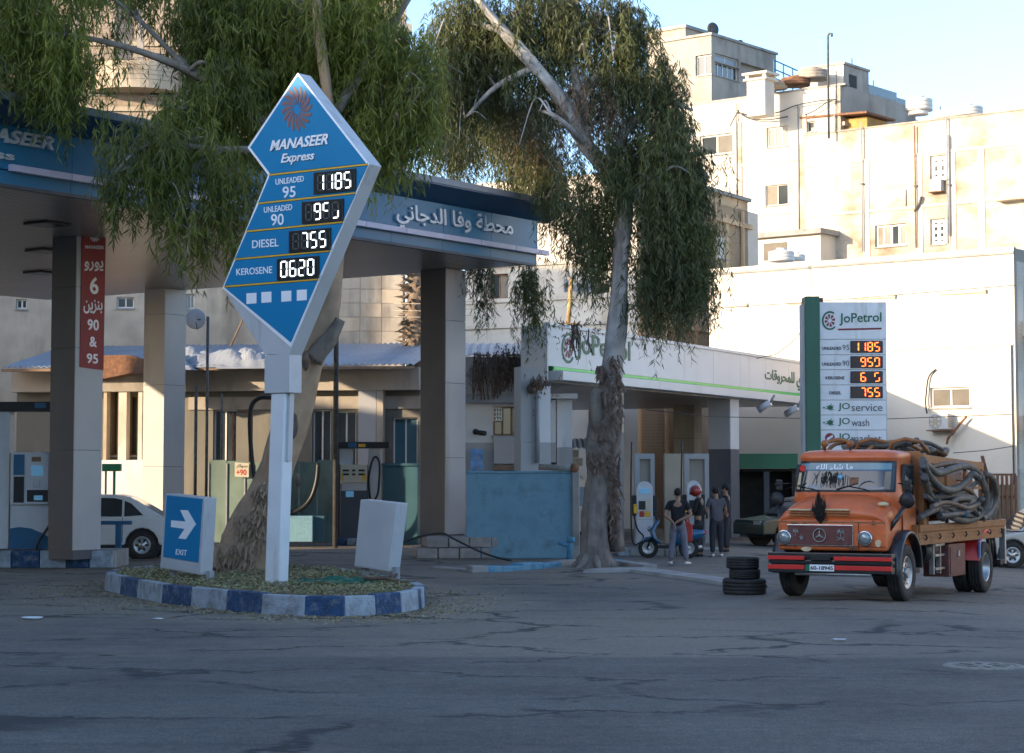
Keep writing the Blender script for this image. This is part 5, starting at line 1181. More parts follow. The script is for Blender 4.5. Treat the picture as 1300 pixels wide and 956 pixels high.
# old rendered wall behind the sheet roof
lw = building('old_building', 'stained old rendered building seen between canopy and sheet roof', 'building', 512, 73, 2)
u0 = onv(-60,400,lw)[0]; hs = [H(lw,148,377,170,391), H(lw,20,380,34,392), H(lw,236,373,247,392)]
mb = cells(MB(), u0, -2.3, -.5, 9.4, hs, .25); mb.bx(u0, -2.3, .26, 6, -.5, 9.4); mb.build('wall', M['old_concrete'], lw, fix=False)
for h in hs: window(lw, h, .25, mull=1, fm='frame_white')
ub_ = onv(512,400,lw)[0]; 
for r_ in range(12):
    for k in range(3):
        B('render_panel', M['old_concrete' if (r_*3+k) % 4 else 'tan_wall'], lw, -2.3+k*.76, -2.3+(k+1)*.76-.012, -.25, .3, 3.2+r_*.5, 3.2+(r_+1)*.5-.012)
B('lower_wall', M['old_concrete'], lw, -2.3, 0, -.2, .3, 0, 3.19)
pa = thing('palm_tree', 'dead palm trunk bristling with dry frond stubs beside the post', 'palm', P(526, 445, 70)); n_ = 150
MB().tube([(0,0,-2),(0,0,1),(.1,0,2.8),(0,0,3.4)], [.28,.3,.28,.2], 10).build('trunk', M['palm'], pa)
mb = MB()
for k in range(n_):
    a = rnd.uniform(0,6.28); z = rnd.uniform(-.2,3.2); l = rnd.uniform(.25,.5); w_ = .09; c_, s_ = math.cos(a), math.sin(a)
    mb._a([(.25*c_-w_*s_,.25*s_+w_*c_,z),(.25*c_+w_*s_,.25*s_-w_*c_,z),((.25+l)*c_,(.25+l)*s_,z-rnd.uniform(-.1,.3)),(.25*c_,.25*s_,z-.12)], [(0,1,2),(1,3,2),(3,0,2)])
o = mb.build('frond_stubs', M['palm'], pa, fix=False); o['kind'] = 'stuff'
wr = thing('wires', 'thin pale wires strung across the old wall beside the palm', 'wires', P(560, 380, 66))
for k, y in enumerate((385, 394, 402)): MB().tube([P(500,y,66)-wr.location, P(545,y+1,66)-wr.location, P(600,y-2,66)-wr.location], .009, 5).build('wire', M['tan_wall'], wr)

# back wall of the low canopy yard
yw = building('yard_wall', 'sunlit rendered yard wall behind the low canopy pumps', 'wall', 905, 84, -6)
hs = [H(yw,824,526,838,534)]; ua = onv(690,560,yw)[0]
mb = cells(MB(), ua, 0, 0, 6.5, hs, .2); mb.bx(ua, 0, .21, 1.2, 0, 6.5); mb.build('wall', M['tan_wall'], yw, fix=False); window(yw, hs[0], .2, mull=3, trans=1, fm='frame_brown', fw=.05, sill=False)
h = H(yw,840,517,871,600,-.3); B('sunlit_stretch', M['cream'], yw, h[0], h[1], -1.2, -.003, 0, h[3])  # paler block stands for the sunlit stretch of wall, sun put into its colour
corr(yw, 'sheet_awning', onv(806,560,yw)[0], onv(838,560,yw)[0], -1.6, -.02, onv(820,565,yw,-1.6)[1], onv(820,554,yw)[1]+.1); corr(yw, 'sheet_awning', onv(812,552,yw)[0], onv(836,552,yw)[0], -.9, -.02, onv(820,548,yw,-.9)[1], onv(820,544,yw)[1]+.1, 'jo_green')
sw = thing('stone_wall', 'pale block wall behind the trunk and cream van', 'wall', (0, 74, 0)); h = H(sw,700,570,736,690)
for r_ in range(10):
    for k in range(4):
        w_ = (h[1]-h[0])/3.6; x = h[0]+(k-.5*(r_ % 2))*w_; zz0 = r_*.3
        B('stone_block', M['cream'], sw, x+.01, x+w_-.01, -.02*rnd.random(), .35, zz0+.01, zz0+.29, bev=0)
corr(sw, 'sheet_awning', h[0]-.3, h[1]+.4, -1.2, .3, 3.05, 3.4)
gr_ = thing('wall_inscription', 'dark hand painted Arabic words on the rendered wall above the van', 'lettering', (0, 83.2, 0)); ptext(arab('ممنوع الوقوف'.replace('ع', 'ع')), 'lettering', M['black'], gr_, gr_, q4(706,518,532,731,521,535), 0, .01, bold=.02)
sf = building('green_shop', 'dark open shopfront under a green fascia band', 'shop', 1012, 75.0, -4)
h = H(sf,893,576,1012,595); zg = h[2]
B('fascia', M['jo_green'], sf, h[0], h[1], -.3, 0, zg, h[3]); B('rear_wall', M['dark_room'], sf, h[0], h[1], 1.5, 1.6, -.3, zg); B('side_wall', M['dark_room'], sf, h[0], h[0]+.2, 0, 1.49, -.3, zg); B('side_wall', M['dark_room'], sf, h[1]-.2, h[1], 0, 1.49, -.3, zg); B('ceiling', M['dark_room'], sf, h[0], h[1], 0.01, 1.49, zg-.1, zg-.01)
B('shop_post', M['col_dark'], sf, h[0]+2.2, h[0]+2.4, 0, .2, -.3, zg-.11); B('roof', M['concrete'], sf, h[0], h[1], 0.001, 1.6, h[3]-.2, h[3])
fe = thing('metal_fence', 'brown metal railing in front of the white wall, right of the truck hoses', 'fence', (0, 56, -.35)); h = H(fe,1244,604,1290,638)
for k in range(9): u = h[0]+(h[1]-h[0])*k/8; MB().bx(u-.03,u+.03,0,.06,0,h[3]).build('fence_post', M['rust'], fe)
for z in (.35, .75): MB().bx(h[0],h[1],.062,.1,h[3]*z,h[3]*z+.05).build('rail', M['rust'], fe)
MB().bx(h[0],h[1],-.02,.08,h[3]+.002,h[3]+.06).build('top_rail', M['rust'], fe); MB().bx(h[0],h[1],.12,.14,0,h[3]*.9).build('fence_sheet', M['tan_wall'], fe)
# overhead wires by the white building
for i_, pts_ in enumerate((((820,520),(900,529),(1010,531),(1124,532),(1284,526)),((1210,575),(1250,572),(1290,566)),((960,455),(985,450),(1005,435),(1022,415)),((900,392),(1020,384),(1290,362)))):
    o = MB().tube([P(x, y, 60) for x, y in pts_], .012, 5).build('overhead_wire', M['iron']); tag(o, ['thin wire running level across the white wall above the truck','short thin wire at the right foot of the white wall','slack cable drooping between the low canopy and the green pylon','thin wire high across the white wall above the price pylon'][i_], 'wire')

# ---------------------------------------------------------------- the other side of the street (outside the frame; it shades the road)
def uw(u, w_): return (.87*u+.49*w_, .49*u-.87*w_)
yawS = math.degrees(math.atan2(.87, -.49))               # the fronts look across the street, towards (.87,.49)
def row_house(w0, w1, H_, label, u=-10., D=12., m='cream_dark'):
    x, y = uw(u, w1); r = thing('street_building', label, 'building', (x, y, 0), rad(yawS), 'buildings across the street'); W = w1-w0; hs = []
    n_ = max(2, int(W/3.2))
    for f_ in range(int(H_/3.2)):
        for k in range(n_): c_ = W*(k+.5)/n_; hs.append((c_-.7, c_+.7, 1.+f_*3.2, 2.5+f_*3.2))
    mb = cells(MB(), 0, W, -1, H_, hs, .25); mb.bx(0, W, .26, D, -1, H_-.5); mb.bx(0,.02,0,.26,-1,H_).bx(W-.02,W,0,.26,-1,H_); mb.build('wall', M[m], r, fix=False)
    g = MB()
    for h in hs: g.bx(h[0], h[1], .18, .24, h[2], h[3])
    g.build('window_panes', M['glass'], r); B('parapet', M['concrete'], r, 0, W, 0.002, .3, H_-.5, H_+.1)
row_house(-52.8, -41, 17.0, 'grey flats across the street, next to the open lot', m='cream_dark')
row_house(-40.998, -31, 19.0, 'tall tan flats across the street, beside the grey ones', m='tan_wall')
row_house(-30.998, -19, 13.5, 'cream flats across the street, left of the viewer', m='cream')
row_house(-18.998, -6, 11.0, 'brown flats across the street, close by the viewer', m='tan_wall')
row_house(-5.998, 14, 8.5, 'stained grey flats across the street, behind the viewer', m='cream_dark')
row_house(-62.2, -57, 11.3, 'unseen small cream house added to shade the shop', u=-3., D=9, m='cream')  # added out of view to keep the sun off the shop wall
row_house(-78, -65.8, 23, 'unseen tan flats added to shade the tan block and old wall', u=-13., D=11, m='tan_wall')  # added out of view, height set by the shade on the tan block
row_house(-110, -78.02, 29.0, 'unseen tall grey flats added to shade the stone flats', u=-13., D=12, m='cream_dark')  # added out of view so that the stone flats fall in shade
rb = thing('street_building', 'unseen cream flats added on the right to reflect in the blue fascia', 'building', (24, 62, -1), rad(-70)); MB().bx(0,26,0,12,-2,13).build('wall', M['cream'], rb)  # added out of view as a bright reflection for the blue fascia
for f_ in range(3):
    for k in range(6): B('window', M['glass'], rb, 2+k*4, 3.6+k*4, -.03, .05, 2.2+f_*3.3, 3.8+f_*3.3)
# ---------------------------------------------------------------- tyres and wheels
def tyre_mb(r, w_, ri, c=(0,0,0), ax='x', n=32, mb=None):
    mb = mb or MB(); h = w_/2; p = [(ri,-h*.8),(ri+.02,-h*.95),(r*.90,-h),(r*.97,-h*.86),(r,-h*.7)]
    for g in (-.45,0,.45): p += [(r,h*(g-.07)),(r-.012,h*(g-.05)),(r-.012,h*(g+.05)),(r,h*(g+.07))]
    p += [(r,h*.7),(r*.97,h*.86),(r*.90,h),(ri+.02,h*.95),(ri,h*.8),(ri,-h*.8)]
    return mb.lathe(p, ax, c, n)
def wheel(parent, c, r, w_, ri, out=1, m='steel', deep=.0, name='wheel', nuts=8):
    o = tyre_mb(r, w_, ri).build('tyre', M['rubber'], None); wroot = bpy.data.objects.new(name, None); C.objects.link(wroot); wroot.parent = parent; wroot.location = c; o.parent = wroot
    s_ = out; e = w_/2*.8; mb = MB()
    mb.lathe([(ri+.005,s_*e),(ri-.01,s_*(e+.012)),(ri-.025,s_*(e-.01)),(ri*.86,s_*(e-.02-deep)),(ri*.6,s_*(e-.05-deep)),(ri*.56,s_*(e-.03-deep)),(.02,s_*(e-.03-deep)),(.0,s_*(e-.03-deep))], 'x', n=26)
    mb.cyl((s_*(e-.05-deep),0,0), ri*.30, s_*.075, 'x', 14)
    mb.build('rim', M[m], wroot)
    for k in range(nuts):
        a = 2*math.pi*k/nuts; nb_ = MB(); nb_.cyl((s_*(e-.05-deep), ri*.43*math.cos(a), ri*.43*math.sin(a)), .017, s_*.035, 'x', 6); nb_.build('nut', M['iron'], wroot)
    hb = MB()
    for k in range(8): a = 2*math.pi*(k+.5)/8; hb.cyl((s_*(e-.025-deep), ri*.73*math.cos(a), ri*.73*math.sin(a)), ri*.07, s_*.006, 'x', 8)
    hb.build('rim_holes', M['black'], wroot); return wroot

# ---------------------------------------------------------------- truck
tk = thing('tanker_truck', 'old orange vacuum tanker truck with red bumper stripes, hung with grey hoses', 'truck', (5.22, 33.73, 0), rad(-28))
def TS(px, py, xo=1.05):
    th = tk.rotation_euler.z; u = Vector((math.cos(th), math.sin(th), 0)); d = ray(px, py); c = Vector((0,0,CAMH)); o = tk.location+u*xo
    t = (o-c).dot(u)/d.dot(u); p = c+d*t; return ((p-o).dot(Vector((-math.sin(th), math.cos(th), 0))), p.z)
def TF(px, py, yo=0.): return onv(px, py, tk, yo)
def tF(name, m, pts, yo=0., d=.01, parent=None, bev=0): return MB().prism([TF(x, y, yo) for x, y in pts], yo-d, yo).build(name, M[m], parent or tk, bev)
def tS(name, m, pts, xo=1.05, d=.01, parent=None, bev=0): return MB().prism([TS(x, y, xo) for x, y in pts], xo, xo+d, 'x').build(name, M[m], parent or tk, bev)
OR = 'truck_orange'
yw_ = .83; wr_ = .47; BW = .93
arch = [(yw_+.60*math.cos(math.pi-math.pi*k/12), .50+.60*math.sin(math.pi*k/12)) for k in range(13)]
lower = [(.05,.80),(.20,.80)]+[p for p in arch if p[1] > .8 and p[0] > .2]+[(1.46,.72),(1.74,.72),(1.74,1.34),(.10,1.34),(.04,1.26)]
MB().prism(lower, -BW, BW, 'x').build('cab_lower', M[OR], tk, bev=.05, seg=3)
def hsec(y, zt, hw, zb, n=22, e=2.6):
    r = [(hw*math.cos(math.pi*k/n)*1., y, zb+(zt-zb)*(max(0, math.sin(math.pi*k/n)))**(2/e)) for k in range(n+1)]
    r = [(math.copysign(abs(x/hw)**(2/e), x)*hw, yy, z) for x, yy, z in r]; return r
MB().loft([hsec(.10,1.30,.80,1.27), hsec(.045,1.36,.865,1.27), hsec(.05,1.44,.88,1.27), hsec(.09,1.52,.90,1.27), hsec(.2,1.60,.915,1.27), hsec(.42,1.68,.93,1.27), hsec(.75,1.74,.94,1.27)]).build('hood', M[OR], tk)
def rr(z, hw, y0, y1, cf=.28, cb=.12, n=7):
    p = []
    for cx_, cy_, r, a0 in ((hw-cb,y1-cb,cb,0),(-hw+cb,y1-cb,cb,90),(-hw+cf,y0+cf,cf,180),(hw-cf,y0+cf,cf,270)):
        for k in range(n+1): a = rad(a0+90*k/n); p.append((cx_+r*math.cos(a), cy_+r*math.sin(a), z))
    return p
CAB = [(1.30,.945,.66),(1.72,.94,.66),(1.78,.93,.665),(2.27,.86,.80),(2.31,.87,.76),(2.36,.875,.77),(2.41,.85,.82),(2.445,.78,.9),(2.465,.6,1.02),(2.47,.3,1.15)]
MB().loft([rr(z, hw, y0, 1.74-(.25 if z > 2.42 else 0)*(1 if z < 2.46 else 1.4), min(.28, .28)) for z, hw, y0 in CAB]).build('cab_upper', M[OR], tk)
def cabl(z):
    for (a, b, c_), (d, e_, f_) in zip(CAB, CAB[1:]):
        if a <= z <= d: t = (z-a)/(d-a); return b+(e_-b)*t, c_+(f_-c_)*t
def cab_patch(name, m, z0, z1, s0, s1, off, ns=18, nz=5, parent=None):
    rows = []
    for i in range(nz+1):
        z = z0+(z1-z0)*i/nz; hw, y0 = cabl(z); cf = .28; fl = hw-cf; arc_ = cf*math.pi/2; r = []
        for k in range(ns+1):
            s_ = s0+(s1-s0)*k/ns; a_s = abs(s_); sg = 1 if s_ > 0 else -1
            if a_s <= fl: x, y, nx_, ny_ = s_, y0, 0, -1
            elif a_s <= fl+arc_: a = (a_s-fl)/cf; x, y, nx_, ny_ = sg*(fl+cf*math.sin(a)), y0+cf-cf*math.cos(a), sg*math.sin(a), -math.cos(a)
            else: x, y, nx_, ny_ = sg*hw, y0+cf+(a_s-fl-arc_), sg, 0
            r.append((x+nx_*off, y+ny_*off, z))
        rows.append(r)
    return MB().sheet(rows).build(name, M[m], parent or tk, fix=False)
ws = cab_patch('windscreen_seal', 'black', 1.755, 2.275, -.90, .90, .006, 24)
gl = cab_patch('windscreen', 'glass', 1.79, 2.245, -.865, .865, .014, 24)
cab_patch('reflection_band', 'reflection_pale', 2.13, 2.235, -.80, .80, .018, 24, 2, gl)  # reflection across the top of the glass, painted as a pale band
cab_patch('reflection_edge', 'pump_blue', 2.11, 2.128, -.80, .80, .018, 24, 1, gl)
dec = text(arab('ما شاء الله'), 'screen_lettering', M['letter_white'], gl, -.50, .15, 2.125, 2.225, y=0, d=0, bold=.02)
for v in dec.data.vertices:
    _, y0 = cabl(min(2.3, v.co.z)); v.co.y = y0-.028+(v.co.y*.3)
MB().prism([(-.06+.05*math.cos(k*.7)*(1.2 if k%2 else .8), 2.0+.05*math.sin(k*.7)) for k in range(9)], .70, .705).build('sticker', M['screen_blue'], gl)
# dashboard things seen through the glass: pale shapes standing just inside
for x0, x1, z0, z1, m_ in ((-.62,-.36,1.80,1.88,'pipe_grey'),(.30,.72,1.80,1.84,'pipe_grey'),(-.84,-.76,1.80,2.08,'putty'),(.70,.80,1.80,2.10,'curtain'),(.10,.26,1.88,2.0,'rust')): cab_patch('dash_item', m_, z0, z1, x0, x1, .016+.001*rnd.random(), 6, 2, gl)
fr = MB()
for k in range(80):
    x0 = rnd.gauss(-.22,.12); z0 = rnd.uniform(1.98,2.11); l = rnd.uniform(.08,.22); x1 = x0+rnd.uniform(-.05,.05); w_ = .005; z1 = max(1.82, z0-l); y_a = cabl(z0)[1]-.022; y_b = cabl(z1)[1]-.022
    fr._a([(x0-w_,y_a,z0),(x0+w_,y_a,z0),(x1+w_*.5,y_b,z1),(x1-w_*.5,y_b,z1)], [(0,1,2,3)])
fr.build('hanging_fringe', M['hair'], gl, fix=False)['kind'] = 'stuff'
sw_ = MB()
for k in range(20):
    a, b = math.pi*k/20, math.pi*(k+1)/20; sw_.prism([(.45+.19*math.cos(a),1.80+.16*math.sin(a)),(.45+.19*math.cos(b),1.80+.16*math.sin(b)),(.45+.17*math.cos(b),1.80+.14*math.sin(b)),(.45+.17*math.cos(a),1.80+.14*math.sin(a))], .660, .664)
sw_.build('steering_wheel', M['pipe_grey'], gl)
for s_ in (-1, 1):
    MB().tube([(s_*.45,.63,1.775),(s_*.45-.05,.64,1.80),(s_*.45-.38,.66,1.86)], .009, 6).tube([(s_*.45-.56,.63,1.80),(s_*.45-.20,.68,1.90)], .008, 6).build('wiper', M['black'], tk)
# side window and door
for sg in (1, -1):
    f = [(.95,1.70),(1.52,1.70),(1.54,2.22),(1.08,2.22),(.97,2.0)]
    MB().prism(f, sg*.90 if sg > 0 else -.955, .955 if sg > 0 else -.90, 'x').build('side_window_seal', M['black'], tk, bev=.01)
    g_ = [(.99,1.73),(1.49,1.73),(1.51,2.19),(1.1,2.19),(1.0,1.99)]
    MB().prism(g_, sg*.955, sg*.962, 'x').build('side_window', M['glass'], tk)
    MB().prism([(.90,.80),(1.60,.80),(1.60,1.66),(.90,1.66)], sg*.945, sg*.958, 'x').build('door', M[OR], tk, bev=.008)
    MB().bx(*((.958,.985) if sg > 0 else (-.985,-.958)), 1.42, 1.56, 1.50, 1.53).build('door_handle', M['chrome'], tk)
# front: grille, emblems, lamps
MB().bx(-.93,.93,.035,.055,1.255,1.275).build('seam_strip', M['truck_ochre'], tk)
gp = [TF(1000.5,666.5,.03),TF(1082.5,668.5,.03),TF(1082.5,692.5,.03),TF(1000.5,691.5,.03)]
gx0, gz1 = gp[0]; gx1, gz0 = gp[2]
MB().bx(gx0-.015, gx1+.015, .01, .05, gz0-.015, gz1+.012).build('grille_frame', M['chrome'], tk, bev=.006)
gr = MB().bx(gx0, gx1, .0, .04, gz0, gz1).build('grille', M['maroon'], tk)
for k in range(5): z = gz0+.02+(gz1-gz0-.04)*k/4; MB().bx(gx0+.01, gx1-.01, -.006, .0, z-.006, z+.006).build('grille_bar', M['maroon'], gr)
cx_, cz_ = TF(1041,679.5,0.)
e_ = MB()
for k in range(36):
    a, b = 2*math.pi*k/36, 2*math.pi*(k+1)/36; e_.prism([(cx_+.115*math.cos(a),cz_+.115*math.sin(a)),(cx_+.115*math.cos(b),cz_+.115*math.sin(b)),(cx_+.100*math.cos(b),cz_+.100*math.sin(b)),(cx_+.100*math.cos(a),cz_+.100*math.sin(a))], -.035, -.008)
for k in range(3):
    a = math.pi/2+k*2*math.pi/3; p = lambda r, t: (cx_+r*math.cos(t), cz_+r*math.sin(t)); e_.prism([p(.106,a), p(.02,a+math.pi/3), (cx_,cz_), p(.02,a-math.pi/3)], -.035, -.008)
e_.build('star_emblem', M['chrome'], tk)
def palm_mark(px, py, s_, swords=True):
    mb = MB(); x, z = TF(px, py, 0)
    mb.prism([(x-.008*s_,z-.05*s_),(x+.008*s_,z-.05*s_),(x+.006*s_,z+.04*s_),(x-.006*s_,z+.04*s_)], -.018, -.007)
    for k in range(7):
        a = rad(-20+k*220/6); l = .075*s_; mb.prism([(x,z+.035*s_),(x+l*.6*math.cos(a)+.01,z+.04*s_+l*.6*math.sin(a)+.012),(x+l*math.cos(a),z+.025*s_+l*.8*math.sin(a)),(x+l*.55*math.cos(a),z+.03*s_+l*.45*math.sin(a))], -.018, -.007)
    if swords:
        for sg in (1,-1): mb.prism([(x-sg*.07*s_,z-.09*s_),(x-sg*.06*s_,z-.10*s_),(x+sg*.075*s_,z-.045*s_),(x+sg*.07*s_,z-.035*s_)], -.02, -.008)
    return mb.build('palm_badge', M['chrome'], tk)
palm_mark(1067.5,678.5,1.0); palm_mark(1010,677,.85,False)
x, z = TF(1018,682.5,0); st_ = MB().prism([(x+(.055 if k%2==0 else .018)*math.cos(k*math.pi/5+.3), z+(.055 if k%2==0 else .018)*math.sin(k*math.pi/5+.3)) for k in range(10)], -.018, -.007).build('starfish_badge', M['chrome'], tk)
for k in range(3):
    for (a, b) in ((1002,1030),(1045,1078)):
        y = 646.5+k*3.6; x0, z0 = TF(a, y, .04); x1, _ = TF(b, y, .04); MB().prism([(x0,z0-.017),(x1,z0-.021),(x1,z0+.004),(x0,z0+.008)], -.0-.0+.012*k, .16).build('hood_louver', M['putty' if k == 0 else 'truck_ochre'], tk, bev=.004)
for px_0, py_0 in ((1098,683.5),(992.5,682)):
    x, z = TF(px_0, py_0, .0); x = min(max(x, -.8), .8)
    MB().lathe([(.118,.04),(.128,.0),(.118,-.02),(.102,-.02)], 'y', (x,0,z), 26).build('headlamp_ring', M['chrome'], tk)
    MB().lathe([(.102,-.0),(.08,-.03),(.05,-.045),(.0,-.05)], 'y', (x,0,z), 24).build('headlamp', M['lamp_glass'], tk)
for px_0, py_0, w_, h_ in ((1115,690,.10,.12),(1024,697,.19,.08)): x, z = TF(px_0, py_0, .04); MB().prism([(x+w_/2*math.cos(k*.63)*(1.05 if k%3 else .9), z+h_/2*math.sin(k*.63)) for k in range(10)], .026, .06).build('filler_patch', M['putty'], tk)
x, z = TF(1115,638,.3); MB().ball((.80,.32,1.56), .09, 10, (1.1,1,.45)).build('filler_patch', M['putty'], tk)
# bumper
BX = 1.06
bm_ = MB()
zb = lambda y: TF(1052, y, -.05)[1]
B('bumper_core', M['truck_black'], tk, -BX+.03, BX-.03, -.02, .16, zb(727), zb(703))
for a, b, d in ((702,708.5,.06),(711.5,716,.04),(719.5,727.5,.06)):
    MB().bx(-BX, BX, -.02-d, .1, zb(b), zb(a)).build('bumper_bar', M['truck_black'], tk, bev=.012)
for a, b, l in ((706.3,711.3,'t'),(717.8,723.4,'b')):
    for x0, x1 in ((-BX+.0,TF(1021.5,710,-.06)[0]),(TF(1059,710,-.06)[0],BX-.0)):
        MB().bx(x0, x1, -.093, -.05, zb(b), zb(a)).build('red_stripe', M['red_stripe'], tk, bev=.004)
x0, z1 = TF(1023,716.5,-.1); x1, z0 = TF(1059,725.5,-.1)
pl_ = MB().bx(x0, x1, -.115, -.096, z0, z1).build('number_plate', M['letter_white'], tk, bev=.003)
MB().bx(x0, x0+.07, -.118, -.10, z0, z1).build('plate_badge', M['jo_green'], pl_)
text('60-18945', 'plate_number', M['black'], pl_, x0+.085, x1-.015, z0+.02, z1-.02, y=-.116, d=.004, bold=.02)
x0, z1 = TF(1028,704,-.1); x1, z0 = TF(1054,712,-.1); MB().bx(x0, x1, -.10, -.02, z0, z1).build('tow_box', M['black'], tk, bev=.01)
MB().tube([(-.6,-.03,.42),(.7,-.03,.42)], .03, 8).build('skid_bar', M['steel'], tk)
for s_ in (-.62, .47): MB().bx(s_-.004, s_+.004, .030, .06, .84, 1.26).build('panel_gap', M['black'], tk)
MB().bx(-.93,.93,.032,.05,.868,.876).build('panel_gap', M['black'], tk)
for k in range(16):
    a = rnd.uniform(-.85,.85); b = rnd.choice([.84,.86,1.24,1.29,.9]); w_ = rnd.uniform(.015,.06); MB().prism([(a+w_*math.cos(j*.9)*rnd.uniform(.6,1.2), b+w_*.45*math.sin(j*.9)*rnd.uniform(.6,1.2)) for j in range(7)], .029, .05).build('rust_patch', M['rust'], tk)
# roof lamps
for px_0 in (1047.5, 1079.5):
    x = TF(px_0, 570, 1.0)[0]; MB().tube([(x,1.0,2.44),(x,1.0,2.52)], .02, 6).build('lamp_stalk', M['black'], tk); MB().lathe([(.0,-.05),(.05,-.045),(.065,.0),(.05,.05),(0,.06)], 'y', (x,.98,2.57), 14).build('roof_lamp', M['amber'], tk)
rn = MB().cyl((-.74,.775,2.15), .055, -.02, 'y', 14).build('round_sticker', M['red_stripe'], tk)
# plume on the hood
pm_ = MB()
for k in range(110):
    a = rnd.uniform(-1,1); b = rnd.uniform(-.4,.4); l = rnd.uniform(.45,1.2)*(1.1-.3*abs(a)); x0 = rnd.uniform(-.012,.012)
    pts_ = [(cx_+x0, .02, 1.24), (cx_+a*.06, .0+b*.05, 1.24+.16*l), (cx_+a*rnd.uniform(.05,.14), -.02+b*.08, 1.24+.28*l), (cx_+a*rnd.uniform(.04,.16)*l, -.03+b*.1, 1.24+.46*l)]
    r_ = []; wd = .010
    for p_, ww in zip(pts_, (.3,1,1,.1)): r_.append([(p_[0]-wd*ww, p_[1], p_[2]), (p_[0]+wd*ww, p_[1], p_[2])])
    pm_.sheet(r_, False)
o = pm_.build('feather_plume', M['hair'], tk, fix=False)
# mirrors on stalks
for sg in (1, -1):
    MB().tube([(sg*.90,.30,1.14),(sg*1.0,.40,1.32),(sg*1.10,.5,1.52)], .04, 8).build('mirror_stalk', M['truck_black'], tk)
    MB().tube([(sg*.94,.72,1.9),(sg*1.18,.58,1.88)], .014, 6).tube([(sg*.94,.72,1.6),(sg*1.18,.58,1.58)], .014, 6).build('mirror_arm', M['black'], tk)
    MB().lathe([(.01,.06),(.11,.05),(.135,.0),(.12,-.05),(.01,-.05)], 'y', (sg*1.13,.56,1.62), 18).build('round_mirror', M['black'], tk)
    MB().bx(sg*1.12-.06, sg*1.12+.06, .62, .66, 1.78, 1.96).build('mirror', M['black'], tk, bev=.02)
# fender flares
for sg in (1, -1):
    rows = []
    for k in range(17):
        a = math.pi*(-.04+1.04*k/16); r0 = .63
        rows.append([(sg*xx, yw_-(r0+dr)*math.cos(a), .49+(r0+dr)*math.sin(a)) for xx, dr in ((.80,-.0),(1.04,.02),(1.115,-.005),(1.12,-.05),(1.10,-.06),(1.02,-.03),(.80,-.04))])
    MB().sheet(rows).build('front_fender', M['truck_black'], tk, fix=True)
# chassis, wheels, gear
LEN = TS(1276,660)[0]; yr = TS(1252.5,710,1.05)[0]
MB().bx(-.45,-.37,.1,LEN-.1,.55,.75).bx(.37,.45,.1,LEN-.1,.55,.75).build('chassis_rail', M['black'], tk)
MB().bx(-.8,.8,.2,1.6,.5,.8).build('engine_sump', M['black'], tk, bev=.05)
def wz(x, y): p = Matrix.Rotation(rad(-28), 4, 'Z') @ Vector((x, y, 0))+tk.location; return slope(p.x, p.y)
for sg in (1, -1): wheel(tk, (sg*.93, yw_, wr_+wz(sg*.93, yw_)), wr_, .25, .27, sg, 'steel')
for sg in (1, -1):
    wheel(tk, (sg*.93, yr, wr_+wz(sg*.9, yr)), wr_, .25, .27, sg, 'steel', deep=.14)
    wheel(tk, (sg*.63, yr, wr_+wz(sg*.9, yr)), wr_, .25, .27, sg, 'black')
MB().tube([(-.9,yr,.42),(.9,yr,.42)], .07, 8).ball((0,yr,.42), .2).build('rear_axle', M['black'], tk); MB().tube([(-.8,yw_,.42),(.8,yw_,.42)], .06, 8).build('front_axle', M['black'], tk)
# bed
ty0, ty1 = TS(1166,660)[0], TS(1275.5,660)[0]
zR = lambda px, py: TS(px, py)[1]
zb1, zb0 = zR(1225,662.5), zR(1225,671); zc1, zc0 = zR(1225,679), zR(1225,686.5)
MB().bx(-1.05,1.05,ty0,ty1,zb0-.06,zb0-.005).build('bed_floor', M['truck_ochre'], tk)
for sg in (1,-1):
    X0, X1 = (1.0,1.08) if sg > 0 else (-1.08,-1.0)
    MB().bx(X0,X1,ty0,ty1,zb0,zb1).build('bed_rail', M['truck_ochre'], tk, bev=.01); MB().bx(X0,X1-.01,ty0,ty1-.3,zc0,zc1).build('bed_rail', M['truck_ochre'], tk, bev=.01)
    MB().bx(X0+.01,X1-.03,ty0,ty1-.3,zc1+.002,zb0-.065).build('bed_side', M['truck_ochre'], tk)
    for k in range(7):
        y = ty0+.3+(ty1-ty0-.7)*k/6; MB().tube([(X1 if sg > 0 else X0,y,zb0-.05),((X1+.03) if sg > 0 else X0-.03,y,zb0-.10),(X1 if sg > 0 else X0,y,zb0-.14)], .014, 6).build('rope_hook', M['black'], tk)
MB().bx(-1.04,1.04,ty0-.06,ty0-.005,zc0-.02,zb1).build('bed_front', M['truck_ochre'], tk)
zt_ = zR(1170,577); zt2 = zR(1230,587)
yh = TS(1146,600,1.0)[0]+.12; yh = max(1.80, yh)
MB().bx(-.98,.98,yh,yh+.06,.9,zt_+.06).build('headboard', M['truck_ochre'], tk, bev=.02)
for sg in (1,-1): MB().bx(sg*1.0-.05,sg*1.0+.05,yh-.03,yh+.16,.85,zt_+.02).build('headboard_post', M['truck_ochre'], tk, bev=.01)
tr = TS(1231,620,.75)[0]
tn = MB(); prof = []
for y, s_ in ((yh+.22,.0),(yh+.22,.5),(yh+.26,.9),(yh+.34,1.),(tr-.12,1.),(tr-.04,.9),(tr,.5),(tr,.0)):
    prof.append([(.86*s_*math.copysign(abs(math.cos(a))**.8, math.cos(a)), y, (zb1+zt_)/2-.02+(zt_-zb1)/2*s_*math.copysign(abs(math.sin(a))**.8, math.sin(a))) for a in [2*math.pi*k/28 for k in range(28)]])
tn.loft(prof, cap=False).build('tank', M['truck_ochre'], tk)
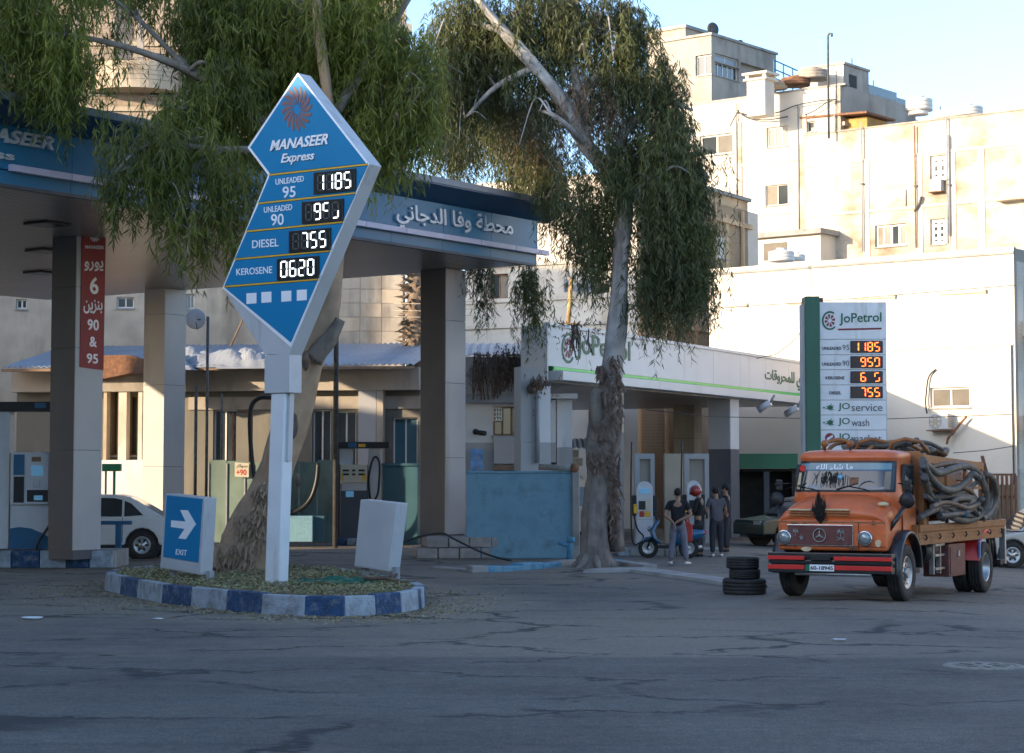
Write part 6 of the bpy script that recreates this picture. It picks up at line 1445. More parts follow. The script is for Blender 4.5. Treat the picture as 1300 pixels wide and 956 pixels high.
for f in (.2,.5,.8):
    y = yh+.3+(tr-yh-.5)*f; q_ = [[(.885*math.copysign(abs(math.cos(a))**.8, math.cos(a)), y+dy, (zb1+zt_)/2-.02+((zt_-zb1)/2+.025)*math.copysign(abs(math.sin(a))**.8, math.sin(a))) for a in [2*math.pi*k/28 for k in range(29)]] for dy in (0,.07)]
    MB().sheet(q_).build('tank_band', M['truck_ochre'], tk, fix=False)
for sg in (1,-1):
    x = sg*1.0
    MB().prism([(yh+.16,zt_-.14),(tr,zt2-.14),(tr,zt2),(yh+.16,zt_)], x-.03, x+.03, 'x').build('top_rail', M['truck_ochre'], tk, bev=.008)
    MB().prism([(yh+.16,1.78),(tr,1.78),(tr,1.83),(yh+.16,1.83)], x-.02, x+.02, 'x').build('mid_rail', M['truck_ochre'], tk)
    for f in (.0,.33,.66,.97): y = yh+.3+(tr-yh-.3)*f; MB().bx(x-.025, x+.025, y-.03, y+.03, zb1, zt2+.02).build('side_post', M['truck_ochre'], tk)
    for y0_, z0_ in ((.3,1.75),(.55,1.95),(.8,1.6)): y = yh+(tr-yh)*y0_; MB().tube([(x,y,z0_),(x+sg*.18,y,z0_-.02),(x+sg*.22,y,z0_+.1)], .016, 6).build('hose_hook', M['truck_ochre'], tk)
# hoop rails over the top front
for dx in (-.5,.1,.7): MB().tube([(dx-.3,yh+.1,zt_+.05),(dx-.2,yh+.05,zt_+.22),(dx,yh+.1,zt_+.27),(dx+.2,yh+.3,zt_+.22),(dx+.28,yh+.5,zt_+.05)], .035, 8).build('top_hoop', M['truck_ochre'], tk)
# hoses on the side
def th(pts, r=.055, xo=1.16, wob=.05, m='hose', name='suction_hose'):
    q_ = []
    for k, p in enumerate(pts): x = xo+wob*math.sin(k*1.7+pts[0][0]); y, z = TS(p[0], p[1], x); q_.append((x, y, z))
    return hose(tk, q_, r, name, m)
th([(1172,585),(1178,592),(1192,601),(1210,595),(1228,592),(1241,600),(1250,618),(1252,640),(1243,655),(1228,661),(1210,657),(1196,648),(1186,637),(1178,622),(1174,607)], .062)
th([(1173,592),(1182,607),(1196,620),(1212,622),(1226,612),(1234,602),(1241,606)], .060, 1.24)
th([(1172,600),(1178,622),(1186,645),(1196,657)], .058, 1.10)
th([(1185,632),(1200,631),(1218,630),(1236,633),(1246,640)], .055, 1.12)
th([(1186,640),(1202,642),(1214,634),(1230,634),(1244,646)], .05, 1.22)
th([(1190,648),(1206,650),(1222,646),(1232,638),(1238,634)], .055, 1.16)
th([(1194,655),(1212,653),(1226,650),(1238,643),(1246,634)], .05, 1.26)
th([(1168,657),(1180,650),(1190,646)], .055, 1.18)
th([(1250,602),(1259,606),(1264,620),(1263,638),(1256,652),(1247,659)], .060, 1.0)
th([(1254,606),(1262,616),(1266,632),(1262,650),(1254,660)], .055, .8)
th([(1246,604),(1256,612),(1259,630),(1254,648),(1246,657)], .05, .92)
th([(1190,636),(1210,645),(1226,640),(1240,652)], .045, 1.2)
for k, (pts_, r_, xo_) in enumerate((([(1172,612),(1186,616),(1200,625),(1214,628),(1230,620),(1240,612)], .042, 1.08), ([(1184,643),(1198,638),(1212,640),(1228,645),(1240,641)], .04, 1.3), ([(1176,630),(1190,642),(1204,655),(1220,656),(1236,651)], .042, 1.12), ([(1180,594),(1196,590),(1212,588),(1226,590),(1238,598)], .04, 1.05), ([(1186,650),(1202,645),(1216,650),(1232,655),(1244,650)], .04, 1.2), ([(1192,628),(1206,620),(1220,618),(1232,624),(1238,634),(1230,642)], .045, 1.1))):
    th(pts_, r_, xo_, m='hose_brown' if k % 2 else 'hose')
bc = MB(); y, z = TS(1226,650,1.28); MB().ball((1.26,y,z), .09, 10, (.8,1,1.2)).build('blue_rag', M['pump_blue'], tk)
y, z = TS(1247,580,1.0); y2, z2 = TS(1253,602,1.0); MB().tube([(1.0,y,z),(1.0,y2,z2),(1.0,y2,z2-.5)], .035, 8).build('upright_pipe', M['rust'], tk)
# hoses piled on the roof of the tank
for k in range(14):
    yy = yh+.45+k*(tr-yh-.9)/13.5; cx0 = .15*math.sin(k*2.1)-.0; r0 = .42+.1*math.sin(k*1.3); h0 = zt_+.03+.05*(k % 3)
    pts_ = [(cx0+r0*math.cos(a)*1.1, yy+r0*math.sin(a)*.9, h0+.05*math.sin(a*2+k)+ (.12 if k in (1,6) else 0)) for a in np.linspace(.2*k, .2*k+5.6, 9)]
    hose(tk, pts_, .05 if k % 3 else .04, 'suction_hose', 'hose' if k % 2 else 'hose_brown')
for k in range(4): hose(tk, [(-.7+.35*k, yh+.0, zt_+.02), (-.6+.38*k, yh+.3, zt_+.20), (-.35+.4*k, yh+.8, zt_+.22), (-.2+.4*k, yh+1.3, zt_+.1)], .035, 'roof_cable', 'hose' if k % 2 else 'truck_ochre')
y, z = TS(1166,645,.9)
MB().bx(.6,.95,ty0+.15,ty0+.45,zb1,zb1+.25).build('pump_motor', M['black'], tk, bev=.03)
# under the bed
y0_, z1_ = TS(1203,686.5,1.0); y1_, z0_ = TS(1224.5,731,1.0); z0_ = TS(1214,731,1.0)[1]; z1_ = TS(1214,690,1.0)[1]
tbx = MB().bx(.55,1.02,y0_,y1_,z0_,z1_).build('tool_box', M['maroon'], tk, bev=.015); MB().bx(1.02,1.035,y0_+.06,y1_-.06,z0_+.05,z1_-.05).build('lid', M['maroon'], tbx, bev=.01); MB().bx(1.035,1.06,(y0_+y1_)/2-.05,(y0_+y1_)/2+.05,z1_-.22,z1_-.12).build('latch', M['steel'], tbx)
for a in (1190.5,1199): y, z = TS(a,690,1.0); MB().bx(.85,.93,y-.03,y+.03,.32,zc0).build('step_post', M['steel'], tk)
for pz in (692,705,722): z = TS(1195,pz,1.)[1]; y, _ = TS(1191,690,1.); y2, _ = TS(1203,690,1.); MB().bx(.85,.95,y,y2,z-.02,z+.02).build('step', M['steel'], tk)
MB().cyl((.72,TS(1168,700,.8)[0],.72), .2, .75, 'y', 18).build('air_tank', M['black'], tk); MB().bx(.55,.9,1.6,2.0,.38,.7).build('battery_box', M['black'], tk, bev=.02)
for sg in (1,-1):
    rows = []
    for k in range(13):
        a = math.pi*(.02+.60*k/12); r0 = .60; rows.append([(sg*xx, yr-(r0+dr)*math.cos(a), .44+(r0+dr)*math.sin(a)) for xx, dr in ((.52,0),(1.06,0),(1.075,-.04),(1.07,-.05),(.52,-.03))])
    MB().sheet(rows).build('rear_fender', M['red_stripe'], tk); 
    MB().bx(*((1.06,1.085) if sg > 0 else (-1.085,-1.06)), yr-.60,yr-.52,.52,.86).build('blue_flash', M['tail_blue'], tk)
    MB().bx(sg*1.0-.06,sg*1.0+.06,ty1-.02,ty1+.06,.35,zb1-.0).build('tail_post', M['steel'], tk, bev=.01)
MB().bx(-1.0,1.05,ty1-.35,ty1-.05,.34,.44).build('rear_step', M['black'], tk, bev=.01)
for k in range(3): MB().tube([(.9,ty1-.75+.2*k,zc1),(.92,ty1-.7+.2*k,.7),(.9,ty1-.6+.2*k,.42)], .04, 8).build('drain_hose', M['hose_black'], tk)

# ---------------------------------------------------------------- cars
def car(name, label, cat, loc, rz, L=4.3, W=1.7, s_=1., col='car_white', kind='sedan', flip=1):
    r = thing(name, label, cat, loc, rad(rz)); hw = W/2
    if kind == 'sedan':
        low = [(0,.30),(0,.62),(.08,.72),(1.15,.86),(3.55,.93),(4.25,.90),(4.32,.60),(4.28,.32)]; gh = [(1.0,.86),(1.65,1.34),(2.05,1.40),(2.85,1.39),(3.15,1.34),(3.85,.92)]; w1_, w2_ = .82, 3.42
        wn_ = [[(1.28,.92),(1.76,1.29),(2.18,1.33),(2.18,.92)],[(2.25,.92),(2.25,1.33),(2.80,1.32),(2.98,1.28),(2.98,.92)],[(3.03,.92),(3.03,1.26),(3.18,1.20),(3.44,.95)]]
    else:
        low = [(0,.32),(0,1.0),(.1,1.05),(4.5,1.05),(4.5,.32)]; gh = [(.05,1.03),(.55,1.85),(.8,1.95),(4.3,1.95),(4.45,1.80),(4.5,1.03)]; w1_, w2_ = .8, 3.6
        wn_ = [[(.5,1.1),(.78,1.7),(1.4,1.7),(1.4,1.1)],[(1.55,1.1),(1.55,1.7),(2.8,1.7),(2.8,1.1)],[(2.95,1.1),(2.95,1.7),(4.2,1.7),(4.2,1.1)]]
    def withar(poly):
        o = [poly[0]]; bot = []
        for c_ in (w1_, w2_): bot += [(c_-.37*math.cos(math.pi*k/8), .30+.37*math.sin(math.pi*k/8)) for k in range(9)]
        return poly[::-1][:1][:0]+poly+bot[::-1]
    def place(mb): return mb
    S_ = Matrix.Scale(s_, 4)
    def bd(mb, name_, m, par, **k): mb.v = [tuple(S_ @ Vector(v)) for v in mb.v]; return mb.build(name_, M[m], par, **k)
    body = bd(MB().prism(withar(low), 0, W), 'body', col, r, bev=.045*s_, seg=3)
    ins = .04; top = .16; zmin, zmax = gh[0][1], max(p[1] for p in gh)
    yy = lambda z: ins+(top-ins)*(z-zmin)/(zmax-zmin)
    mb = MB(); n = len(gh); mb._a([(x, yy(z), z) for x, z in gh]+[(x, W-yy(z), z) for x, z in gh], [tuple(range(n)), tuple(range(2*n-1,n-1,-1))]+[(i,(i+1)%n,n+(i+1)%n,n+i) for i in range(n)]); bd(mb, 'cabin', col, r, bev=.03*s_)
    for pl_ in wn_:
        for sd_ in (0,1):
            f = (lambda z: yy(z)-.006) if not sd_ else (lambda z: W-yy(z)+.006); g_ = (lambda z: yy(z)+.01) if not sd_ else (lambda z: W-yy(z)-.01)
            m_ = len(pl_); mb = MB()._a([(x,f(z),z) for x,z in pl_]+[(x,g_(z),z) for x,z in pl_], [tuple(range(m_)), tuple(range(2*m_-1,m_-1,-1))]+[(i,(i+1)%m_,m_+(i+1)%m_,m_+i) for i in range(m_)]); bd(mb, 'side_window', 'glass', r)
    for (a, b) in ((gh[0],gh[1]),(gh[-1],gh[-2])):
        d_ = Vector((a[0]-b[0],0,a[1]-b[1])); t0, t1 = .12, .95; A = Vector((b[0],0,b[1]))+d_*t0; Bv = Vector((b[0],0,b[1]))+d_*t1; nn = Vector((d_.z,0,-d_.x)).normalized()
        if nn.z < 0: nn = -nn
        o1 = nn*.008; mb = MB()._a([A+o1+Vector((0,.2,0)),A+o1+Vector((0,W-.2,0)),Bv+o1+Vector((0,W-.12,0)),Bv+o1+Vector((0,.12,0))], [(0,1,2,3)]); mb.v = [tuple(v) for v in mb.v]; bd(mb, 'screen', 'glass', r, fix=False)
    for c_ in (w1_, w2_):
        for sd_ in (0,1):
            w_r = bpy.data.objects.new('wheel', None); C.objects.link(w_r); w_r.parent = r; w_r.location = (c_*s_, (.10 if not sd_ else W-.10)*s_, .30*s_); sg = -1 if not sd_ else 1
            tyre_mb(.30*s_, .19*s_, .19*s_, ax='y', n=26).build('tyre', M['rubber'], w_r); MB().cyl((0,(.02 if not sd_ else -.02)*s_,0), .375*s_, (.16 if not sd_ else -.16)*s_, 'y', 20).build('wheel_well', M['black'], w_r)
            mb = MB().lathe([(.195*s_,sg*.075*s_),(.18*s_,sg*.085*s_),(.15*s_,sg*.06*s_),(.06*s_,sg*.065*s_),(.05*s_,sg*.08*s_),(.0,sg*.08*s_)], 'y', n=22); mb.build('rim', M['steel'], w_r)
            mb = MB()
            for k in range(6): mb.M = Matrix.Rotation(k*math.pi/3, 4, 'Y'); mb.bx(.07*s_,.14*s_,(sg*.073-.003)*s_,(sg*.073+.003)*s_,-.022*s_,.022*s_)
            mb.build('rim_holes', M['black'], w_r)
    for x in ((2.215,3.0) if kind == 'sedan' else (1.47,2.87)):
        bd(MB().bx(x-.006,x+.006,-.002,.03,.36,.9), 'door_seam', 'black', r)
    for x in ((1.95,2.75) if kind == 'sedan' else (1.2,2.6)): bd(MB().bx(x-.09,x+.09,-.025,.02,.78,.81), 'door_handle', col, r, bev=.006)
    bd(MB().bx(-.015,.06,.12,.5,.58,.70), 'headlight', 'lamp_glass', r, bev=.01); bd(MB().bx(low[-2][0]-.05,low[-2][0]+.012,.1,.5,.62,.78), 'tail_light', 'red_stripe', r, bev=.01)
    bd(MB().bx(1.35,1.45,-.14,.02,.90,1.02), 'mirror', col if kind == 'sedan' else 'black', r, bev=.02)
    bd(MB().bx(.45,low[-2][0]-.4,.06,W-.06,.2,.34), 'underbody', 'black', r)
    return r
def px_at(px, Y): return (px-650)/FPX*Y
s1 = 1.13; xw = px_at(178, 50)
wc_ = car('parked_car', 'white saloon car parked beyond the left canopy post, behind the exit sign', 'car', (xw-3.42*s1, 50.2, 0), 4, s_=s1)
Bq = MB().bx(3.52*s1,3.72*s1,-.008,.02,.66*s1,.80*s1).build('fuel_flap', M['car_white'], wc_, bev=.01)
car('passing_car', 'silver grey car behind the tail of the orange truck', 'car', (px_at(1292,52)-.95, 52.3, slope(11.5,52)-.05), 8, s_=1.08, col='car_silver')
car('parked_car', 'dark green car under the low canopy beside the tyre stack', 'car', (px_at(962,63), 62, slope(8,62)+.05), 24, s_=1.05, col='car_green')
car('cream_van', 'cream van glimpsed between the blue wall and tree trunk', 'van', (px_at(742,64)-4.1, 64, .0), 6, col='van_cream', kind='van', s_=1.0)

# ---------------------------------------------------------------- tyre stack
base = P(945, 751, 35.4); tyres = [(.375,.27,0),(.27,.155,.01),(.285,.20,-.02)]; z = 0.0
names = ['wide worn tyre at the foot of the stack beside the truck','thin tyre in the middle of the stack beside the truck','topmost tyre of the stack beside the truck']
for k, (r_, w_, dx) in enumerate(tyres):
    t = tag(tyre_mb(r_, w_, r_*.55, ax='z', n=36).build('tyre', M['rubber']), names[k], 'tyre', 'tyres stacked beside the truck'); t.location = (base.x+dx, base.y+.02*k, slope(base.x, base.y)+z+w_/2); t.rotation_euler = (rnd.uniform(-.03,.03), rnd.uniform(-.04,.04), k); z += w_+.004
# ---------------------------------------------------------------- litter, manhole
mh = thing('manhole_cover', 'round iron manhole cover in the road at lower right', 'manhole cover', G(1248, 846)+Vector((0,0,slope(G(1248,846).x, G(1248,846).y))))
MB().lathe([(.0,.012),(.33,.012),(.335,.004)], n=28).build('cover', M['manhole_iron'], mh); MB().lathe([(.34,.004),(.34,.014),(.42,.014),(.43,.0)], n=28).build('frame_ring', M['manhole_iron'], mh)
for k in range(8): a = k*math.pi/4; MB().bx(-.02,.02,.12,.28,.012,.018).build('rib', M['iron'], mh, rot=(0,0,a))
def flat(px, py, s_, lab, name='paper_scrap', cat='litter'):
    p = G(px, py); o = thing(name, lab, cat, p); V = [(s_*math.cos(a)*(1+.2*math.sin(3*a)), s_*.6*math.sin(a), .012+.02*rnd.random()) for a in [k*.7 for k in range(9)]]
    MB()._a(V+[(0,0,.03)], [(k,(k+1)%9,9) for k in range(9)]).build('scrap', M['paper'], o, fix=False)
flat(1065, 814, .10, 'torn white paper scrap on the road at lower right'); flat(200, 787, .09, 'crumpled pale scrap on the asphalt left of the kerbed island'); 
dd = thing('plate', 'white paper plate lying on the asphalt at lower left', 'plate', G(41, 786)); MB().lathe([(0,.01),(.09,.01),(.15,.03),(.155,.028),(.1,.004)], n=24).build('disc', M['paper'], dd)
tp_ = thing('cloth_scrap', 'dark green cloth lying among the clippings on the island', 'cloth', (-2.9, 33.6, .29)); blob('cloth', M['jo_dark_green'], tp_, (0,0,0), (.75,.3,.10), 4, .5, 14)
br = thing('dry_branch', 'dark broken branch lying at the right end of the island', 'branch', (-1.95, 33.2, .33)); MB().tube([(-.45,.2,.03),(-.1,.05,.05),(.2,-.15,.0),(.35,-.2,.02)], [.03,.035,.025,.01], 7).tube([(-.1,.05,.05),(.1,.15,.12)], [.02,.008], 6).build('wood', M['bark_peel'], br)
tb_ = thing('air_stand', 'dark blue T-shaped air hose stand left of the exit sign', 'stand', G(150, 714)+Vector((0,0,0)));
hh_ = P(150,666,G(150,714).y).z; MB().bx(-.07,.07,-.05,.05,0,hh_).build('post', M['pump_blue'], tb_, bev=.01); MB().bx(-.5,.32,-.06,.06,hh_,hh_+.09).build('arm', M['pump_blue'], tb_, bev=.02)
gv = thing('valve_stand', 'small green valve stand against the sunlit wall', 'valve', (*P(143, 600, 61).xy, 0)); z_ = P(143,594,61).z; MB().bx(-.3,.25,-.1,.1,z_-.1,z_+.12).tube([(-.2,0,0),(-.2,0,z_)], .03, 6).tube([(0.05,0,0),(.05,0,z_)], .04, 6).build('valve_body', M['jo_green'], gv)
# ---------------------------------------------------------------- people
def skin(name, chains, m, parent, lvl=2):
    """chains: lists of (x,y,z,r) sharing their first joint with an earlier one by coordinates"""
    V = []; Rr = []; E_ = []; idx = {}
    def add(p):
        k = (round(p[0],4), round(p[1],4), round(p[2],4))
        if k not in idx: idx[k] = len(V); V.append(p[:3]); Rr.append(p[3] if isinstance(p[3], tuple) else (p[3], p[3]))
        return idx[k]
    for ch in chains:
        ids = [add(p) for p in ch]; E_ += list(zip(ids, ids[1:]))
    me = bpy.data.meshes.new(name); me.from_pydata(V, E_, []); o = bpy.data.objects.new(name, me); C.objects.link(o)
    bm = bmesh.new(); bm.from_mesh(me); ly = bm.verts.layers.skin.verify(); bm.verts.ensure_lookup_table()
    for v, r in zip(bm.verts, Rr): v[ly].radius = r
    bm.verts[0][ly].use_root = True; bm.to_mesh(me); bm.free()
    md_ = o.modifiers.new('s', 'SKIN'); md_.use_smooth_shade = True; sb = o.modifiers.new('d', 'SUBSURF'); sb.levels = lvl; sb.render_levels = lvl
    dg = bpy.context.evaluated_depsgraph_get(); m2 = bpy.data.meshes.new_from_object(o.evaluated_get(dg)); bpy.data.objects.remove(o)
    m2.name = name; m2.materials.clear(); m2.materials.append(M[m])
    for p in m2.polygons: p.use_smooth = True
    ob = bpy.data.objects.new(name, m2); C.objects.link(ob); ob.parent = parent; return ob
def lerp(a, b, t): return tuple(a[i]+(b[i]-a[i])*t for i in range(3))
def person(label, loc, rz, J, top, bottom, shoe='black', sleeve=1., hair='hair', helmet=False, head=None, sc=1.):
    """J: joints in metres, person facing local +Y"""
    r = thing('person', label, 'person', loc, rad(rz)); r.scale = (sc,)*3
    pel, che, nec, hed = J['pel'], J['che'], J['nec'], J['hed']; ch = []; sh_ = []; tr_ = []
    ch.append([(*pel,(.15,.11)), (*lerp(pel,che,.5),(.14,.10)), (*che,(.16,.11)), (*nec,.055), (*lerp(nec,hed,.5),.055), (*hed,(.078,.092)), (hed[0]*1.0+J.get('hd',(0,0))[0]*.0, hed[1], hed[2]+.085, (.06,.07))])
    sh_.append([(pel[0],pel[1],pel[2]-.10,(.165,.125)), (*pel,(.175,.135)), (*lerp(pel,che,.5),(.165,.125)), (*che,(.185,.13)), (*lerp(che,nec,.8),.075)])
    tr_.append([(*lerp(pel,che,.3),(.13,.10)), (*pel,(.158,.122))])
    for s_ in ('l', 'r'):
        S_, E_, W_2 = J['sh'+s_], J['el'+s_], J['wr'+s_]; hp_, kn, an_ = J['hp'+s_], J['kn'+s_], J['an'+s_]; hd = Vector(J['hn'+s_])
        W3 = Vector(W_2); pm0 = W3+hd*.08; side = hd.cross(Vector((0,0,1)));
        if side.length < .1: side = Vector((1,0,0))
        side.normalize(); nn = hd.cross(side)
        ch.append([(*che,(.16,.11)), (*S_,.062), (*lerp(S_,E_,.5),.052), (*E_,.042), (*lerp(E_,W_2,.4),.04), (*W_2,.027), (*pm0,(.038,.02))])
        for k in range(4):
            o1 = side*((k-1.5)*.019); b0 = pm0+o1+hd*.02; ln = (.062,.074,.07,.055)[k]; ch.append([(*pm0,(.038,.02)), (*b0,.0095), (*(b0+hd*ln*.5+nn*.004),.0085), (*(b0+hd*ln+nn*.02),.007)])
        t0 = W3+hd*.03+side*.03; ch.append([(*W_2,.027), (*t0,.012), (*(t0+hd*.045+side*.015),.009)])
        sh_.append([(*che,(.185,.13)), (*S_,.078), (*lerp(S_,E_,.5*min(1,sleeve*1.)),.07), (*lerp(S_,E_,.62 if sleeve <= 1 else 1),.062)]+([(*lerp(E_,W_2,.5),.052),(*lerp(E_,W_2,.92),.042)] if sleeve > 1 else []))
        ft = Vector(J['ft'+s_])
        ch.append([(*pel,(.15,.11)), (*hp_,.095), (*lerp(hp_,kn,.5),.08), (*kn,.055), (*lerp(kn,an_,.4),.056), (*an_,.036), (*(Vector(an_)+ft*.1+Vector((0,0,-.04))),(.035,.03))])
        tr_.append([(*pel,(.165,.13)), (*hp_,.112), (*lerp(hp_,kn,.5),.10), (*kn,.078), (*lerp(kn,an_,.5),.075), (*lerp(kn,an_,.97),.062)])
        a = Vector(an_); skin('shoe', [[(*(a-ft*.05+Vector((0,0,-.045))),(.042,.04)), (*(a+ft*.04+Vector((0,0,-.045))),(.045,.038)), (*(a+ft*.15+Vector((0,0,-.058))),(.045,.028)), (*(a+ft*.19+Vector((0,0,-.062))),(.035,.022))]], shoe, r)
    skin('body', ch, 'skin', r); skin('shirt', sh_, top, r); skin('trousers', tr_, bottom, r)
    f = Vector(J['face']).normalized(); h = Vector(hed)+Vector((0,0,.03)); sd_ = f.cross(Vector((0,0,1))).normalized(); up = sd_.cross(f)
    if helmet:
        MB().ball(tuple(h+Vector((0,0,.03))), .155, 16, (1,1,.98)).build('helmet', M['helmet_red'], r); c_ = h+f*.12+up*.02; MB().ball(tuple(c_), .075, 10, (.9,.7,.55)).build('visor', M['black'], r)
    else:
        q_ = MB().ball(tuple(h-f*.018+up*.028), .105, 14, (.86,1.0,.98)); rr_ = []
        o = q_.build('hair', M[hair], r)
    MB().ball(tuple(h+f*.098-up*.035), .018, 8, (.8,1,1.2)).build('nose', M['skin'], r)
    for s2 in (1,-1):
        MB().ball(tuple(h+sd_*s2*.088-up*.03-f*.0), .025, 8, (.5,1,1.3)).build('ear', M['skin'], r); MB().ball(tuple(h+f*.088+sd_*s2*.032-up*.012), .011, 6).build('eye', M['black'], r)
    MB().ball(tuple(h+f*.088-up*.068), .02, 6, (1.2,.6,.35)).build('mouth', M['maroon'], r)
    return r
def stand(face=(0,1,0)):
    return dict(pel=(0,0,.95), che=(0,-.0,1.30), nec=(0,.0,1.48), hed=(0,.02,1.62), shl=(-.19,0,1.42), shr=(.19,0,1.42), ell=(-.25,-.05,1.14), elr=(.25,-.05,1.14), wrl=(-.23,.05,.90), wrr=(.23,.05,.90),
                hnl=(0,.1,-1), hnr=(0,.1,-1), hpl=(-.10,0,.90), hpr=(.10,0,.90), knl=(-.11,.02,.50), knr=(.11,.02,.50), anl=(-.12,-.02,.09), anr=(.12,-.02,.09), ftl=(-.1,1,0), ftr=(.1,1,0), face=face)
norm = lambda v: tuple(Vector(v).normalized())
j1 = stand(); j1.update(ell=(-.30,-.10,1.14), elr=(.31,-.10,1.15), wrl=(-.10,-.20,.98), wrr=(-.02,-.21,1.0), hnl=norm((.4,-.1,-1)), hnr=norm((-.6,-.05,-.7)), anl=(-.17,-.02,.09), anr=(.19,-.05,.09), knl=(-.13,.02,.5), knr=(.15,.02,.5), ftl=norm((-.25,1,0)), ftr=norm((.5,.85,0)))
g = G(861, 717); person('man in black T-shirt and grey trousers seen from behind, hands clasped at his back', (g.x, g.y, 0), -6, j1, 'cloth_black', 'cloth_grey', 'shoe_white', sc=.99)
j2 = stand(norm((0,1,-.5))); j2.update(hed=(0,.09,1.60), ell=(-.24,.08,1.14), elr=(.24,.05,1.14), wrl=(-.10,.30,1.10), wrr=(.12,.28,1.06), hnl=norm((.3,.9,-.1)), hnr=norm((-.4,.8,-.1)))
g = G(888, 707); person('man in a red helmet and black jacket standing at the right white pump', (g.x, g.y, 0), 70, j2, 'cloth_black', 'cloth_dark', 'black', sleeve=2, helmet=True)
j3 = stand(norm((.2,1,-.2))); j3.update(hed=(.0,.07,1.60), che=(0,.03,1.29), ell=(-.27,.02,1.14), elr=(.28,.05,1.16), wrl=(-.15,.25,1.0), wrr=(.20,.22,.98), hnl=norm((.3,.9,-.2)), hnr=norm((0,.9,-.3)))
g = G(910, 707); person('attendant in a slate grey shirt with his back turned, beside the red helmet', (g.x, g.y, 0), 18, j3, 'cloth_slate', 'cloth_dark', 'shoe_white')
r_ = g
j4 = stand(norm((0,1,0))); g = G(922, 701); person('dark haired man in black facing left behind the attendant', (g.x, g.y, 0), 75, j4, 'cloth_black', 'cloth_dark', 'black', sleeve=2, sc=1.03)
bg_ = thing('fuel_can', 'orange red jerrycan held beside the man in black', 'jerrycan', P(872, 676, G(861,717).y+.6)); MB().prism([(-.13,-.22),(.13,-.22),(.13,.18),(.03,.26),(-.13,.26)], -.08, .08).build('can_body', M['bag_red'], bg_, bev=.03); MB().tube([(-.08,0,.26),(-.06,0,.32),(.04,0,.32),(.06,0,.24)], .015, 6).build('handle', M['bag_red'], bg_)

# ---------------------------------------------------------------- scooter (front to the left)
g = G(822, 708.5); sc_ = thing('scooter', 'blue motor scooter parked in front of the left white pump', 'scooter', (g.x, g.y, 0), rad(-8))
for x, nm in ((0,'front'),(1.0,'rear')):
    wr2 = bpy.data.objects.new('wheel', None); C.objects.link(wr2); wr2.parent = sc_; wr2.location = (x+.02, 0, .25)
    tyre_mb(.25, .10, .15, ax='y', n=24).build('tyre', M['rubber'], wr2); MB().lathe([(.155,-.03),(.14,-.035),(.1,-.01),(.03,-.02),(0,-.03)], 'y', n=18).lathe([(.155,.03),(.14,.035),(.1,.01),(.03,.02),(0,.03)], 'y', n=18).build('rim', M['steel'], wr2)
MB().tube([(0,-.07,.25),(.14,-.07,.62),(.22,-.05,.85)], .022, 8).tube([(0,.07,.25),(.14,.07,.62),(.22,.05,.85)], .022, 8).build('fork', M['black'], sc_)
MB().prism([(-.20,.38),(-.05,.52),(.16,.55),(.26,.46),(.1,.47),(-.02,.44)], -.07, .07).build('front_mudguard', M['scooter_blue'], sc_, bev=.02)
MB().loft([[(x+dx, y*w_, z) for x, y in ((0,-1),(-.05,-.5),(-.07,0),(-.05,.5),(0,1),(.06,.8),(.06,-.8))] for dx, w_, z in ((.30,.14,.36),(.16,.20,.50),(.12,.22,.66),(.20,.17,.82),(.26,.12,.93))]).build('front_shield', M['scooter_blue'], sc_)
MB().ball((.05,0,.72), .09, 10, (.6,1.3,.8)).build('headlamp', M['lamp_glass'], sc_)
MB().bx(.28,.72,-.16,.16,.24,.33).build('footboard', M['black'], sc_, bev=.02)
MB().loft([[(x, s_*w_, z) for s_, w_, z in ((-1,hw*.7,z0),(-1,hw,(z0+z1)/2),(-1,hw*.8,z1),(1,hw*.8,z1),(1,hw,(z0+z1)/2),(1,hw*.7,z0))] for x, hw, z0, z1 in ((.66,.12,.3,.62),(.8,.17,.32,.70),(1.1,.17,.42,.72),(1.35,.12,.52,.72),(1.45,.05,.58,.68))]).build('rear_body', M['scooter_blue'], sc_)
MB().loft([[(x, s_*w_, z) for s_, w_, z in ((-1,hw,z0),(-1,hw*.9,z1),(1,hw*.9,z1),(1,hw,z0))] for x, hw, z0, z1 in ((.66,.09,.64,.72),(.8,.14,.70,.80),(1.1,.13,.71,.83),(1.38,.10,.72,.84))]).build('seat', M['cloth_black'], sc_)
MB().tube([(.24,-.32,.98),(.26,-.12,.96),(.26,.12,.96),(.24,.32,.98)], .018, 8).build('handlebar', M['black'], sc_)
for s_ in (-1,1): MB().tube([(.24,s_*.2,.96),(.2,s_*.26,1.12)], .008, 6).ball((.2,s_*.27,1.15), .055, 8, (.4,1,.7)).build('mirror', M['black'], sc_)
MB().tube([(.9,.16,.22),(1.35,.17,.28)], .05, 10).build('exhaust', M['steel'], sc_); MB().bx(1.42,1.47,-.06,.06,.60,.68).build('tail_light', M['red_stripe'], sc_)

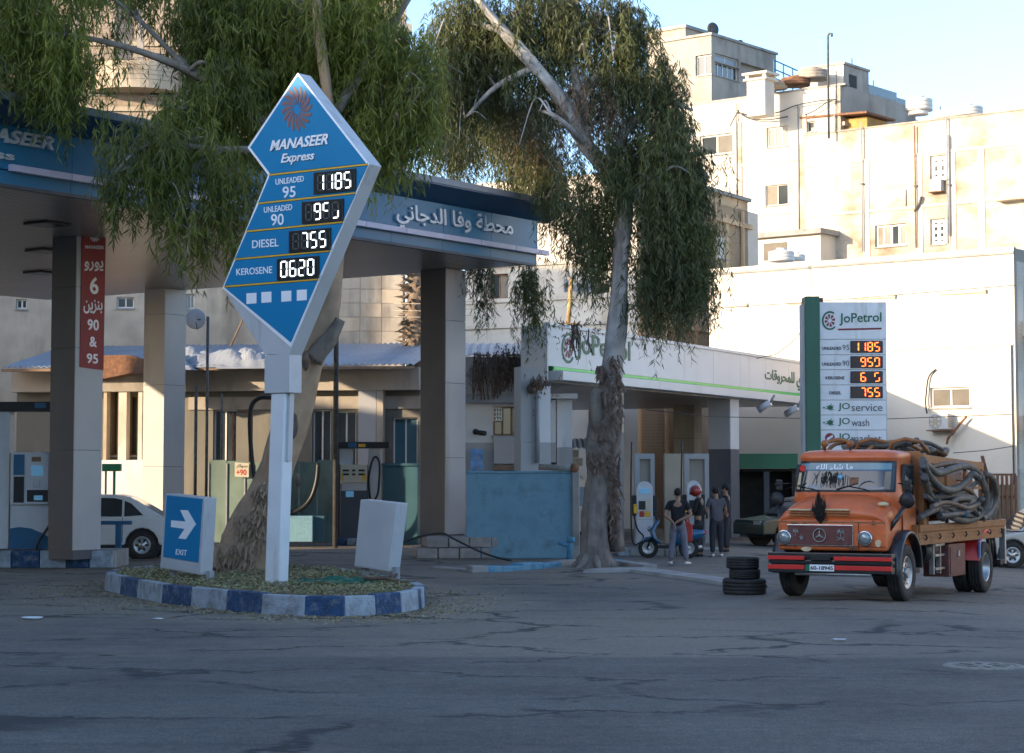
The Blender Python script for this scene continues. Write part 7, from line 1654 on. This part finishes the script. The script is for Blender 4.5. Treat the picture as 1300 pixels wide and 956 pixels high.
# ---------------------------------------------------------------- trees
def wobble_tube(mb, pts, rs, n=14, amp=.08, seed=0, fluted=0.):
    rr_ = random.Random(seed); P_ = [Vector(p) for p in pts]; Q = [2*P_[0]-P_[1]]+P_+[2*P_[-1]-P_[-2]]; R_2 = [rs[0]]+list(rs)+[rs[-1]]; c_ = []; rad_ = []
    for i in range(1, len(Q)-2):
        for t in np.linspace(0,1,7)[:-1]:
            a, b, c2, d = Q[i-1], Q[i], Q[i+1], Q[i+2]; c_.append(.5*((2*b)+(c2-a)*t+(2*a-5*b+4*c2-d)*t*t+(-a+3*b-3*c2+d)*t**3)); rad_.append(R_2[i]*(1-t)+R_2[i+1]*t)
    c_.append(P_[-1]); rad_.append(rs[-1]); rows = []; up = Vector((1,0,0)); p1_, p2_, p3_ = [rr_.uniform(0,6) for _ in range(3)]
    for i, p in enumerate(c_):
        t = (c_[min(i+1,len(c_)-1)]-c_[max(i-1,0)]).normalized(); a = (up-t*up.dot(t)).normalized(); b = t.cross(a); up = a; row = []
        for k in range(n):
            th_ = 2*math.pi*k/n; f_ = 1+amp*math.sin(3*th_+p1_+i*.35)+amp*.8*math.sin(5*th_+p2_-i*.22)+amp*.7*math.sin(th_*2+i*.6+p3_)+rr_.uniform(-.35,.35)*amp; row.append(p+(a*math.cos(th_)+b*math.sin(th_))*rad_[i]*f_)
        rows.append([tuple(v) for v in row])
    mb.loft(rows); return c_
def hanging(name, m, parent, clumps, seed, leaf=(.10,.17), wd=.012, dens=1., twig=None):
    """drooping branchlets with narrow leaves. clumps: (x,y,z centre, rx,ry,rz, strands, strand length)"""
    g_ = np.random.default_rng(seed); VV = []; TT = []
    for (cx_, cy_, cz_, rx, ry, rz_, ns_, ln_) in clumps:
        ns_ = int(ns_*dens)
        d = g_.normal(size=(ns_,3)); d /= np.linalg.norm(d, axis=1)[:,None]; rad_ = g_.random(ns_)**.45
        tw = np.array([[cx_, cy_, cz_]])+d*rad_[:,None]*np.array([[rx, ry, rz_]])
        nsub = max(1, ns_//9)                                         # gather the strands into twig bundles so that gaps stay open
        bc_ = tw[:nsub]; idx_ = g_.integers(0, nsub, ns_); tw = bc_[idx_]+g_.normal(size=(ns_,3))*np.array([[.16,.16,.22]])
        cb_t = g_.random()**1.3*.55; L_2 = ln_*(.45+.9*g_.random(ns_)); ang = g_.random(ns_)*6.283; out = .25+.5*g_.random(ns_); tone = cb_t+g_.random(nsub)[idx_]*.45+.2*g_.random(ns_)
        nl = np.maximum(4, (L_2/.045).astype(int)); 
        sid = np.repeat(np.arange(ns_), nl); N_ = len(sid); t = g_.random(N_)
        L3 = L_2[sid]; a = ang[sid]; r0 = out[sid]*L3*.45
        px_ = tw[sid,0]+np.cos(a)*r0*np.sqrt(t); py_2 = tw[sid,1]+np.sin(a)*r0*np.sqrt(t); pz_ = tw[sid,2]+.12*L3*np.sin(t*2.2)-L3*t**1.5
        base = np.stack([px_, py_2, pz_], 1); fa = g_.random(N_)*6.283; dn = .42+.55*g_.random(N_); dirv = np.stack([np.cos(fa)*(1-dn)*1.2, np.sin(fa)*(1-dn)*1.2, -dn], 1); dirv /= np.linalg.norm(dirv, axis=1)[:,None]
        ll = leaf[0]+(leaf[1]-leaf[0])*g_.random(N_); sd_ = np.cross(dirv, g_.normal(size=(N_,3))); sd_ /= np.linalg.norm(sd_, axis=1)[:,None]; w_ = wd*(.6+.7*g_.random(N_))
        mid = base+dirv*(ll*.4)[:,None]; tip = base+dirv*ll[:,None]+np.stack([np.cos(fa), np.sin(fa), np.zeros(N_)], 1)*.015
        if twig is not None:
            for b_ in bc_[::2]:
                e_ = Vector(b_); c0 = Vector((cx_, cy_, cz_+rz_*.4)); m_ = (c0+e_)/2+Vector((0,0,.15)); twig.tube([c0, m_, e_, e_+Vector((g_.normal()*.12, g_.normal()*.12, -ln_*.55))], [.014,.010,.007,.003], 3, False)
        VV.append(np.stack([base, mid+sd_*w_[:,None], tip, mid-sd_*w_[:,None]], 1).reshape(-1,3)); TT.append(np.repeat(np.clip(tone[sid]*.8+.2*g_.random(N_), 0, 1), 4))
    V = np.concatenate(VV); T_ = np.concatenate(TT); nf = len(V)//4
    me = bpy.data.meshes.new(name); me.vertices.add(len(V)); me.vertices.foreach_set('co', V.astype(np.float32).ravel()); me.loops.add(nf*4); me.loops.foreach_set('vertex_index', np.arange(nf*4, dtype=np.int32)); me.polygons.add(nf)
    me.polygons.foreach_set('loop_start', np.arange(0, nf*4, 4, dtype=np.int32)); me.update(calc_edges=True); at = me.attributes.new('tone', 'FLOAT', 'POINT'); at.data.foreach_set('value', T_.astype(np.float32))
    me.materials.append(M[m]); o = bpy.data.objects.new(name, me); C.objects.link(o); o.parent = parent; o['kind'] = 'stuff'; print('LEAVES', name, nf); return o
def rel(o, px, py, Y): return tuple(P(px, py, Y)-o.location)

# left tree: thick leaning trunk behind the sign
lt = thing('eucalyptus_tree', 'leaning eucalyptus with a thick scarred trunk behind the price sign', 'tree', G(308, 726, .27)); YL = lt.location.y
mb = MB(); wobble_tube(mb, [rel(lt,300,727,YL), rel(lt,306,712,YL), rel(lt,326,670,YL+.0), rel(lt,352,590,YL+.1), rel(lt,378,500,YL+.2), rel(lt,404,430,YL+.3), rel(lt,420,370,YL+.4), rel(lt,428,260,YL+.3), rel(lt,420,150,YL), rel(lt,405,40,YL-.3), rel(lt,400,-60,YL-.4)],
            [.72,.56,.42,.33,.29,.26,.22,.14,.11,.09,.06], 22, .10, 2)
mb.build('trunk', M['bark_tan'], lt)
mb = MB(); wobble_tube(mb, [rel(lt,399,455,YL+.0), rel(lt,418,432,YL-.1), rel(lt,431,405,YL-.1)], [.17,.14,.09], 12, .16, 5); mb.build('broken_stub', M['bark'], lt)
mb = MB()
for x, y, r0 in ((388,458,.15),(372,540,.2),(378,610,.1)): c_ = Vector(rel(lt,x,y,YL-.24)); MB().ball(tuple(c_), r0, 8, (.5,.4,1.3)).build('bark_scar', M['bark_peel'], lt)
def flakes(root, centers, n, seed, m='bark_peel', name='peeling_bark'):
    rr_ = random.Random(seed); mb = MB()
    for _ in range(n):
        x, y, Y, hw_, hh_ = rr_.choice(centers); p = Vector(rel(root, x+rr_.uniform(-hw_,hw_), y+rr_.uniform(-hh_,hh_), Y+rr_.uniform(-.12,.05))); l = rr_.uniform(.08,.24); w_ = rr_.uniform(.008,.028); a = rr_.uniform(-.6,.6); bdg = rr_.uniform(.02,.12)
        d = Vector((math.sin(a), 0, -math.cos(a))); s2 = Vector((math.cos(a), rr_.uniform(-.5,.5), math.sin(a)))
        mb.sheet([[p-s2*w_, p+s2*w_], [p+d*l*.5-s2*w_+Vector((0,-bdg*.4,0)), p+d*l*.5+s2*w_+Vector((0,-bdg*.4,0))], [p+d*l-s2*w_*.3+Vector((0,-bdg,0)), p+d*l+s2*w_*.3+Vector((0,-bdg,0))]], False)
    o = mb.build(name, M[m], root, fix=False); o['kind'] = 'stuff'; return o
flakes(lt, [(300,705,YL-.75,26,16),(318,670,YL-.55,20,22),(335,630,YL-.48,14,20)], 420, 3, 'bark_peel_tan')
limbs = [[(425,300,.4,.10),(455,215,.2,.07),(500,160,0,.05),(540,110,-.2,.02)], [(428,260,.3,.15),(340,160,-.2,.11),(240,90,-.8,.08),(120,50,-1.2,.05),(20,40,-1.4,.03)], [(424,200,.2,.12),(360,60,.4,.09),(300,-40,.5,.05)],
         [(420,150,0,.12),(480,60,.5,.08),(530,-20,.8,.05)], [(360,190,-.2,.09),(280,190,-1.4,.06),(190,185,-2.2,.045),(140,225,-2.6,.02)], [(280,190,-1.4,.05),(200,250,-2.2,.03),(250,300,-2.4,.015)], [(240,90,-.8,.06),(170,20,-.8,.04),(90,-40,-.6,.03)], [(455,215,.2,.06),(480,160,1.2,.04),(530,90,1.5,.02)]]
def limb_set(root, Y0, ls, m, seed, sub=3):
    rr_ = random.Random(seed)
    for k, l in enumerate(ls):
        mb = MB(); wobble_tube(mb, [rel(root,x,y,Y0+d) for x, y, d, r in l], [q[3] for q in l], 10, .08, seed+k)
        for _ in range(sub):
            i = rr_.randrange(1, len(l)); x, y, d, r = l[i]; dx = rr_.uniform(-60,60); wobble_tube(mb, [rel(root,x,y,Y0+d), rel(root,x+dx*.5,y-rr_.uniform(5,25),Y0+d+rr_.uniform(-.6,.6)), rel(root,x+dx,y+rr_.uniform(-10,50),Y0+d+rr_.uniform(-.8,.8))], [max(.02,r*.6),max(.015,r*.4),.008], 7, .08, seed*7+k)
        mb.build('limb', M[m], root)
limb_set(lt, YL, limbs, 'bark', 40)
def clump(root, Y0, x, y, d, rx, rz, ns_, ln_, ry=None):
    c_ = rel(root, x, y, Y0+d); s_ = (Y0+d)/FPX; return (c_[0], c_[1], c_[2], rx*s_, (ry or rx)*s_*1.0, rz*s_, ns_, ln_*s_)
cl = []
for x, y, d, rx, rz_, n_, ln_ in [
    (30,20,-1,70,60,420,60),(80,60,-1.2,60,50,330,65),(10,95,-1.2,50,28,170,42),(60,105,-1.4,45,25,140,45),
    (260,25,0,45,45,280,70),(300,20,.3,60,50,380,70),(380,20,.3,70,45,420,75),(450,30,.4,60,45,340,70),(270,110,-.5,65,45,420,75),(235,150,-1.2,45,30,200,55),(350,80,.6,60,40,330,70),
    (420,110,.6,60,40,360,70),(480,120,.5,50,45,300,70),(520,130,.2,42,38,300,60),(540,95,.2,20,32,130,50),(500,165,.1,40,26,200,50),(465,160,1.0,45,30,240,60),(522,150,.1,20,22,90,45),(430,170,1.2,40,30,190,50),(60,60,.6,60,50,300,60),(275,60,.8,42,50,260,60),(330,140,1.0,90,40,420,65),(440,70,1.2,90,50,420,70),(60,-20,-1,90,45,420,70),(510,60,1.,50,40,260,60),(150,-35,1.2,60,22,120,40),(155,50,-.6,16,12,30,30),(330,-10,1.4,90,45,330,65),
    (180,180,-2.2,45,28,170,50),(240,190,-2.,55,30,220,60),(290,230,-2.1,45,40,200,60),(250,280,-2.3,42,30,150,50),(300,290,-2.2,28,28,90,40),(160,225,-2.5,38,22,110,48),(200,230,-2.4,35,24,100,45),(145,175,-1.8,25,20,60,40),
    (240,-30,0,90,35,330,60),(420,-30,.5,110,35,420,60)]:
    cl.append(clump(lt, YL, x, y, d, rx, rz_, n_, ln_))
tw_ = MB(); hanging('foliage', 'leaf', lt, cl, 5, twig=tw_, leaf=(.14,.29), wd=.013, dens=.70)

# right tree
g = G(757, 721); rt = thing('eucalyptus_tree', 'weeping eucalyptus with a pale trunk in front of the low white canopy', 'tree', (g.x, g.y+.3, 0)); YR = rt.location.y
mb = MB(); wobble_tube(mb, [rel(rt,757,722,YR), rel(rt,758,700,YR), rel(rt,760,640,YR), rel(rt,764,590,YR), rel(rt,772,520,YR), rel(rt,778,450,YR+.1), rel(rt,785,380,YR+.1), rel(rt,791,300,YR+.2), rel(rt,794,255,YR+.2), rel(rt,770,215,YR+.2), rel(rt,745,185,YR+.1), rel(rt,715,130,YR), rel(rt,680,85,YR), rel(rt,640,40,YR), rel(rt,600,-10,YR)],
            [.44,.36,.32,.35,.33,.225,.20,.175,.165,.18,.185,.155,.14,.12,.08], 24, .11, 9)
tk_o = mb.build('trunk', M['bark_grey'], rt); tk_o.data.materials.append(M['bark_smooth']); zc_t = rel(rt,775,485,YR)[2]
for p_ in tk_o.data.polygons: p_.material_index = 1 if p_.center.z > zc_t+.35*math.sin(p_.center.x*17+p_.center.y*9) else 0
for a in range(7):
    t_ = a*.9+.3; mb = MB(); c_, s_ = math.cos(t_), math.sin(t_); wobble_tube(mb, [(c_*.22,s_*.22,.34),(c_*.36,s_*.36,.12),(c_*.52,s_*.52,.02),(c_*.68,s_*.68,-.03)], [.10,.09,.06,.03], 8, .12, 60+a); mb.build('root', M['bark_grey'], rt)
mb = MB(); wobble_tube(mb, [rel(rt,768,560,YR-.12), rel(rt,758,535,YR-.15), rel(rt,757,505,YR-.12), rel(rt,764,496,YR-.1)], [.20,.17,.14,.08], 12, .2, 15); wobble_tube(mb, [rel(rt,783,700,YR-.1), rel(rt,780,640,YR-.14), rel(rt,777,600,YR-.2)], [.16,.13,.07], 10, .2, 19); mb.build('burl', M['bark'], rt)
flakes(rt, [(772,555,YR-.38,16,22),(765,585,YR-.4,18,12),(778,510,YR-.32,12,20),(781,640,YR-.3,7,40),(780,470,YR-.26,8,20),(762,470,YR-.2,4,6)], 620, 8)
limbs = [[(745,185,.1,.14),(735,120,.4,.11),(720,60,.6,.08),(700,0,.7,.05)], [(715,130,0,.10),(670,140,2.5,.07),(635,180,5.5,.03)], [(770,215,.2,.13),(800,160,.5,.1),(840,130,.6,.07),(880,140,.6,.03)], [(794,255,.2,.12),(830,230,0,.08),(865,250,-.1,.04)],
         [(735,120,.4,.08),(790,60,.8,.06),(820,20,1,.04)], [(745,185,.1,.09),(700,145,-.6,.05),(668,150,4,.03),(655,215,5.5,.015)], [(680,85,0,.1),(630,110,.4,.06),(590,150,.6,.03)], [(700,40,.5,.06),(760,30,.6,.07),(735,65,.3,.05)], [(640,40,0,.08),(590,30,.6,.05),(560,60,.8,.03)]]
limb_set(rt, YR, limbs, 'bark_smooth', 90)
cl = []; cd = []
for x, y, d, rx, rz_, n_, ln_ in [
    (600,20,.6,45,40,230,65),(580,80,.6,28,45,170,60),(650,30,.3,55,40,280,70),(720,10,.6,55,30,260,70),(785,20,.8,38,35,230,70),(805,60,.8,26,35,150,60),(750,60,.5,55,30,240,65),(620,105,2.4,45,32,220,60),(690,100,.5,45,35,170,65),
    (780,110,.6,45,35,230,75),(828,105,.6,34,35,260,80),(855,160,.5,30,32,210,80),(840,180,.3,40,35,330,100),(880,210,.3,22,35,180,95),(850,250,.0,38,40,330,110),(885,290,.0,18,35,140,90),(840,320,-.1,30,30,210,95),(880,340,.0,24,25,130,70),
    (800,200,.4,30,40,200,85),(770,260,.5,24,35,130,85),(760,310,.6,18,25,80,70),(738,270,4,13,45,170,55),(742,330,4,9,22,50,45),(782,225,-.2,14,26,90,60),(770,180,-.3,14,18,50,50),(700,215,4,24,30,140,60),(600,140,5.5,40,30,200,60),(640,160,5.8,38,30,190,65),(665,215,6.2,32,28,170,60),(590,175,6.5,34,22,150,50),(580,120,1.0,34,36,260,60),(610,60,2,45,40,300,60),(640,130,4,45,36,260,60),(575,185,7,26,20,120,45),(690,180,4,36,30,160,60),(640,40,1.2,50,50,260,70),(560,40,1.0,24,40,120,60),(700,-10,1.,80,40,300,70),(705,245,3.5,20,30,70,65),
    (672,350,7,11,32,150,45),(678,395,7,9,18,50,35),(612,350,7,5,30,80,40),(616,385,7,4,14,26,30),(820,370,-.1,16,15,60,70),(862,365,-.0,22,15,70,50),(728,215,.3,28,18,60,60),(825,395,-.05,10,8,16,30),(555,150,6.5,20,28,90,55)]:
    cl.append(clump(rt, YR, x, y, d, rx, rz_, n_, ln_))
tw2 = MB(); hanging('foliage', 'leaf2', rt, cl, 6, twig=tw2, leaf=(.13,.26), wd=.012, dens=.82)
for x, y, d, rx, rz_, n_, ln_ in [(690,140,3,35,25,90,80),(740,120,-.1,40,25,80,80),(668,170,5.5,22,18,60,80),(770,150,.1,30,25,70,80),(655,120,3,30,30,60,70)]: cd.append(clump(rt, YR, x, y, d, rx, rz_, n_, ln_))
hanging('dry_foliage', 'leaf_dry', rt, cd, 9, leaf=(.08,.16), wd=.009)
for t_, r_t in ((tw_, lt), (tw2, rt)): o = t_.build('twigs', M['bark'], r_t, fix=False); o['kind'] = 'stuff'
# dead creeper hanging over the canopy end and the kiosk roof
def creeper(label, root_px, Y, parts, seed):
    r = thing('dead_creeper', label, 'creeper', P(*root_px, Y)); rr_ = random.Random(seed); mb = MB()
    for (x0, x1, y0, y1, n_) in parts:
        for _ in range(n_):
            x = rr_.uniform(x0, x1); a = y0+rr_.uniform(-3,6); b = y0+(y1-y0)*rr_.uniform(.35,1.); m_ = (a+b)/2; mb.tube([rel(r,x,a,Y+.1), rel(r,x+rr_.uniform(-3,3),m_,Y-.05), rel(r,x+rr_.uniform(-5,5),b,Y+.0)], rr_.choice([.008,.014,.02]), 4)
    mb.build('stems', M['bark_peel'], r)
    cs_ = [((rel(r,(p[0]+p[1])/2,p[2]+8,Y-.05))+((p[1]-p[0])/2*Y/FPX, .12, 6*Y/FPX, p[4]*2, (p[3]-p[2])*.5*Y/FPX)) for p in parts]
    hanging('dead_leaves', 'leaf_dry', r, cs_, seed, leaf=(.05,.12), wd=.012); return r
creeper('dry creeper draped over the left end of the white canopy sign', (735, 415), 55.0, [(725,733,412,455,14),(744,749,414,450,3),(704,770,409,415,24)], 21)
creeper('dry brown creeper hanging in front of the kiosk parapet', (635, 450), 56.5, [(602,618,452,510,26),(622,640,450,508,26),(642,664,450,500,30),(600,668,448,456,30)], 22)
creeper('small tuft of dry twigs on the canopy corner post', (684, 483), 53.0, [(676,694,478,492,18)], 23)
